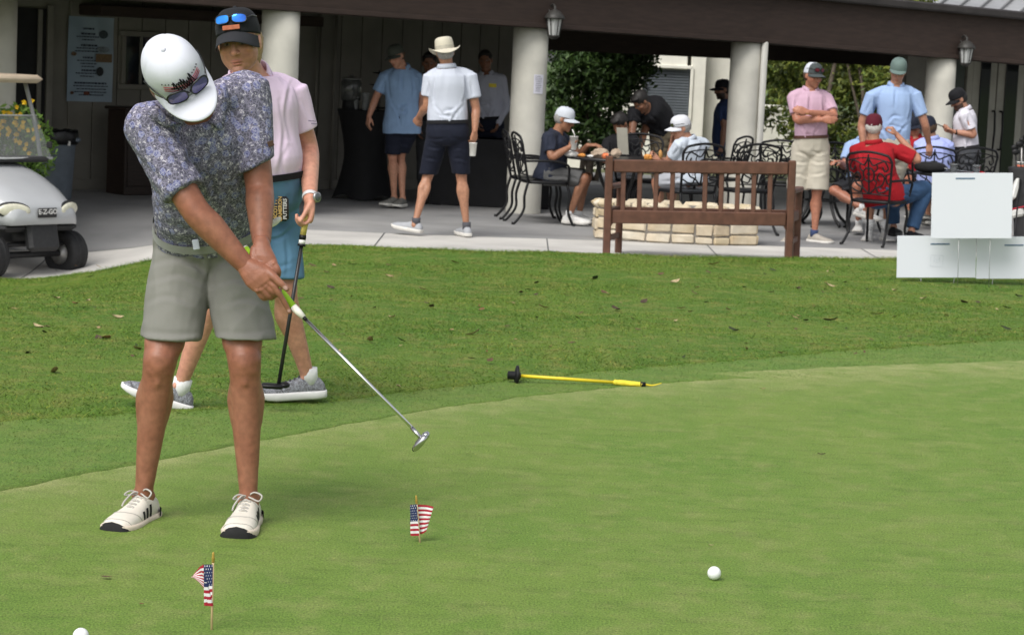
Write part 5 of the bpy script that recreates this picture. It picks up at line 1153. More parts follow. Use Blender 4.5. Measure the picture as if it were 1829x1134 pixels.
def person(lab, J, face, facing, skin=(.36, .19, .12), shirt=None, bottom=None, sleeve=.62, blen=.86, tuck=True, girth=1.0, belly=0., shoes=None, sock=None, toes=((0, -1, 0), (0, -1, 0)), soleup=(None, None), hands=None, hat=None, hair=None, hair_style='under', beard=None, bs=0., belt=None, vox=.008, up=None, hk=1.0, fold=.0065, leg_r=1.0, arm_r=1.0, collar_m=None, loose=1.0, headw=1.0, name='person', grp=None, shirt_lines=None, short_lines=None, line_w=5., line_d=.004, long_sleeve=False, smooth_n=4, shoe_laces=False, mouth=.38, extra_body=(), jaw=1.0, noarms=(), rings=False, fine_parts=None, nails=(), sleeve_n=None, hem_t=.17, short_end=None, eyes_open=True, legr_end=None, sl_r=1.0):
    B = Body(); J = {k_: np.asarray(v, float) if len(v) == 3 and not isinstance(v, tuple) else at(*v) for k_, v in J.items()}; B.J = J
    hc = (J['ha']+J['hb'])/2; nk = J['neck']; low = min(J['aa'][2], J['ab'][2])-.09 if 'aa' in J else hc[2]-.5
    e = empty(name, (hc[0], hc[1], low), label=lab, cat='person', group=grp); B.e = e
    latS = nrm(J['sb']-J['sa']); latH = nrm(J['hb']-J['ha']); spn = nk-hc; facing = np.asarray(facing, float)
    def fr(t):
        lt = nrm(latH*(1-np.clip(t, 0, 1))+latS*np.clip(t, 0, 1)); sp = nrm(spn); lt = nrm(lt-sp*np.dot(lt, sp)); V = np.cross(lt, sp)
        if np.dot(V, facing) < 0: V = -V
        return lt, V
    sdist = np.linalg.norm(J['sb']-J['sa'])/2; bend = J.get('spine_off', v3(0, 0, 0))
    def spos(t): return hc+spn*t+bend*math.sin(PI*np.clip(t, 0, 1))
    def ring(t, inf=0., w_mul=1.0, d_mul=1.0, n=28, pt=None):
        tp = t if pt is None else pt; w_ = np.interp(tp, [p[0] for p in PROF], [p[1] for p in PROF])*girth; dp = np.interp(tp, [p[0] for p in PROF], [p[2] for p in PROF])*girth
        if t > .6: w_ = w_*(1-(t-.6)*.3)+(t-.6)*.3*min(w_, sdist)
        lt, V = fr(t); bel = belly*math.exp(-((t-.30)/.24)**2); cc = spos(t)+V*(bel*.6+.012*math.sin(PI*np.clip(t, 0, 1)))
        return ering(cc, lt*(w_*w_mul+inf), V*(dp*d_mul+bel*.55+inf), n, 2.35)
    B.ring, B.fr, B.spos, B.hc = ring, fr, spos, hc
    # ---- body
    parts = [loft([ring(t) for t in np.linspace(-.14, 1.02, 16)])]
    hd = J['head']; fdir = nrm(face); hu = nrm(up if up is not None else (hd-nk)); hu = nrm(hu-fdir*np.dot(hu, fdir)); hr = np.cross(fdir, hu); B.head = (hd, hr, fdir, hu)
    parts.append(limb([nk-nrm(spn)*.04, nk*.5+(hd-hu*.05*hk-fdir*.01)*.5, hd-hu*.03*hk-fdir*.012], [.066*girth, .056*(.5+.5*girth), .055], 18))
    hp_ = head_parts(hd, hr, fdir, hu, hk, jaw)
    if vox < .007: fine_parts = list(fine_parts or [])+hp_+[limb([nk*.5+(hd-hu*.05*hk-fdir*.01)*.5, hd-hu*.03*hk-fdir*.012], [.050, .052], 18)]
    parts += [ellipsoid(hd-fdir*.02, hr*.05, fdir*.06, hu*.06)] if vox < .007 else hp_
    for s in 'ab':
        sh, el, wr = J['s'+s], J['e'+s], J['w'+s]; ar = arm_r
        parts.append(limb([nk-nrm(spn)*.045, nk*.45+sh*.55-nrm(spn)*.004, sh], [.045, .045, .05]))
        if s in noarms: continue
        fm = el*.68+wr*.32
        parts.append(limb([sh, sh*.5+el*.5, el, fm, el*.3+wr*.7, wr], np.array([.052, .048*(.5+.5*ar), .041*ar, .0425*ar, .034*ar, .0275*ar]), 18))
        h = (hands or {}).get(s)
        if h is not None: parts += h if isinstance(h, list) else hand_parts(wr, h['d'], h['n'], h.get('side', 1), h.get('curl', .5), h.get('k', 1.0), thumb=h.get('thumb', .5))
    for s in 'ab':
        hp, kn = J['h'+s], J['k'+s]; an = J['a'+s]; bk = -nrm(fr(0)[1]); lr = leg_r
        sd_ = an-kn; back = bk-nrm(sd_)*np.dot(bk, nrm(sd_)); back = nrm(back) if np.linalg.norm(back) > .05 else bk
        sdn = nrm(sd_); lt_ = nrm(np.cross(sdn, back)); th_ = nrm(kn-hp)
        parts.append(limb([hp, hp*.55+kn*.45, kn-th_*.085, kn-th_*.03, kn+sdn*.02], np.array([.088*girth, .075, .062, .056, .052])*lr, 20))
        parts.append(limb([kn-sdn*.01, kn+sd_*.12+back*.006, kn+sd_*.22+back*.010, kn+sd_*.50+back*.010, kn+sd_*.80+back*.002, kn+sd_*.92, an, an+sdn*.035], np.array([.053, .049, .050, .045, .034, .030, .0305, .033])*lr, 20))
        for q_ in (-1, 1):
            parts.append(limb([kn+sd_*.08+back*.018+lt_*q_*.016, kn+sd_*.28+back*.026+lt_*q_*.024, kn+sd_*.46+back*.020+lt_*q_*.018, kn+sd_*.62+back*.012+lt_*q_*.008], np.array([.026, .038, .032, .020])*lr, 14))
            parts.append(ellipsoid(an+lt_*q_*.027*lr+sdn*.0, lt_*.013, back*.014, sdn*.018))
            parts.append(limb([kn-th_*.16-back*.018+lt_*q_*.030, kn-th_*.07-back*.020+lt_*q_*.034, kn-th_*.025-back*.012+lt_*q_*.028], np.array([.034, .032, .020])*lr, 12))
        parts.append(ellipsoid(kn-back*.036*lr+sdn*.004, lt_*.028*lr, back*.018*lr, sdn*.032*lr)); parts.append(limb([kn-back*.034*lr+sdn*.03, kn-back*.036*lr+sdn*.065], np.array([.014, .013])*lr, 10))
        parts.append(limb([kn+sd_*.14-back*.022, kn+sd_*.45-back*.018, kn+sd_*.8-back*.010], np.array([.020, .018, .014])*lr, 10))
    parts += list(extra_body)
    me = fuse(parts, vox, smooth_n)
    if fine_parts:                               # hands at finer resolution, sharing the body's mesh
        m2 = fuse(fine_parts, .0026, 2); V1, V2 = coords(me), coords(m2); F1 = [tuple(p.vertices) for p in me.polygons]; F2 = [tuple(i+len(V1) for i in p.vertices) for p in m2.polygons]
        me = bpy.data.meshes.new('body'); me.from_pydata(np.vstack([V1, V2]).tolist(), [], F1+F2); me.update()
    V = coords(me)
    q = (V-hd)/hk; N = normals(me); a, b, d = q@hr, q@fdir, q@hu
    for s in (-1, 1): V = V-np.outer(np.exp(-((a-s*.032)/.016)**2-((d-.003)/.011)**2)*(b > .05)*.010*hk, fdir)
    set_coords(me, V); C = face_paint(V, hd, hr, fdir, hu, hk, skin, beard, bs)
    kz = np.zeros(len(V))
    for s in 'ab':
        for j, amp in (('k', .22), ('e', .18), ('w', .15)): kz += amp*np.exp(-(np.linalg.norm(V-J[j+s], axis=1)/.07)**2)
    for nc_, nr_ in nails: g_ = np.clip(1.6-1.3*np.linalg.norm(V-nc_, axis=1)/nr_, 0, 1)[:, None]; C = C*(1-g_)+np.array([.56, .34, .30])*g_
    mo = np.array([noise.noise(Vector(v)*16) for v in V]) if vox < .007 else np.zeros(len(V)); C = C*(1+mo[:, None]*np.array([.10, .16, .16]))
    C = C*(1-np.clip(kz, 0, .3)[:, None]*np.array([.25, .7, .8])); set_col(me, C); B.body = finish('body', me, skin_mat(), e)
    # ---- shirt
    if shirt is not None:
        t0 = hem_t if tuck else -.12
        sp = [loft([ring(t, .020+(.012*loose*math.exp(-((t-.34)/.10)**2) if tuck else .0)+(0 if tuck else .010)*loose*(1-min(1, max(0, t))), d_mul=1.02, pt=t if tuck else max(t, .04)) for t in np.linspace(t0, .98, 16)])]
        for s in 'ab':
            sh, el = J['s'+s], J['e'+s]
            sp.append(limb([nk-nrm(spn)*.050, nk*.45+sh*.55-nrm(spn)*.004, sh-nrm(spn)*.004], [.058, .060, .068]))
            if s in noarms: continue
            if long_sleeve:
                wr = J['w'+s]; sp.append(limb([sh, sh*.5+el*.5, el, el*.5+wr*.5, wr], [.076, .066, .06, .052, .042], 18, flat_ends=False))
            else:
                en = sh+(el-sh)*sleeve; C_ = spline([sh-(el-sh)*.08, sh, sh*.5+en*.5, en], 10); R1 = np.array([.058, .070, .073, .073, .072, .071, .070, .069, .068, .067])*(.45+.55*girth)*sl_r*(.5+.5*loose); ax_ = nrm(el-sh); sn_ = nrm(np.asarray((sleeve_n or {}).get(s, ax_), float)); rg = []
                U0 = nrm(np.cross(ax_, fr(.8)[1]))
                for i_ in range(10):
                    q_ = S((i_-3)/6.); nn_ = nrm(ax_*(1-q_)+sn_*q_); U_ = nrm(U0-nn_*np.dot(U0, nn_)); rg.append(ering(C_[i_], U_*R1[i_], np.cross(nn_, U_)*R1[i_], 20))
                sp.append(loft(rg))
        me = fuse(sp, vox, smooth_n*(2 if vox < .007 else 1)); cloth_fold(me, fold, zlib.crc32(lab.encode()) % 97, 1.0, nrm(spn)); set_m = shirt
        if shirt_lines: creases(me, shirt_lines, line_d, line_w)
        B.shirt_me = me; B.shirt = finish('shirt', me, set_m, e)
        if collar_m is not False:
            ca = nrm(hd-hu*.04-nk); collar(e, nk+ca*.020-fr(1)[1]*.002, nrm(ca*.6+nrm(spn)*.6), fr(1)[1], .074*(.6+.4*girth), collar_m or shirt, mouth)
    if bottom is not None:
        bp_ = [loft([ring(t, .022) for t in np.linspace(-.19, .19, 9)])]
        for s in 'ab':
            hp, kn, an = J['h'+s], J['k'+s], J['a'+s]
            if blen <= 1.0:
                en = at(*short_end[s]) if short_end and s in short_end else hp+(kn-hp)*blen; r1 = legr_end or .088*leg_r
                C_ = spline([hp+(hp-kn)*.05, hp, hp*.5+en*.5, en], 12); axn = nrm(kn-hp); rg = []
                for i_, cc in enumerate(C_):
                    q_ = S((i_-4)/7.)*max(0, -axn[2])**.5; nn_ = nrm(axn*(1-q_)+v3(0, 0, -1)*q_); U_ = nrm(latH-nn_*np.dot(latH, nn_)); rr_ = .108*girth+(r1*loose-.108*girth)*i_/11
                    rg.append(ering(cc, U_*rr_, np.cross(nn_, U_)*rr_*1.04, 24))
                bp_.append(loft(rg))
            else:
                bp_.append(limb([hp, hp*.5+kn*.5, kn, kn*.5+an*.5, an-nrm(an-kn)*.03], [.108*girth, .094, .080, .076, .068], 20, flat_ends=True))
        me = fuse(bp_, vox, smooth_n); cloth_fold(me, fold*.9, zlib.crc32(lab.encode()) % 89+3, 1.0, nrm(J['ka']-J['ha'])*.6); 
        if short_lines: creases(me, short_lines, line_d, line_w)
        B.short = finish('shorts' if blen <= 1 else 'trousers', me, bottom, e)
    if belt is not None:
        b_ = MB().addp(loft([ring(t, .031) for t in (.15, .155, .20, .205)], False)); B.belt = b_.build('belt', belt, e)
    if shoes is not None:
        for i, s in enumerate('ab'):
            an = J['a'+s]; u_ = soleup[i] if soleup[i] is not None else (0, 0, 1)
            so_ = shoe(e, an, np.asarray(toes[i], float), np.asarray(u_, float), shoes[0], shoes[1], sock=sock, laces=shoe_laces or len(shoes) > 2, mlace=shoes[2] if len(shoes) > 2 else None); setattr(B, 'shoe_'+s, so_)
    if hair is not None: make_hair(e, hd, hr, fdir, hu, hk, hair, hair_style)
    if hat is not None: B.hat = hat(e, hd, hr, fdir, hu, hk)
    L_ = lambda a, b: np.linalg.norm(J[a]-J[b])
    print('PERSON %-48s uarm %.2f %.2f farm %.2f %.2f thigh %.2f %.2f shin %.2f %.2f spine %.2f sh %.2f nk-hd %.2f' % (lab[:48], L_('sa', 'ea'), L_('sb', 'eb'), L_('ea', 'wa'), L_('eb', 'wb'), L_('ha', 'ka'), L_('hb', 'kb'), L_('ka', 'aa'), L_('kb', 'ab'), np.linalg.norm(spn), 2*sdist, L_('neck', 'head')))
    return B
def fabric(name, col, rough=.8, var=.06, hue=None, weave=900): return mat(name, col, rough, var, 7, .0003, weave, sheen=.02, spec=.15, hue=hue)
def sunglasses(e, c, r, f, u, k, fr_m, ln_m, z=.055, tilt=.0, y=.098, wd=.026, ht=.019, sep=.034):
    H = lambda a, b, d: c+(r*a+f*b+u*d)*k; fx = nrm(f*math.cos(tilt)+u*math.sin(tilt)); ux = nrm(np.cross(fx, r)*-1); ux = ux if np.dot(ux, u) > 0 else -ux
    mb = MB()
    for s in (-1, 1):
        cc = H(s*sep, y-abs(s)*.006, z); sx = nrm(r-fx*s*.25)
        P = [cc+sx*wd*k*math.copysign(abs(math.cos(t))**.7, math.cos(t))+ux*ht*k*math.copysign(abs(math.sin(t))**.7, math.sin(t)) for t in np.linspace(0, 2*PI, 24, endpoint=False)]
        mb.addp(tube(P, .0028*k, 6, closed=True))
        sr = .0855*math.cos(math.asin(min(.98, max(0, (z-.036)/.098))))**.62+.004; mb.addp(tube(spline([cc+sx*s*wd*k, H(s*sr*.93, .035, z+.002), H(s*sr, -.02, z-.006)], 10), .0024*k, 6))
    mb.addp(tube(spline([H(-sep+wd, y-.003, z+.004), H(0, y+.006, z+.008), H(sep-wd, y-.003, z+.004)], 8), .003*k, 6))
    o = mb.build('sunglasses', fr_m, e)
    for s in (-1, 1):
        cc = H(s*sep, y-.006, z); sx = nrm(r-fx*s*.25); ring_ = np.array([cc+sx*wd*k*math.copysign(abs(math.cos(t))**.7, math.cos(t))+ux*ht*k*math.copysign(abs(math.sin(t))**.7, math.sin(t)) for t in np.linspace(0, 2*PI, 24, endpoint=False)])
        MB().add(np.vstack([ring_+fx*.001, [cc+fx*.006*k]]), [(i, (i+1) % 24, 24) for i in range(24)]).build('lens', ln_m, o)
    return o
# ------------------------------------------------------------------ the golfer in front
def floral():
    m = bpy.data.materials.new('floral_print'); m.use_nodes = True; n = m.node_tree.nodes; l = m.node_tree.links; b = n['Principled BSDF']; b.inputs['Roughness'].default_value = .8; b.inputs['Specular IOR Level'].default_value = .2
    tc = n.new('ShaderNodeTexCoord')
    def math_(op, a, bb=None, c=None):
        x = n.new('ShaderNodeMath'); x.operation = op
        for i, q in enumerate((a, bb, c)):
            if q is None: continue
            if isinstance(q, (int, float)): x.inputs[i].default_value = q
            else: l.new(q, x.inputs[i])
        return x.outputs[0]
    nz = n.new('ShaderNodeTexNoise'); nz.inputs['Scale'].default_value = 60; nz.inputs['Detail'].default_value = 2; l.new(tc.outputs['Object'], nz.inputs[0])
    va = n.new('ShaderNodeVectorMath'); va.operation = 'MULTIPLY_ADD'; va.inputs[1].default_value = (.012,)*3; l.new(nz.outputs[1], va.inputs[0]); l.new(tc.outputs['Object'], va.inputs[2])
    v = n.new('ShaderNodeTexVoronoi'); v.inputs['Scale'].default_value = 28; v.inputs['Randomness'].default_value = .75; l.new(va.outputs[0], v.inputs[0]); d = v.outputs['Distance']
    v2 = n.new('ShaderNodeTexVoronoi'); v2.inputs['Scale'].default_value = 84; v2.feature = 'DISTANCE_TO_EDGE'; l.new(va.outputs[0], v2.inputs[0])
    w_ = n.new('ShaderNodeTexNoise'); w_.inputs['Scale'].default_value = 74; w_.inputs['Detail'].default_value = 3; l.new(va.outputs[0], w_.inputs[0])
    fl = math_('LESS_THAN', d, .40); ringm = math_('GREATER_THAN', math_('SINE', math_('MULTIPLY', d, 62)), .25)
    leafm = math_('GREATER_THAN', w_.outputs[0], .57); edge = math_('LESS_THAN', v2.outputs['Distance'], .10)
    def mix(f, a, bb):
        x = n.new('ShaderNodeMix'); x.data_type = 'RGBA'; l.new(f, x.inputs[0])
        for k, c in ((6, a), (7, bb)):
            if isinstance(c, tuple): x.inputs[k].default_value = (*c, 1)
            else: l.new(c, x.inputs[k])
        return x.outputs[2]
    bgc = mix(leafm, (.098, .095, .128), (.48, .46, .52)); bgc = mix(edge, bgc, (.20, .19, .26))
    flc = mix(ringm, (.10, .105, .23), (.23, .24, .41)); flc = mix(edge, flc, (.30, .30, .42)); flc = mix(math_('LESS_THAN', d, .09), flc, (.45, .44, .50))
    l.new(mix(fl, bgc, flc), b.inputs['Base Color']); return m
m_floral = floral()
m_gshort = fabric('grey_shorts', (.205, .203, .182), var=.05); m_belt = mat('grey_belt', (.27, .27, .265), .6, .08, 30)
m_capw = fabric('white_cap', (.60, .615, .68), var=.04); m_blackc = fabric('black_cloth', (.012, .012, .014))
tan = (.285, .122, .075)
# hands built finger by finger round the grip
YH = 7.42
g0, g1 = at(436, 446, 7.505), at(524, 548, 7.43); ga = nrm(g1-g0)
def P_(x, y, dy=0.): return at(x, y, YH+dy)
hA = [loft([ering(P_(x, y, dy), (P_(x+6.2*w_, y-4.6*w_, dy)-P_(x, y, dy)), v3(0, t_, 0), 18, 2.5) for x, y, dy, w_, t_ in ((427, 463, .0, 1.4, .018), (437, 472, .0, 2.1, .024), (449, 484, -.01, 2.8, .022), (461, 495, -.016, 3.4, .021), (473, 505, -.018, 3.4, .018), (480, 510, -.014, 2.9, .014))])]
def finger(pts, r0, r1, knuckle=.0):
    n_ = 22; r = np.linspace(r0, r1, n_); t = np.linspace(0, 1, n_); r = r*(1+.10*np.exp(-((t-.42)/.09)**2)+.07*np.exp(-((t-.74)/.08)**2)); return tube(spline([P_(*p) for p in pts], n_), r, 14, round_end=True)
hA.append(finger([(478, 503, -.020), (489, 511, -.026), (500, 527, -.020), (509, 542, -.012), (517, 557, -.004)], .0112, .0076))        # index along the grip
hA.append(finger([(463, 477, -.004), (478, 486, -.018), (491, 497, -.030), (502, 507, -.034), (512, 516, -.030)], .0165, .0092))        # thumb on top
hA.append(finger([(474, 510, -.024), (487, 522, -.018), (496, 526, .008), (503, 514, .034)], .0108, .0085))
hA.append(finger([(467, 515, -.024), (479, 529, -.016), (488, 530, .010), (496, 516, .036)], .0106, .0082))
hA.append(finger([(459, 517, -.020), (469, 531, -.012), (479, 531, .012), (488, 516, .036)], .0098, .0076))
for kx, ky in ((481, 505), (475, 512), (467, 517), (460, 518)): hA.append(ellipsoid(P_(kx, ky, -.026), v3(.010, 0, 0), v3(0, .009, 0), v3(0, 0, .010), 12, 8))
hB = [loft([ering(P_(x, y, dy), (P_(x+5*w_, y+.5, dy)-P_(x, y, dy)), v3(0, t_, 0), 18, 2.5) for x, y, dy, w_, t_ in ((466.5, 420, .06, 2.0, .018), (467, 431, .05, 2.9, .025), (468, 443, .035, 3.4, .024), (471, 456, .022, 4.1, .021), (475, 467, .016, 4.2, .018), (479, 475, .014, 3.5, .014))])]
hB.append(finger([(489, 470, .006), (496, 482, .000), (496, 493, .016), (488, 498, .038)], .0108, .0082))
hB.append(finger([(483, 474, .002), (489, 487, -.002), (489, 499, .016), (481, 503, .038)], .0108, .0082))
hB.append(finger([(476, 477, .002), (481, 490, .0), (481, 502, .018), (474, 505, .04)], .0102, .0080))
hB.append(finger([(469, 477, .006), (473, 488, .006), (473, 500, .02), (467, 503, .04)], .0094, .0074))
hB.append(finger([(455, 446, .03), (453, 458, .018), (458, 470, .006), (464, 480, .0)], .0155, .0095))
for kx, ky in ((489, 471), (483, 475), (476, 478)): hB.append(ellipsoid(P_(kx, ky, .0), v3(.009, 0, 0), v3(0, .008, 0), v3(0, 0, .009), 12, 8))
g_nails = [(P_(509.5, 514.5, -.0405), .0085), (P_(516, 555, -.013), .006)]
gf, gu = nrm((.55, -.58, -.60)), nrm((-.20, -.77, .60))
m_gs = (mat('shoe_offwhite', (.66, .62, .54), .5, .08, 14, .0004, 200), mat('sole_offwhite', (.62, .54, .44), .6, .1, 20), mat('lace_grey', (.42, .40, .37), .8))
def g_hat(e, c, r, f, u, k):
    return make_cap(e, c, r, f, u, k, m_capw, curve=.20, length=.092, rise=.0, drop=.01)
G = person('man in floral polo, grey shorts and white cap bending over his putt', dict(
    head=(318, 142, 7.36), neck=(347, 192, 7.58), sa=(260, 222, 7.50), sb=(441, 160, 7.68), ea=(346, 372, 7.43), eb=(463, 332, 7.63), wa=(440, 476, 7.425), wb=(467, 431, 7.49),
    ha=(333, 438, 7.90), hb=(415, 440, 7.92), ka=(285, 646, 7.68), kb=(437, 646, 7.70), aa=(256, 884, 7.74), ab=(444, 890, 7.72)),
    face=gf, up=gu, facing=(0, -1, -.2), skin=tan, shirt=m_floral, bottom=m_gshort, sleeve=.80, blen=.81, tuck=True, girth=1.03, belly=.0, shoes=m_gs,
    toes=((-.27, -1, 0), (-.04, -1, 0)), fine_parts=hA+hB, nails=g_nails, hat=g_hat, hair=mat('dark_hair', (.03, .02, .014), .7, .3, 80), beard=(.03, .018, .012), bs=.85, belt=m_belt, vox=.0055, hk=1.07,
    fold=.0085, leg_r=1.05, arm_r=1.12, shoe_laces=True, collar_m=False, smooth_n=8, legr_end=.094, sl_r=.97, loose=1.08, hem_t=.10, short_end={'a': (305, 604, 7.735), 'b': (438, 604, 7.745)}, sleeve_n={'b': (.5, .0, -.87)}, line_w=6., line_d=.0055,
    shirt_lines=[[(222, 258), (262, 300), (305, 335)], [(218, 285), (250, 325), (288, 352)], [(286, 232), (318, 282), (342, 338)], [(345, 255), (338, 300), (352, 348), .8], [(402, 232), (398, 300), (408, 372)], [(428, 140), (444, 200), (438, 290), 1.5], [(298, 212), (330, 262), .8], [(425, 300), (414, 345), (420, 395)], [(376, 285), (382, 340), (378, 402)], [(286, 398), (330, 409), (385, 400), .8], [(452, 180), (470, 225), (478, 262), .8], [(358, 300), (390, 350), (440, 385), .7], [(300, 370), (330, 385), (350, 410), .8]],
    short_lines=[[(374, 424), (379, 470), (376, 522), 1.3], [(254, 592), (305, 596), (360, 595), .8], [(386, 594), (440, 594), (493, 588), .8], [(264, 472), (320, 462), (372, 484)], [(262, 503), (318, 490), (368, 508), .9], [(274, 440), (325, 452), (370, 442), .8], [(386, 472), (432, 464), (486, 484)], [(384, 508), (425, 498), (482, 520)], [(392, 545), (440, 533), (488, 548), .8], [(286, 424), (269, 452), (264, 486), 1.2], [(258, 540), (300, 528), (352, 545), .7], [(470, 420), (488, 445), (484, 475), 1.2]])
c, r, f, u = G.head; k = 1.07
sunglasses(G.e, c, r, f, u, k, mat('black_frame', (.008, .008, .01), .25), mat('purple_lens', (.085, .065, .27), .08, .3, 30, spec=.8), z=.052, y=.108, wd=.030, ht=.023, sep=.036)
def on_cap(a, z, off=.0015):                 # point on the cap front: angle from front, height above band
    el = min(1, max(0, z))*PI/2; rad = math.cos(el)**.62; return c+(r*(.0855+off)*rad*math.sin(a)+f*(-.008+(.1045+off)*rad*math.cos(a))+u*(.036+.098*math.sin(el)**.95+.008*math.cos(a)*(1-z)+.010*math.cos(a)*z*(1-z)+off*.5))*k
lg = MB()
for j, zz in enumerate((.20, .16, .12)): lg.addp(tube([on_cap(a, zz+.05*abs(a)*(1-j*.2), .001) for a in np.linspace(-.75, .75, 24)], .0011, 5))
lg.build('red_lines', m_red, G.hat); lg = MB()
for a0 in np.linspace(-.36, .30, 8):
    lg.addp(tube(spline([on_cap(a0-.05, .10), on_cap(a0+.02, .22+.06*math.sin(a0*9)), on_cap(a0+.07, .32+.05*math.cos(a0*17)), on_cap(a0+.09, .17)], 10), .0019, 5))
lg.addp(tube([on_cap(a, .15+.10*a) for a in np.linspace(-.5, .5, 16)], .0017, 5)); lg.build('script_logo', m_blackc, G.hat)
for a0 in (-.8, -.68, -.56, -.44, .42, .54, .66, .78): MB().addp(ellipsoid(on_cap(a0, .30), r*.0022, f*.0022, u*.0022, 8, 6)).build('dot', m_blackc, G.hat)
# placket, buttons, sleeve tab on the shirt
bv = bvh_of(G.shirt_me); org = world_of(G.e)
def on_shirt(px, py, out=.002):
    d = ray(px, py); hit = bv.ray_cast(Vector(CAMP-org), Vector(d)); return np.array(hit[0])+org-nrm(d)*out if hit[0] is not None else at(px, py, 7.5)
pl = [on_shirt(x, y, .0015) for x, y in ((372, 186), (370, 215), (367, 245), (365, 266))]; plw = [on_shirt(x, y, .0015) for x, y in ((386, 186), (384, 215), (380, 245), (377, 266))]
Vp = []
for a, b in zip(spline(pl, 10), spline(plw, 10)): Vp += [a, b]
MB().add(Vp, [(2*i, 2*i+1, 2*i+3, 2*i+2) for i in range(9)]).build('placket', m_floral, G.shirt)
for (x, y) in ((381, 179), (370, 205), (374, 256)): q = on_shirt(x, y, .003); MB().addp(lathe(q, [(.0055, -.001), (.006, .0005), (.005, .002), (.001, .0015)], 14, axis=CAMP-q)).build('button', mat('shell_button', (.5, .5, .55), .3), G.shirt)
q = on_shirt(481, 258, .004); MB().addp(box(q, .030, .004, .018, .001, [nrm((.9, -.1, .35)), nrm((.1, 1, 0)), nrm((-.35, 0, .9))])).build('leather_tab', mat('leather', (.06, .03, .018), .6), G.shirt, False)
# collar wings laid on the shirt
for pts_out, pts_in in (([(262, 186), (264, 202), (278, 217), (299, 229)], [(276, 184), (292, 202), (309, 217), (324, 223)]), ([(404, 152), (409, 176), (406, 200), (400, 222), (394, 234)], [(390, 152), (390, 172), (386, 192), (380, 208), (374, 218)])):
    A_, B_ = spline([at(*p, 0) if False else on_shirt(*p, .010) for p in pts_out], 12), spline([on_shirt(*p, .022) for p in pts_in], 12)
    Vc = []
    for a, b in zip(A_, B_): Vc += [a, a*.5+b*.5+v3(0, -.008, .004), b]
    co = MB().add(Vc, grid_faces(3, 12)).build('collar', m_floral, G.shirt); sm = co.modifiers.new('th', 'SOLIDIFY'); sm.thickness = .004
# shoe details: three dark stripes, black toe rubber, tongue tab
for sh_, H in (G.shoe_a, G.shoe_b):
    for sd_ in (-1, 1):
        for i in range(3):
            s0 = .33+.095*i; V = []
            for zz in np.linspace(.034, .070-.006*i, 5):
                ww = np.interp(s0, [0, .36, .46, .58, .72], [.03, .038, .0405, .0455, .0495]); hh = np.interp(s0, [.36, .46, .58, .72], [.092, .080, .066, .056]); st = min(.98, ((zz-.020)/(hh-.020)))**(1/.7); a = math.asin(max(0, min(1, st))); x = ww*math.cos(a)**.75+.0018
                sk = -(zz-.03)*.9
                V += [H(s0+sk, sd_*x, zz), H(s0+sk+.052, sd_*x*1.012, zz)]
            MB().add(V, [(2*j, 2*j+1, 2*j+3, 2*j+2) for j in range(4)]).build('stripe', m_blackc, sh_, False)
    tr_ = []; ts_ = [.80, .86, .91, .95, .98, 1.0]; tw_ = [.0495, .0475, .0445, .040, .032, .018]
    path = [(a_*1.02-.004, b_+.0085) for a_, b_ in zip(ts_, tw_)]+[(1.022, 0)]+[(a_*1.02-.004, -b_-.0085) for a_, b_ in list(zip(ts_, tw_))[::-1]]
    for j in range(4):
        row = []
        for a_, b_ in path: zt = .012+.036*max(0, 1-(b_/.058)**2)**.7; row.append(H(a_-.004*j*(j > 2), b_*(1-.03*j*(j > 2)), .001+zt*j/3))
        tr_.append(np.array(row))
    MB().add(np.concatenate(tr_), grid_faces(len(path), 4)).build('toe_rubber', mat('black_rubber', (.01, .01, .011), .7, .2, 60), sh_)
    hb_ = []
    for zz in (.024, .046): hb_.append(np.array([H(.17-.195*math.cos(q), .0445*math.sin(q)**1, zz) for q in np.linspace(-1.5, 1.5, 17)]))
    MB().add(np.concatenate(hb_), grid_faces(17, 2)).build('heel_band', m_blackc, sh_)
    tp = H(.275, .004, .128); dv = nrm(H(.4, 0, 0)-H(0, 0, 0)); uv = nrm(H(0, 0, 1)-H(0, 0, 0)); lv = np.cross(dv, uv)
    n_ = nrm(dv*.8+uv*.6); MB().addp(box(tp, .030, .004, .034, .002, [lv, n_, np.cross(lv, n_)])).build('tongue_tab', m_blackc, sh_, False)
    for i in range(3): MB().addp(box(tp+n_*.0028+lv*(-.006+.006*i)-np.cross(lv, n_)*(.004-.003*i), .0035, .001, .006+.004*i, .0002, [lv, n_, np.cross(lv, n_)])).build('tab_mark', m_foam, sh_, False)
    kn = H(.335, 0, .103)
    MB().addp(tube(spline([kn, H(.36, -.022, .118), H(.42, -.048, .112), H(.44, -.040, .096), H(.38, -.016, .100), kn], 26), .0030, 6)).build('lace_bow', m_gs[2], sh_)
    MB().addp(tube(spline([kn, H(.38, .016, .106), H(.46, .034, .082), H(.50, .038, .066)], 14), .0030, 6)).build('lace_bow', m_gs[2], sh_)
    MB().addp(tube(spline([kn, H(.39, .026, .110), H(.43, .040, .098), H(.37, .020, .098), kn], 18), .0028, 6)).build('lace_bow', m_gs[2], sh_)
# glove tucked in the pocket, white tee in hand pocket
q = at(491, 397, 7.72); MB().addp(ellipsoid(q, v3(.020, 0, .016), v3(0, .008, 0), v3(-.006, 0, .009), 14, 8)).build('glove', mat('white_leather', (.7, .69, .66), .6, .1, 40), G.e)
q = at(350, 437, 7.70); MB().addp(box(q, .022, .005, .034, .003, [nrm((1, 0, .2)), v3(0, 1, 0), nrm((-.2, 0, 1))])).build('pocket_tag', mat('pale_tag', (.55, .58, .68), .6), G.e, False)
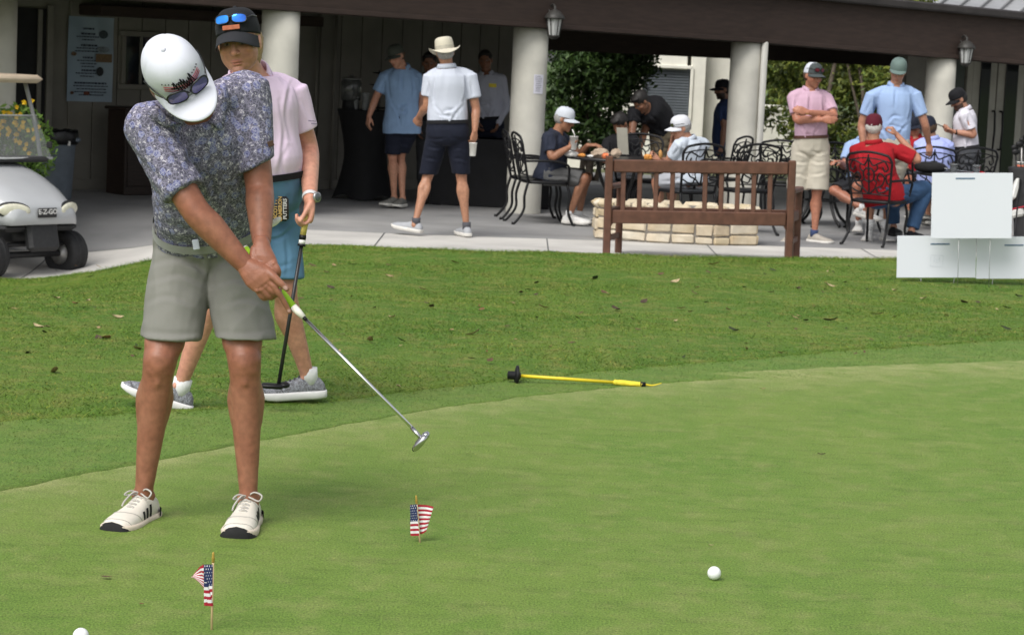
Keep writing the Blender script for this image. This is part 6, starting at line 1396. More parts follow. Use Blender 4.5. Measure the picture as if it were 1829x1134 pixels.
# putter
pt = empty('putter', at(752, 785, 7.2), label='silver shafted putter with lime green grip held by the golfer', cat='putter')
tip = at(747, 775, 7.23); m_lime = mat('lime_grip', (.34, .60, .03), .5, .05, 40)
MB().addp(tube(np.array([g0, g0*.5+g1*.5, g1]), [.0165, .0155, .0125], 14)).build('grip', m_lime, pt)
g2_ = g1+(tip-g1)*.085; MB().addp(tube(np.array([g1+ga*.001, g1*.5+g2_*.5, g2_]), [.0124, .0115, .0085], 14)).build('grip_end', mat('white_grip', (.74, .72, .64), .5), pt)
MB().addp(tube([g0-ga*.004, g0+ga*.0], .0168, 14)).build('grip_cap', mat('white_grip', (.74, .72, .64), .5), pt)
sa_ = nrm(tip-g2_); MB().addp(tube([g2_-sa_*.01, tip], .0056, 12)).build('shaft', mat('chrome_shaft', (.72, .72, .73), .16, .03, 20, metallic=1.), pt)
MB().addp(tube([g2_-sa_*.0, g2_+sa_*.012], .0062, 12)).build('ferrule', m_black, pt)
hx, hy = nrm(at(768, 770, 7.2)-at(742, 800, 7.22)), nrm((.25, -.7, .3)); hy = nrm(hy-hx*np.dot(hx, hy)); hz = np.cross(hx, hy); hc_ = at(754, 785, 7.22)
m_ph = mat('putter_steel', (.55, .55, .56), .22, .1, 30, metallic=1.)
MB().addp(box(hc_, .062, .030, .022, .007, [hx, hy, hz])).addp(ellipsoid(hc_+hy*.016-hx*.006, hx*.034, hy*.02, hz*.011, 18, 10, 2.8)).build('head', m_ph, pt)
MB().addp(box(hc_-hx*.030+hy*.006, .03, .02, .016, .005, [hx, hy, hz])).build('head_cavity', m_black, pt, False)
MB().addp(tube([tip-sa_*.03, hc_], .0065, 10)).build('neck', m_ph, pt)

# ------------------------------------------------------------------ walking man in pink
m_pink = fabric('pale_pink', (.73, .58, .73), var=.03); m_bsh = fabric('blue_shorts', (.095, .20, .305), var=.05)
fair = (.55, .27, .19)
m_knit = (mat('grey_knit', (.25, .26, .29), .8, .6, 190, hue=(.13, .13, .14)), mat('sole_white', (.72, .71, .70), .6, .05, 20), mat('lace_dark', (.06, .06, .065), .8))
wm = 10.20
def w_hat(e, c, r, f, u, k): return make_cap(e, c, r, f, u, k, fabric('charcoal_cap', (.018, .019, .022), var=.1), curve=.62, length=.075, rise=.022, drop=.030, brim_m=fabric('charcoal_brim', (.026, .027, .031)))
hw = dict(d=at(548, 412, wm-.04)-at(553, 362, wm-.02), n=(-.9, -.45, 0), side=-1, curl=[1.0, 1.15, 1.2, 1.2], k=1.08, thumb=.3)
W = person('man in pale pink polo and blue shorts walking behind the golfer', dict(
    head=(427, 76, 10.12), neck=(447, 132, 10.26), sa=(393, 172, 10.12), sb=(519, 166, 10.42), ea=(380, 270, 10.05), eb=(551, 265, 10.46), wa=(385, 345, 9.95), wb=(554, 356, 10.19),
    ha=(430, 352, 10.22), hb=(484, 352, 10.36), ka=(388, 518, 10.02), kb=(508, 515, 10.28), aa=(321, 690, 10.12), ab=(549, 672, 10.44)),
    face=nrm((-.10, -1, -.10)), facing=(-.45, -1, 0), skin=fair, shirt=m_pink, bottom=m_bsh, sleeve=.68, blen=.88, girth=1.2, belly=.03, shoes=m_knit, sock=mat('white_sock', (.72, .72, .72), .9), toes=((-1, -.25, .32), (-1, -.30, -.05)), soleup=((.28, .05, 1), None),
    hands={'b': hw, 'a': dict(d=(0, -.2, -1), n=(.5, 0, 0), curl=.4)}, hat=w_hat, hair=mat('blond_hair', (.36, .24, .12), .7, .3, 70, .002, 120), hair_style='long', beard=(.24, .11, .07), bs=.4, belt=m_blackc, vox=.0058, hk=1.10, fold=.005, leg_r=1.05, arm_r=1.08, shoe_laces=True, jaw=1.12, line_w=4., line_d=.006,
    shirt_lines=[[(520, 150), (512, 200), (520, 250), 1.4], [(500, 180), (508, 240), (498, 312)], [(515, 262), (505, 290), (512, 318), .8], [(540, 180), (556, 215), .7]], short_lines=[[(525, 405), (500, 425), (470, 430), 1.2], [(520, 392), (500, 400), (480, 398), .8], [(510, 420), (514, 460), (512, 495), .8], [(490, 480), (520, 470), .7]])
c, r, f, u = W.head; k = 1.10
sunglasses(W.e, c, r, f, u, k, mat('black_frame', (.008, .008, .01), .25), mat('blue_mirror', (.02, .30, .75), .06, .3, 12, metallic=.7, hue=(.06, .10, .6)), z=.098, y=.094, wd=.029, ht=.018, sep=.033, tilt=.35)
MB().addp(box(c+(f*.099+u*.066)*k, .075, .004, .020, .002, [r, nrm(f+u*.25), nrm(u-f*.25)])).build('cap_patch', mat('orange_patch', (.36, .10, .04), .6, .2, 60), W.hat, False)
# watch
wp = W.J['wb']+nrm(W.J['eb']-W.J['wb'])*.015; wa_ = nrm(W.J['eb']-W.J['wb'])
MB().addp(lathe(wp, [(.033, -.010), (.0345, -.009), (.0345, .009), (.033, .010)], 24, axis=wa_, cap=False)).build('watch_strap', mat('white_rubber', (.62, .60, .60), .5), W.e)
wv = nrm((.8, -.6, .05)); wc = wp+wv*.034; wf = MB().addp(lathe(wc, [(.021, 0), (.0225, .002), (.0225, .010), (.019, .012)], 28, axis=wv)).build('watch', mat('watch_steel', (.42, .42, .42), .3, metallic=.8), W.e)
MB().addp(lathe(wc, [(.018, .0122), (.0175, .0128), (.001, .0129)], 24, axis=wv)).build('watch_face', mat('watch_dial', (.10, .11, .12), .15), wf)
# headcover hanging at his pocket
hq = at(500, 373, 10.17); hx_, hz_ = nrm((.95, .3, 0)), nrm((-.04, 0, 1)); hn_ = np.cross(hx_, hz_); hn_ = hn_ if hn_[1] < 0 else -hn_
hcv = empty('putter_headcover', hq, label='black leather putter headcover with gold lettering at the walking man\'s pocket', cat='headcover')
MB().addp(box(hq, .078, .026, .108, .012, [hx_, hn_, hz_])).build('cover', mat('black_leather', (.012, .012, .013), .5, .2, 60), hcv)
for i, (tx, cm) in enumerate((('SCOTTY', 'g'), ('CAMERON', 'g'), ('PUTTERS', 'w'))):
    put_text('lettering', tx, .0225, hq+hn_*.0135+hx_*(-.022+.021*i), [hz_, -hx_, hn_], mat('gold_thread', (.45, .30, .10), .5) if cm == 'g' else mat('silver_thread', (.5, .5, .48), .5), hcv, .0006, .0006)
# small print on the sleeve
bvw = bvh_of(W.shirt_me); ow = world_of(W.e); sp_ = MB()
for (x, y, L) in ((552, 216, 13), (557, 221, 10)):
    for q in range(5):
        d = ray(x+q*L/5, y+q*.2); h = bvw.ray_cast(Vector(CAMP-ow), Vector(d))
        if h[0] is not None: sp_.addp(box(np.array(h[0])+ow-nrm(d)*.001, .004, .001, .005))
if sp_.n: sp_.build('sleeve_print', mat('navy_ink', (.06, .06, .12), .7), W.shirt, False)
# his putter
p0, p1 = at(547, 396, 10.15), at(538.3, 440, 10.147); p2 = at(497, 690, 10.12); p2[2] = max(p2[2], .02)
wpt_ = empty('putter', p2, label='black putter hanging from the walking man\'s hand', cat='putter')
MB().addp(tube([at(550, 374, 10.155), at(541, 420, 10.15)], .0135, 12)).build('grip', mat('yellow_grip', (.62, .48, .14), .6), wpt_)
MB().addp(tube([at(541, 420, 10.15), at(540.2, 428, 10.149)], .0155, 12)).addp(tube([at(538.8, 436, 10.148), at(538.3, 440, 10.147)], .0175, 12)).build('grip_ring', m_black, wpt_)
MB().addp(tube([at(540.2, 428, 10.149), at(538.8, 436, 10.148)], .0145, 12)).build('grip_cap', m_foam, wpt_)
MB().addp(tube([p1, p2], .0085, 10)).build('shaft', mat('graphite', (.02, .02, .021), .35), wpt_)
hd_ = p2+v3(-.01, -.01, .002)
MB().addp(box(hd_+v3(-.015, 0, 0), .10, .05, .022, .009, [nrm((1, .15, -.04)), nrm((-.15, 1, 0)), nrm((.04, 0, 1))])).addp(ellipsoid(hd_+v3(.035, .02, .004), v3(.025, 0, 0), v3(0, .03, 0), v3(0, 0, .014))).build('head', m_black, wpt_)
# ------------------------------------------------------------------ people on the patio
m_navy = fabric('navy_shorts', (.010, .012, .022)); m_wpolo = fabric('white_polo', (.50, .53, .61), var=.03); m_chino = fabric('stone_shorts', (.45, .415, .345), var=.04)
m_chambray = fabric('chambray', (.20, .30, .46), var=.1); m_khaki = fabric('khaki', (.16, .13, .085)); m_char = fabric('charcoal', (.035, .036, .04)); m_lblue = fabric('light_blue', (.30, .41, .63), var=.04)
m_lav = fabric('lavender', (.36, .41, .72), var=.04); m_redp = fabric('red_polo', (.31, .012, .018), var=.06); m_jean = fabric('jeans', (.035, .075, .15), var=.25); m_rose = fabric('rose_polo', (.50, .33, .42), var=.06); m_navyp = fabric('navy_polo', (.022, .026, .042), var=.08)
m_hgrey = mat('grey_hair', (.28, .27, .26), .7, .25, 70); m_hbrown = mat('brown_hair', (.07, .04, .022), .7, .3, 70); m_hblack = mat('black_hair', (.012, .010, .009), .6, .3, 70)
sh_grey = (mat('grey_sneaker', (.33, .34, .36), .7, .1, 20), mat('sole_cream', (.6, .58, .54), .6)); sh_dark = (mat('dark_sneaker', (.12, .12, .11), .7, .4, 60), mat('sole_pale', (.55, .54, .5), .6)); sh_white = (mat('white_sneaker', (.58, .57, .55), .6, .1, 30), mat('sole_cream', (.6, .58, .54), .6)); sh_taupe = (mat('taupe_sneaker', (.34, .31, .27), .8, .1, 30), mat('sole_cream', (.6, .58, .54), .6)); sh_black = (m_blackc, m_black)
wsock = mat('white_sock', (.72, .72, .72), .9); bsock = mat('blue_sock', (.04, .06, .14), .9)
fair2, ruddy, brown = (.40, .20, .13), (.38, .165, .105), (.20, .095, .055)
def capf(m, **kw): return lambda e, c, r, f, u, k: make_cap(e, c, r, f, u, k, m, **kw)
GP = 'people on the clubhouse patio'
_person0 = person
def person(lab, J, **kw):
    g = random.Random(lab); q = lambda a, b, t: (J[a][0]*(1-t)+J[b][0]*t, J[a][1]*(1-t)+J[b][1]*t); L = []
    for s_ in 'ab':
        o = 'b' if s_ == 'a' else 'a'; m_ = q('s'+s_, 'h'+s_, .45); L.append([q('s'+s_, 's'+o, .08), q('s'+s_, 'h'+s_, .25), m_, 1.3])
        L.append([q('s'+s_, 'h'+s_, .5), (m_[0]*.6+J['h'+o][0]*.4, q('s'+s_, 'h'+s_, .72)[1]), q('h'+s_, 'h'+o, .4), 1.0]); L.append([q('s'+s_, 'e'+s_, .2), q('s'+s_, 'e'+s_, .6)])
    for i in range(4):
        t = g.uniform(.35, .9); a, b = q('sa', 'ha', t), q('sb', 'hb', t+g.uniform(-.1, .1)); f0, f1 = g.uniform(.05, .4), g.uniform(.5, .95); L.append([(a[0]*(1-f0)+b[0]*f0, a[1]), ((a[0]+b[0])/2, (a[1]+b[1])/2+g.uniform(-6, 6)), (a[0]*(1-f1)+b[0]*f1, b[1]), g.uniform(.6, 1.1)])
    if kw.get('facing', (0, 1, 0))[1] < -.5 and not kw.get('long_sleeve'): L.append([(J['neck'][0], J['neck'][1]+9), (J['neck'][0]-1, J['neck'][1]+24), (J['neck'][0]-1, J['neck'][1]+40), 1.4])
    SL = []
    for s_ in 'ab':
        for t in (.15, .35, .6): c = q('h'+s_, 'k'+s_, t); SL.append([(c[0]-12, c[1]-g.uniform(-4, 5)), c, (c[0]+12, c[1]+g.uniform(-4, 6)), g.uniform(.6, 1.1)])
    kw.setdefault('shirt_lines', L); kw.setdefault('short_lines', SL); kw.setdefault('line_w', 2.6); kw.setdefault('line_d', .010)
    return _person0(lab, J, **kw)
# man in grey cap and blue shirt
Y = 26.0
person('man in grey cap and untucked blue shirt beside the tall black table', dict(head=(708, 101, Y-.05), neck=(719, 122, Y), sa=(690, 137, Y-.02), sb=(741, 136, Y+.02), ea=(671, 176, Y-.02), eb=(752, 177, Y+.02), wa=(659, 208, Y-.1), wb=(750, 214, Y-.05), ha=(706, 226, Y), hb=(731, 226, Y), ka=(701, 280, Y-.1), kb=(715, 278, Y+.02), aa=(704, 352, Y-.02), ab=(719, 354, Y+.0)),
    face=nrm((-.55, -.75, -.35)), facing=(-.3, -1, 0), skin=fair2, shirt=m_chambray, bottom=m_navy, sleeve=.70, blen=.92, tuck=False, girth=1.15, belly=.03, shoes=sh_dark, toes=((-.6, -1, 0), (-.3, -1, 0)), hands={'a': dict(d=(-.1, -.1, -1), n=(.3, .2, 0), curl=.4), 'b': dict(d=(0, -.1, -1), n=(-.3, 0, 0), curl=.4)}, hat=capf(fabric('olive_cap', (.055, .06, .05)), curve=.5), hair=m_hbrown, grp=GP)
# man in the sun hat, seen from behind
Y = 22.3
hm = person('man in cream sun hat, white polo and navy shorts walking away', dict(head=(795, 95, Y), neck=(798, 121, Y), sa=(770, 138, Y), sb=(838, 138, Y+.02), ea=(762, 190, Y+.02), eb=(850, 194, Y+.02), wa=(748, 209, Y+.18), wb=(848, 234, Y-.05), ha=(783, 238, Y), hb=(817, 238, Y), ka=(764, 314, Y+.06), kb=(824, 314, Y+.03), aa=(742, 396, Y-.10), ab=(833, 404, Y+.02)),
    face=nrm((-.15, 1, -.1)), facing=(-.12, 1, 0), skin=(.36, .18, .11), shirt=m_wpolo, bottom=m_navy, sleeve=.66, blen=.96, girth=1.16, belly=.02, shoes=sh_grey, toes=((-1, .45, .12), (-.35, 1, 0)), soleup=((-.15, 0, 1), None), sock=fabric('grey_sock', (.08, .08, .09)), hands={'a': dict(d=(-.3, .5, -.6), n=(.4, .5, .2), curl=.8), 'b': dict(d=(-.1, 0, -1), n=(-.4, .5, 0), curl=.7)}, hat=lambda e, c, r, f, u, k: make_hat(e, c, r, f, u, k, fabric('cream_hat', (.56, .52, .42), var=.06)), hair=m_hgrey, belt=m_blackc, grp=GP)
cup(844, 279, 22.18, .12, .028, .036, m_foam, 'white foam cup in the hand of the man in the sun hat')
# dim man in white shirt with a yellow badge
Y = 27.9
p5 = person('dark haired man in pale long sleeved shirt standing in the shade', dict(head=(867, 109, Y), neck=(869, 132, Y), sa=(849, 144, Y), sb=(894, 144, Y), ea=(845, 188, Y), eb=(903, 190, Y), wa=(852, 218, Y-.1), wb=(890, 220, Y-.1), ha=(862, 228, Y), hb=(884, 228, Y), ka=(861, 290, Y), kb=(885, 290, Y), aa=(860, 348, Y), ab=(886, 348, Y)),
    face=nrm((-.1, -1, -.05)), facing=(0, -1, 0), skin=brown, shirt=fabric('office_shirt', (.42, .43, .50)), bottom=m_navy, long_sleeve=True, blen=1.5, girth=1.02, shoes=sh_black, hands={'a': dict(d=(.3, -.4, -1), n=(.3, 0, 0), curl=.6), 'b': dict(d=(-.3, -.4, -1), n=(-.3, 0, 0), curl=.6)}, hair=m_hblack, hair_style='full', belt=m_blackc, grp=GP)
q = at(880, 153, Y-.15); MB().addp(box(q, .09, .006, .045, .002)).build('name_badge', mat('yellow_badge', (.72, .58, .05), .6), p5.e, False)
# person hidden behind the sun hat man
Y = 27.0
person('dark clothed person half hidden behind the man in the sun hat', dict(head=(767, 113, Y), neck=(768, 135, Y), sa=(747, 148, Y), sb=(790, 148, Y), ea=(745, 192, Y), eb=(795, 192, Y), wa=(748, 226, Y-.08), wb=(792, 226, Y), ha=(758, 232, Y), hb=(780, 232, Y), ka=(757, 295, Y), kb=(781, 295, Y), aa=(757, 355, Y), ab=(781, 355, Y)),
    face=(0, -1, -.1), facing=(0, -1, 0), skin=brown, shirt=m_blackc, bottom=m_char, blen=1.5, hair=m_hblack, hair_style='full', shoes=sh_black, hands={'a': dict(d=(0, -.2, -1), n=(.3, 0, 0))}, grp=GP)
# old man with cup
Y = 24.6
old = person('seated old man in navy polo and pale cap holding a cup', dict(head=(1008, 214, Y), neck=(993, 239, Y+.02), sa=(979, 246, Y-.20), sb=(1000, 246, Y+.22), ea=(986, 281, Y-.28), eb=(1035, 276, Y+.20), wa=(1018, 263, Y-.22), wb=(1050, 260, Y+.08), ha=(976, 314, Y-.09), hb=(980, 313, Y+.10), ka=(1044, 320, Y-.14), kb=(1048, 318, Y+.16), aa=(1018, 383, Y-.10), ab=(1034, 383, Y+.14)),
    face=nrm((1, -.30, -.28)), facing=(1, -.15, 0), skin=(.30, .145, .085), shirt=m_navyp, bottom=fabric('grey_bermuda', (.10, .10, .10)), sleeve=.72, blen=.9, girth=1.0, belly=.03, tuck=False, shoes=sh_white, sock=wsock, toes=((1, -.35, 0), (1, -.2, 0)), hands={'a': dict(d=(.4, -.1, .8), n=(.6, .6, 0), curl=1.0, side=1), 'b': dict(d=(1, -.3, .1), n=(.1, .2, -1), curl=.35)}, hat=capf(fabric('pale_cap', (.52, .55, .60)), curve=.6), hair=m_hgrey, grp=GP)
cup(1024, 268, Y-.22, .135, .031, .044, m_foam, 'white foam cup with straw in the seated old man\'s hand', straw=(-.02, .0, .21))
# dark clothed sitter and the man bending over
Y = 26.2
person('seated person in black hunched behind the near table', dict(head=(1108, 222, Y-.05), neck=(1116, 240, Y), sa=(1088, 254, Y), sb=(1130, 250, Y), ea=(1079, 284, Y-.1), eb=(1134, 290, Y-.1), wa=(1092, 292, Y-.25), wb=(1118, 296, Y-.3), ha=(1102, 312, Y), hb=(1124, 312, Y), ka=(1100, 320, Y-.4), kb=(1126, 320, Y-.4), aa=(1102, 385, Y-.35), ab=(1126, 385, Y-.35)),
    face=nrm((-.5, -.5, -.7)), facing=(-.2, -1, 0), skin=brown, shirt=m_blackc, bottom=m_char, blen=1.5, sleeve=.8, hair=m_hblack, hair_style='full', shoes=sh_black, hands={'a': dict(d=(.3, -1, 0), n=(0, 0, -1)), 'b': dict(d=(-.3, -1, 0), n=(0, 0, -1))}, grp=GP, collar_m=False)
Y = 27.0
person('man in black vest and khakis bending forward over the far side of the table', dict(head=(1145, 182, Y-.35), neck=(1150, 196, Y-.22), sa=(1133, 200, Y-.32), sb=(1162, 204, Y+.05), ea=(1129, 236, Y-.40), eb=(1150, 240, Y-.1), wa=(1126, 266, Y-.45), wb=(1142, 268, Y-.3), ha=(1178, 240, Y+.05), hb=(1196, 241, Y+.18), ka=(1175, 308, Y), kb=(1200, 308, Y+.1), aa=(1180, 375, Y+.1), ab=(1204, 375, Y+.2), spine_off=v3(.02, .0, .11)),
    face=nrm((-.6, -.3, -.8)), up=nrm((-.6, -.4, .6)), facing=(-.5, -.4, -.7), skin=brown, shirt=m_blackc, bottom=m_khaki, blen=1.5, sleeve=.55, hair=m_hblack, hair_style='full', shoes=sh_black, girth=1.12, hands={'a': dict(d=(0, -.2, -1), n=(.3, 0, 0)), 'b': dict(d=(0, -.2, -1), n=(.3, 0, 0))}, grp=GP, tuck=True, collar_m=False)
# white capped eater
Y = 24.25
eat = person('seated man in white cap and pale shirt eating with his hand at his mouth', dict(head=(1216, 229, Y), neck=(1230, 250, Y+.03), sa=(1216, 258, Y-.12), sb=(1256, 257, Y+.14), ea=(1196, 290, Y-.02), eb=(1236, 292, Y+.26), wa=(1200, 258, Y+.12), wb=(1178, 286, Y+.22), ha=(1224, 320, Y-.08), hb=(1244, 319, Y+.08), ka=(1172, 327, Y+.06), kb=(1196, 325, Y+.32), aa=(1178, 398, Y+.05), ab=(1200, 392, Y+.30)),
    face=nrm((-1, -.25, -.30)), facing=(-1, .35, 0), skin=fair2, shirt=fabric('pale_tee', (.50, .55, .62)), bottom=fabric('light_grey_shorts', (.34, .35, .38)), sleeve=.72, blen=.9, girth=1.1, belly=.04, tuck=False, shoes=sh_white, sock=wsock, toes=((-1, .1, 0), (-1, .2, 0)), hands={'a': dict(d=(.1, -.1, 1), n=(.6, -.4, 0), curl=.8), 'b': dict(d=(-1, 0, .3), n=(0, -.3, .8), curl=.9)}, hat=capf(fabric('bright_white_cap', (.60, .61, .65)), curve=.6), hair=m_hgrey, grp=GP)
c, r, f, u = eat.head; sunglasses(eat.e, c, r, f, u, 1., mat('black_frame', (.008, .008, .01), .25), mat('olive_lens', (.05, .06, .015), .1), z=.055, y=.10)
tag(MB().addp(ellipsoid(at(1180, 276, Y+.15), v3(.02, 0, .012), v3(0, .02, 0), v3(-.01, 0, .045))).build('hot_dog', mat('bun', (.48, .25, .08), .7, .2, 40)), 'golden brown bun in the white capped eater\'s hand', 'food')
# man half hidden by the fourth column
Y = 29.6
person('bearded man in black cap and dark blue shirt half hidden by a column', dict(head=(1291, 161, Y), neck=(1297, 182, Y), sa=(1289, 193, Y-.15), sb=(1302, 193, Y+.2), ea=(1294, 228, Y-.18), eb=(1306, 228, Y+.2), wa=(1290, 258, Y-.2), wb=(1300, 258, Y+.15), ha=(1297, 268, Y-.08), hb=(1301, 268, Y+.1), ka=(1296, 325, Y-.1), kb=(1301, 325, Y+.1), aa=(1297, 375, Y-.1), ab=(1302, 375, Y+.1)),
    face=nrm((-1, -.3, -.12)), facing=(-1, -.2, 0), skin=(.22, .11, .07), shirt=fabric('deep_blue', (.02, .035, .09)), bottom=m_char, blen=1.5, girth=1.1, belly=.03, tuck=False, hat=capf(m_blackc, curve=.5), hair=m_hblack, beard=(.012, .01, .009), bs=.95, shoes=sh_black, toes=((-1, 0, 0), (-1, 0, 0)), hands={'a': dict(d=(-.2, -.1, -1), n=(-.4, .5, 0))}, grp=GP)
# pink polo, arms crossed
Y = 23.8
pk = person('smiling man in pink polo and stone shorts with arms crossed', dict(head=(1452, 136, Y-.02), neck=(1447, 161, Y), sa=(1418, 174, Y-.02), sb=(1475, 176, Y+.03), ea=(1424, 214, Y-.12), eb=(1489, 207, Y-.10), wa=(1468, 214, Y-.27), wb=(1443, 201, Y-.29), ha=(1434, 262, Y), hb=(1463, 262, Y), ka=(1424, 344, Y+.04), kb=(1459, 344, Y-.03), aa=(1410, 418, Y+.02), ab=(1455, 417, Y-.02), spine_off=v3(0, 0, 0)),
    face=nrm((.55, -.85, -.16)), facing=(.15, -1, 0), skin=ruddy, shirt=m_rose, bottom=m_chino, sleeve=.74, blen=.93, girth=.98, belly=.02, shoes=sh_taupe, sock=bsock, toes=((-.3, -1, 0), (.75, -.8, 0)), hands={'a': dict(d=(1, -.2, 0), n=(0, 1, 0), curl=.3), 'b': dict(d=(-1, -.1, .25), n=(.1, 1, -.1), curl=.35)}, hat=capf(fabric('trucker_white', (.55, .57, .62)), front_m=fabric('trucker_grey', (.06, .07, .072)), brim_m=fabric('trucker_grey', (.06, .07, .072)), curve=.4), hair=m_hbrown, beard=(.10, .05, .03), bs=.45, belt=mat('brown_belt', (.07, .028, .018), .5), legr_end=.118, grp=GP)
c, r, f, u = pk.head; sunglasses(pk.e, c, r, f, u, 1., mat('black_frame', (.008, .008, .01), .25), mat('wine_lens', (.12, .015, .03), .08), z=.075, y=.098)
MB().addp(tube(spline([at(1442, 203, Y-.31)+v3(.011*math.cos(t), 0, .011*math.sin(t)) for t in np.linspace(0, 2*PI, 12)], 16), .002, 6)).build('ring', m_gold, pk.e)
# blue polo, teal cap
Y = 24.35
bl = person('tall man in light blue polo and teal cap leaning on a chair', dict(head=(1604, 127, Y-.04), neck=(1600, 153, Y), sa=(1558, 172, Y), sb=(1634, 171, Y), ea=(1539, 222, Y+.02), eb=(1652, 222, Y-.02), wa=(1542, 266, Y-.05), wb=(1659, 256, Y+.08), ha=(1576, 270, Y), hb=(1610, 270, Y), ka=(1556, 345, Y-.03), kb=(1590, 345, Y), aa=(1552, 414, Y), ab=(1581, 414, Y+.03)),
    face=nrm((-.18, -1, -.38)), facing=(-.08, -1, 0), skin=fair2, shirt=m_lblue, bottom=m_chino, sleeve=.68, blen=.92, girth=1.06, shoes=sh_white, sock=wsock, toes=((-.25, -1, 0), (.15, -1, 0)), hands={'a': dict(d=(0, -.1, -1), n=(.3, .2, 0)), 'b': dict(d=(.1, -.2, -1), n=(-.2, .6, 0), curl=.5)}, hat=capf(fabric('teal_cap', (.13, .18, .165), var=.1), curve=.12, length=.06), hair=mat('sandy_hair', (.22, .14, .075), .7, .3, 70), tuck=True, grp=GP)
for s_ in (1553, 1581):
    a_ = at(s_, 414, Y); MB().addp(tube([a_+v3(0, 0, .02), a_+v3(0, 0, .13)], [.044, .047], 16)).build('sock', wsock, bl.e)
# red polo
Y = 23.85
rd = person('seated man in red polo and maroon cap, hand raised, seen from behind', dict(head=(1561, 227, Y), neck=(1560, 256, Y+.0), sa=(1532, 268, Y+.03), sb=(1603, 270, Y-.03), ea=(1527, 312, Y+.2), eb=(1640, 286, Y-.06), wa=(1560, 318, Y+.40), wb=(1602, 241, Y+.02), ha=(1562, 350, Y+.03), hb=(1598, 352, Y-.03), ka=(1592, 338, Y+.48), kb=(1652, 338, Y+.22), aa=(1596, 405, Y+.46), ab=(1628, 412, Y+.12), spine_off=v3(-.03, -.06, 0)),
    face=nrm((.35, 1, .05)), facing=(.35, 1, 0), skin=fair2, shirt=m_redp, bottom=m_jean, sleeve=.78, blen=1.5, girth=1.16, belly=.04, tuck=False, shoes=sh_black, toes=((.4, 1, 0), (.6, .8, 0)), hands={'a': dict(d=(1, .6, 0), n=(0, .2, -1)), 'b': dict(d=(-.5, 0, .6), n=(-.5, .3, -.6), curl=.8)}, hat=capf(fabric('maroon_cap', (.09, .012, .022)), curve=.5), hair=mat('white_hair', (.5, .48, .45), .7, .2, 70), grp=GP)
# crossed-leg sitter behind
Y = 25.5
person('sitter in pale blue shirt behind the red polo man, legs crossed in dark shorts', dict(head=(1546, 232, Y+.1), neck=(1542, 252, Y), sa=(1520, 262, Y-.03), sb=(1562, 262, Y+.03), ea=(1508, 296, Y-.12), eb=(1566, 300, Y-.1), wa=(1499, 290, Y-.32), wb=(1550, 312, Y-.3), ha=(1528, 330, Y), hb=(1552, 330, Y), ka=(1490, 341, Y-.30), kb=(1530, 335, Y-.42), aa=(1541, 372, Y-.50), ab=(1534, 398, Y-.35)),
    face=nrm((-.4, -1, -.1)), facing=(-.3, -1, 0), skin=ruddy, shirt=m_lblue, bottom=m_char, sleeve=.7, blen=.85, girth=1.0, tuck=False, shoes=sh_white, sock=wsock, toes=((.9, -.4, -.2), (-.2, -1, 0)), hands={'a': dict(d=(-.6, -.6, .1), n=(0, 0, -1))}, hat=capf(fabric('tan_cap', (.35, .30, .22))), grp=GP)
tag(MB().addp(box(at(1487, 287, 25.15), .16, .10, .012, .003, [nrm((1, 0, -.32)), v3(0, 1, 0), nrm((.32, 0, 1))])).build('menu_card', mat('card_tan', (.48, .42, .34), .7)), 'tan card in the hand of the cross-legged sitter', 'card')
# lavender sitter and the red clothed one behind him
Y = 26.6
person('seated man in lavender blue shirt and dark cap seen from behind', dict(head=(1659, 228, Y), neck=(1664, 249, Y), sa=(1645, 258, Y), sb=(1692, 260, Y), ea=(1640, 293, Y+.1), eb=(1697, 296, Y+.1), wa=(1648, 310, Y+.3), wb=(1688, 312, Y+.3), ha=(1658, 322, Y), hb=(1682, 322, Y), ka=(1656, 328, Y+.45), kb=(1690, 328, Y+.45), aa=(1658, 385, Y+.45), ab=(1690, 385, Y+.45), spine_off=v3(0, -.05, 0)),
    face=nrm((-.3, 1, -.1)), facing=(0, 1, 0), skin=fair2, shirt=m_lav, bottom=m_char, sleeve=.75, blen=.9, girth=1.12, tuck=False, shoes=sh_dark, toes=((0, 1, 0), (0, 1, 0)), hat=capf(fabric('navy_cap', (.015, .018, .03))), hair=m_hbrown, grp=GP)
Y = 27.6
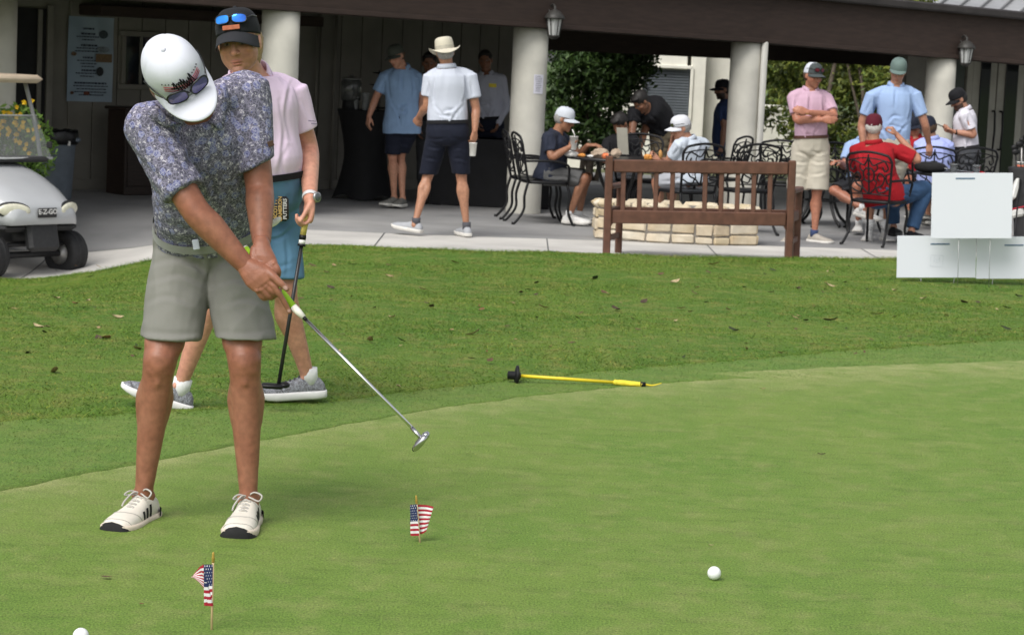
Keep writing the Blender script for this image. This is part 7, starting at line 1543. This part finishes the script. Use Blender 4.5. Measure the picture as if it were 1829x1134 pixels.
person('person in red shirt and dark cap partly hidden behind the blue polo man', dict(head=(1630, 228, Y), neck=(1634, 246, Y), sa=(1616, 256, Y), sb=(1656, 256, Y), ea=(1612, 290, Y-.1), eb=(1660, 290, Y-.1), wa=(1620, 302, Y-.3), wb=(1652, 302, Y-.3), ha=(1626, 316, Y), hb=(1648, 316, Y), ka=(1624, 322, Y-.42), kb=(1650, 322, Y-.42), aa=(1624, 376, Y-.4), ab=(1650, 376, Y-.4)),
    face=nrm((.3, -1, -.1)), facing=(0, -1, 0), skin=ruddy, shirt=m_redp, bottom=m_char, sleeve=.7, blen=.9, tuck=False, shoes=sh_dark, hat=capf(fabric('navy_cap', (.015, .018, .03))), hair=m_hbrown, grp=GP)
# white polo, looking at phone
Y = 27.6
ph = person('bearded man in white polo and black cap looking at his phone', dict(head=(1712, 178, Y-.02), neck=(1723, 196, Y), sa=(1723, 206, Y-.17), sb=(1730, 206, Y+.17), ea=(1739, 241, Y-.19), eb=(1728, 241, Y+.18), wa=(1705, 236, Y-.17), wb=(1700, 236, Y+.06), ha=(1728, 276, Y-.09), hb=(1732, 276, Y+.09), ka=(1726, 338, Y-.1), kb=(1734, 338, Y+.1), aa=(1728, 398, Y-.1), ab=(1735, 398, Y+.1)),
    face=nrm((-1, -.25, -.62)), facing=(-1, -.1, 0), skin=fair2, shirt=fabric('soft_white', (.62, .60, .66), var=.03), bottom=fabric('slate', (.055, .058, .065)), sleeve=.72, blen=1.5, girth=1.02, belly=.02, shoes=sh_black, toes=((-1, 0, 0), (-1, 0, 0)), hands={'a': dict(d=(-1, .05, .25), n=(.1, .4, .8), curl=.7), 'b': dict(d=(-1, -.2, .25), n=(.1, -.4, .8), curl=.7)}, hat=capf(m_blackc, curve=.6), hair=m_hblack, beard=(.02, .014, .01), bs=.9, belt=m_blackc, grp=GP)
MB().addp(lathe(ph.J['wa']+v3(.02, 0, -.004), [(.030, -.011), (.032, -.01), (.032, .01), (.030, .011)], 18, axis=(1, 0, -.1), cap=False)).build('watch_strap', m_blackc, ph.e)
tag(MB().addp(box(at(1683, 226, Y-.1), .15, .075, .009, .003, [nrm((.95, 0, -.35)), v3(0, 1, 0), nrm((.35, 0, .95))])).build('phone', m_black), 'black phone held by the man in white polo', 'phone')
bpy.data.scenes.remove(_tmp)
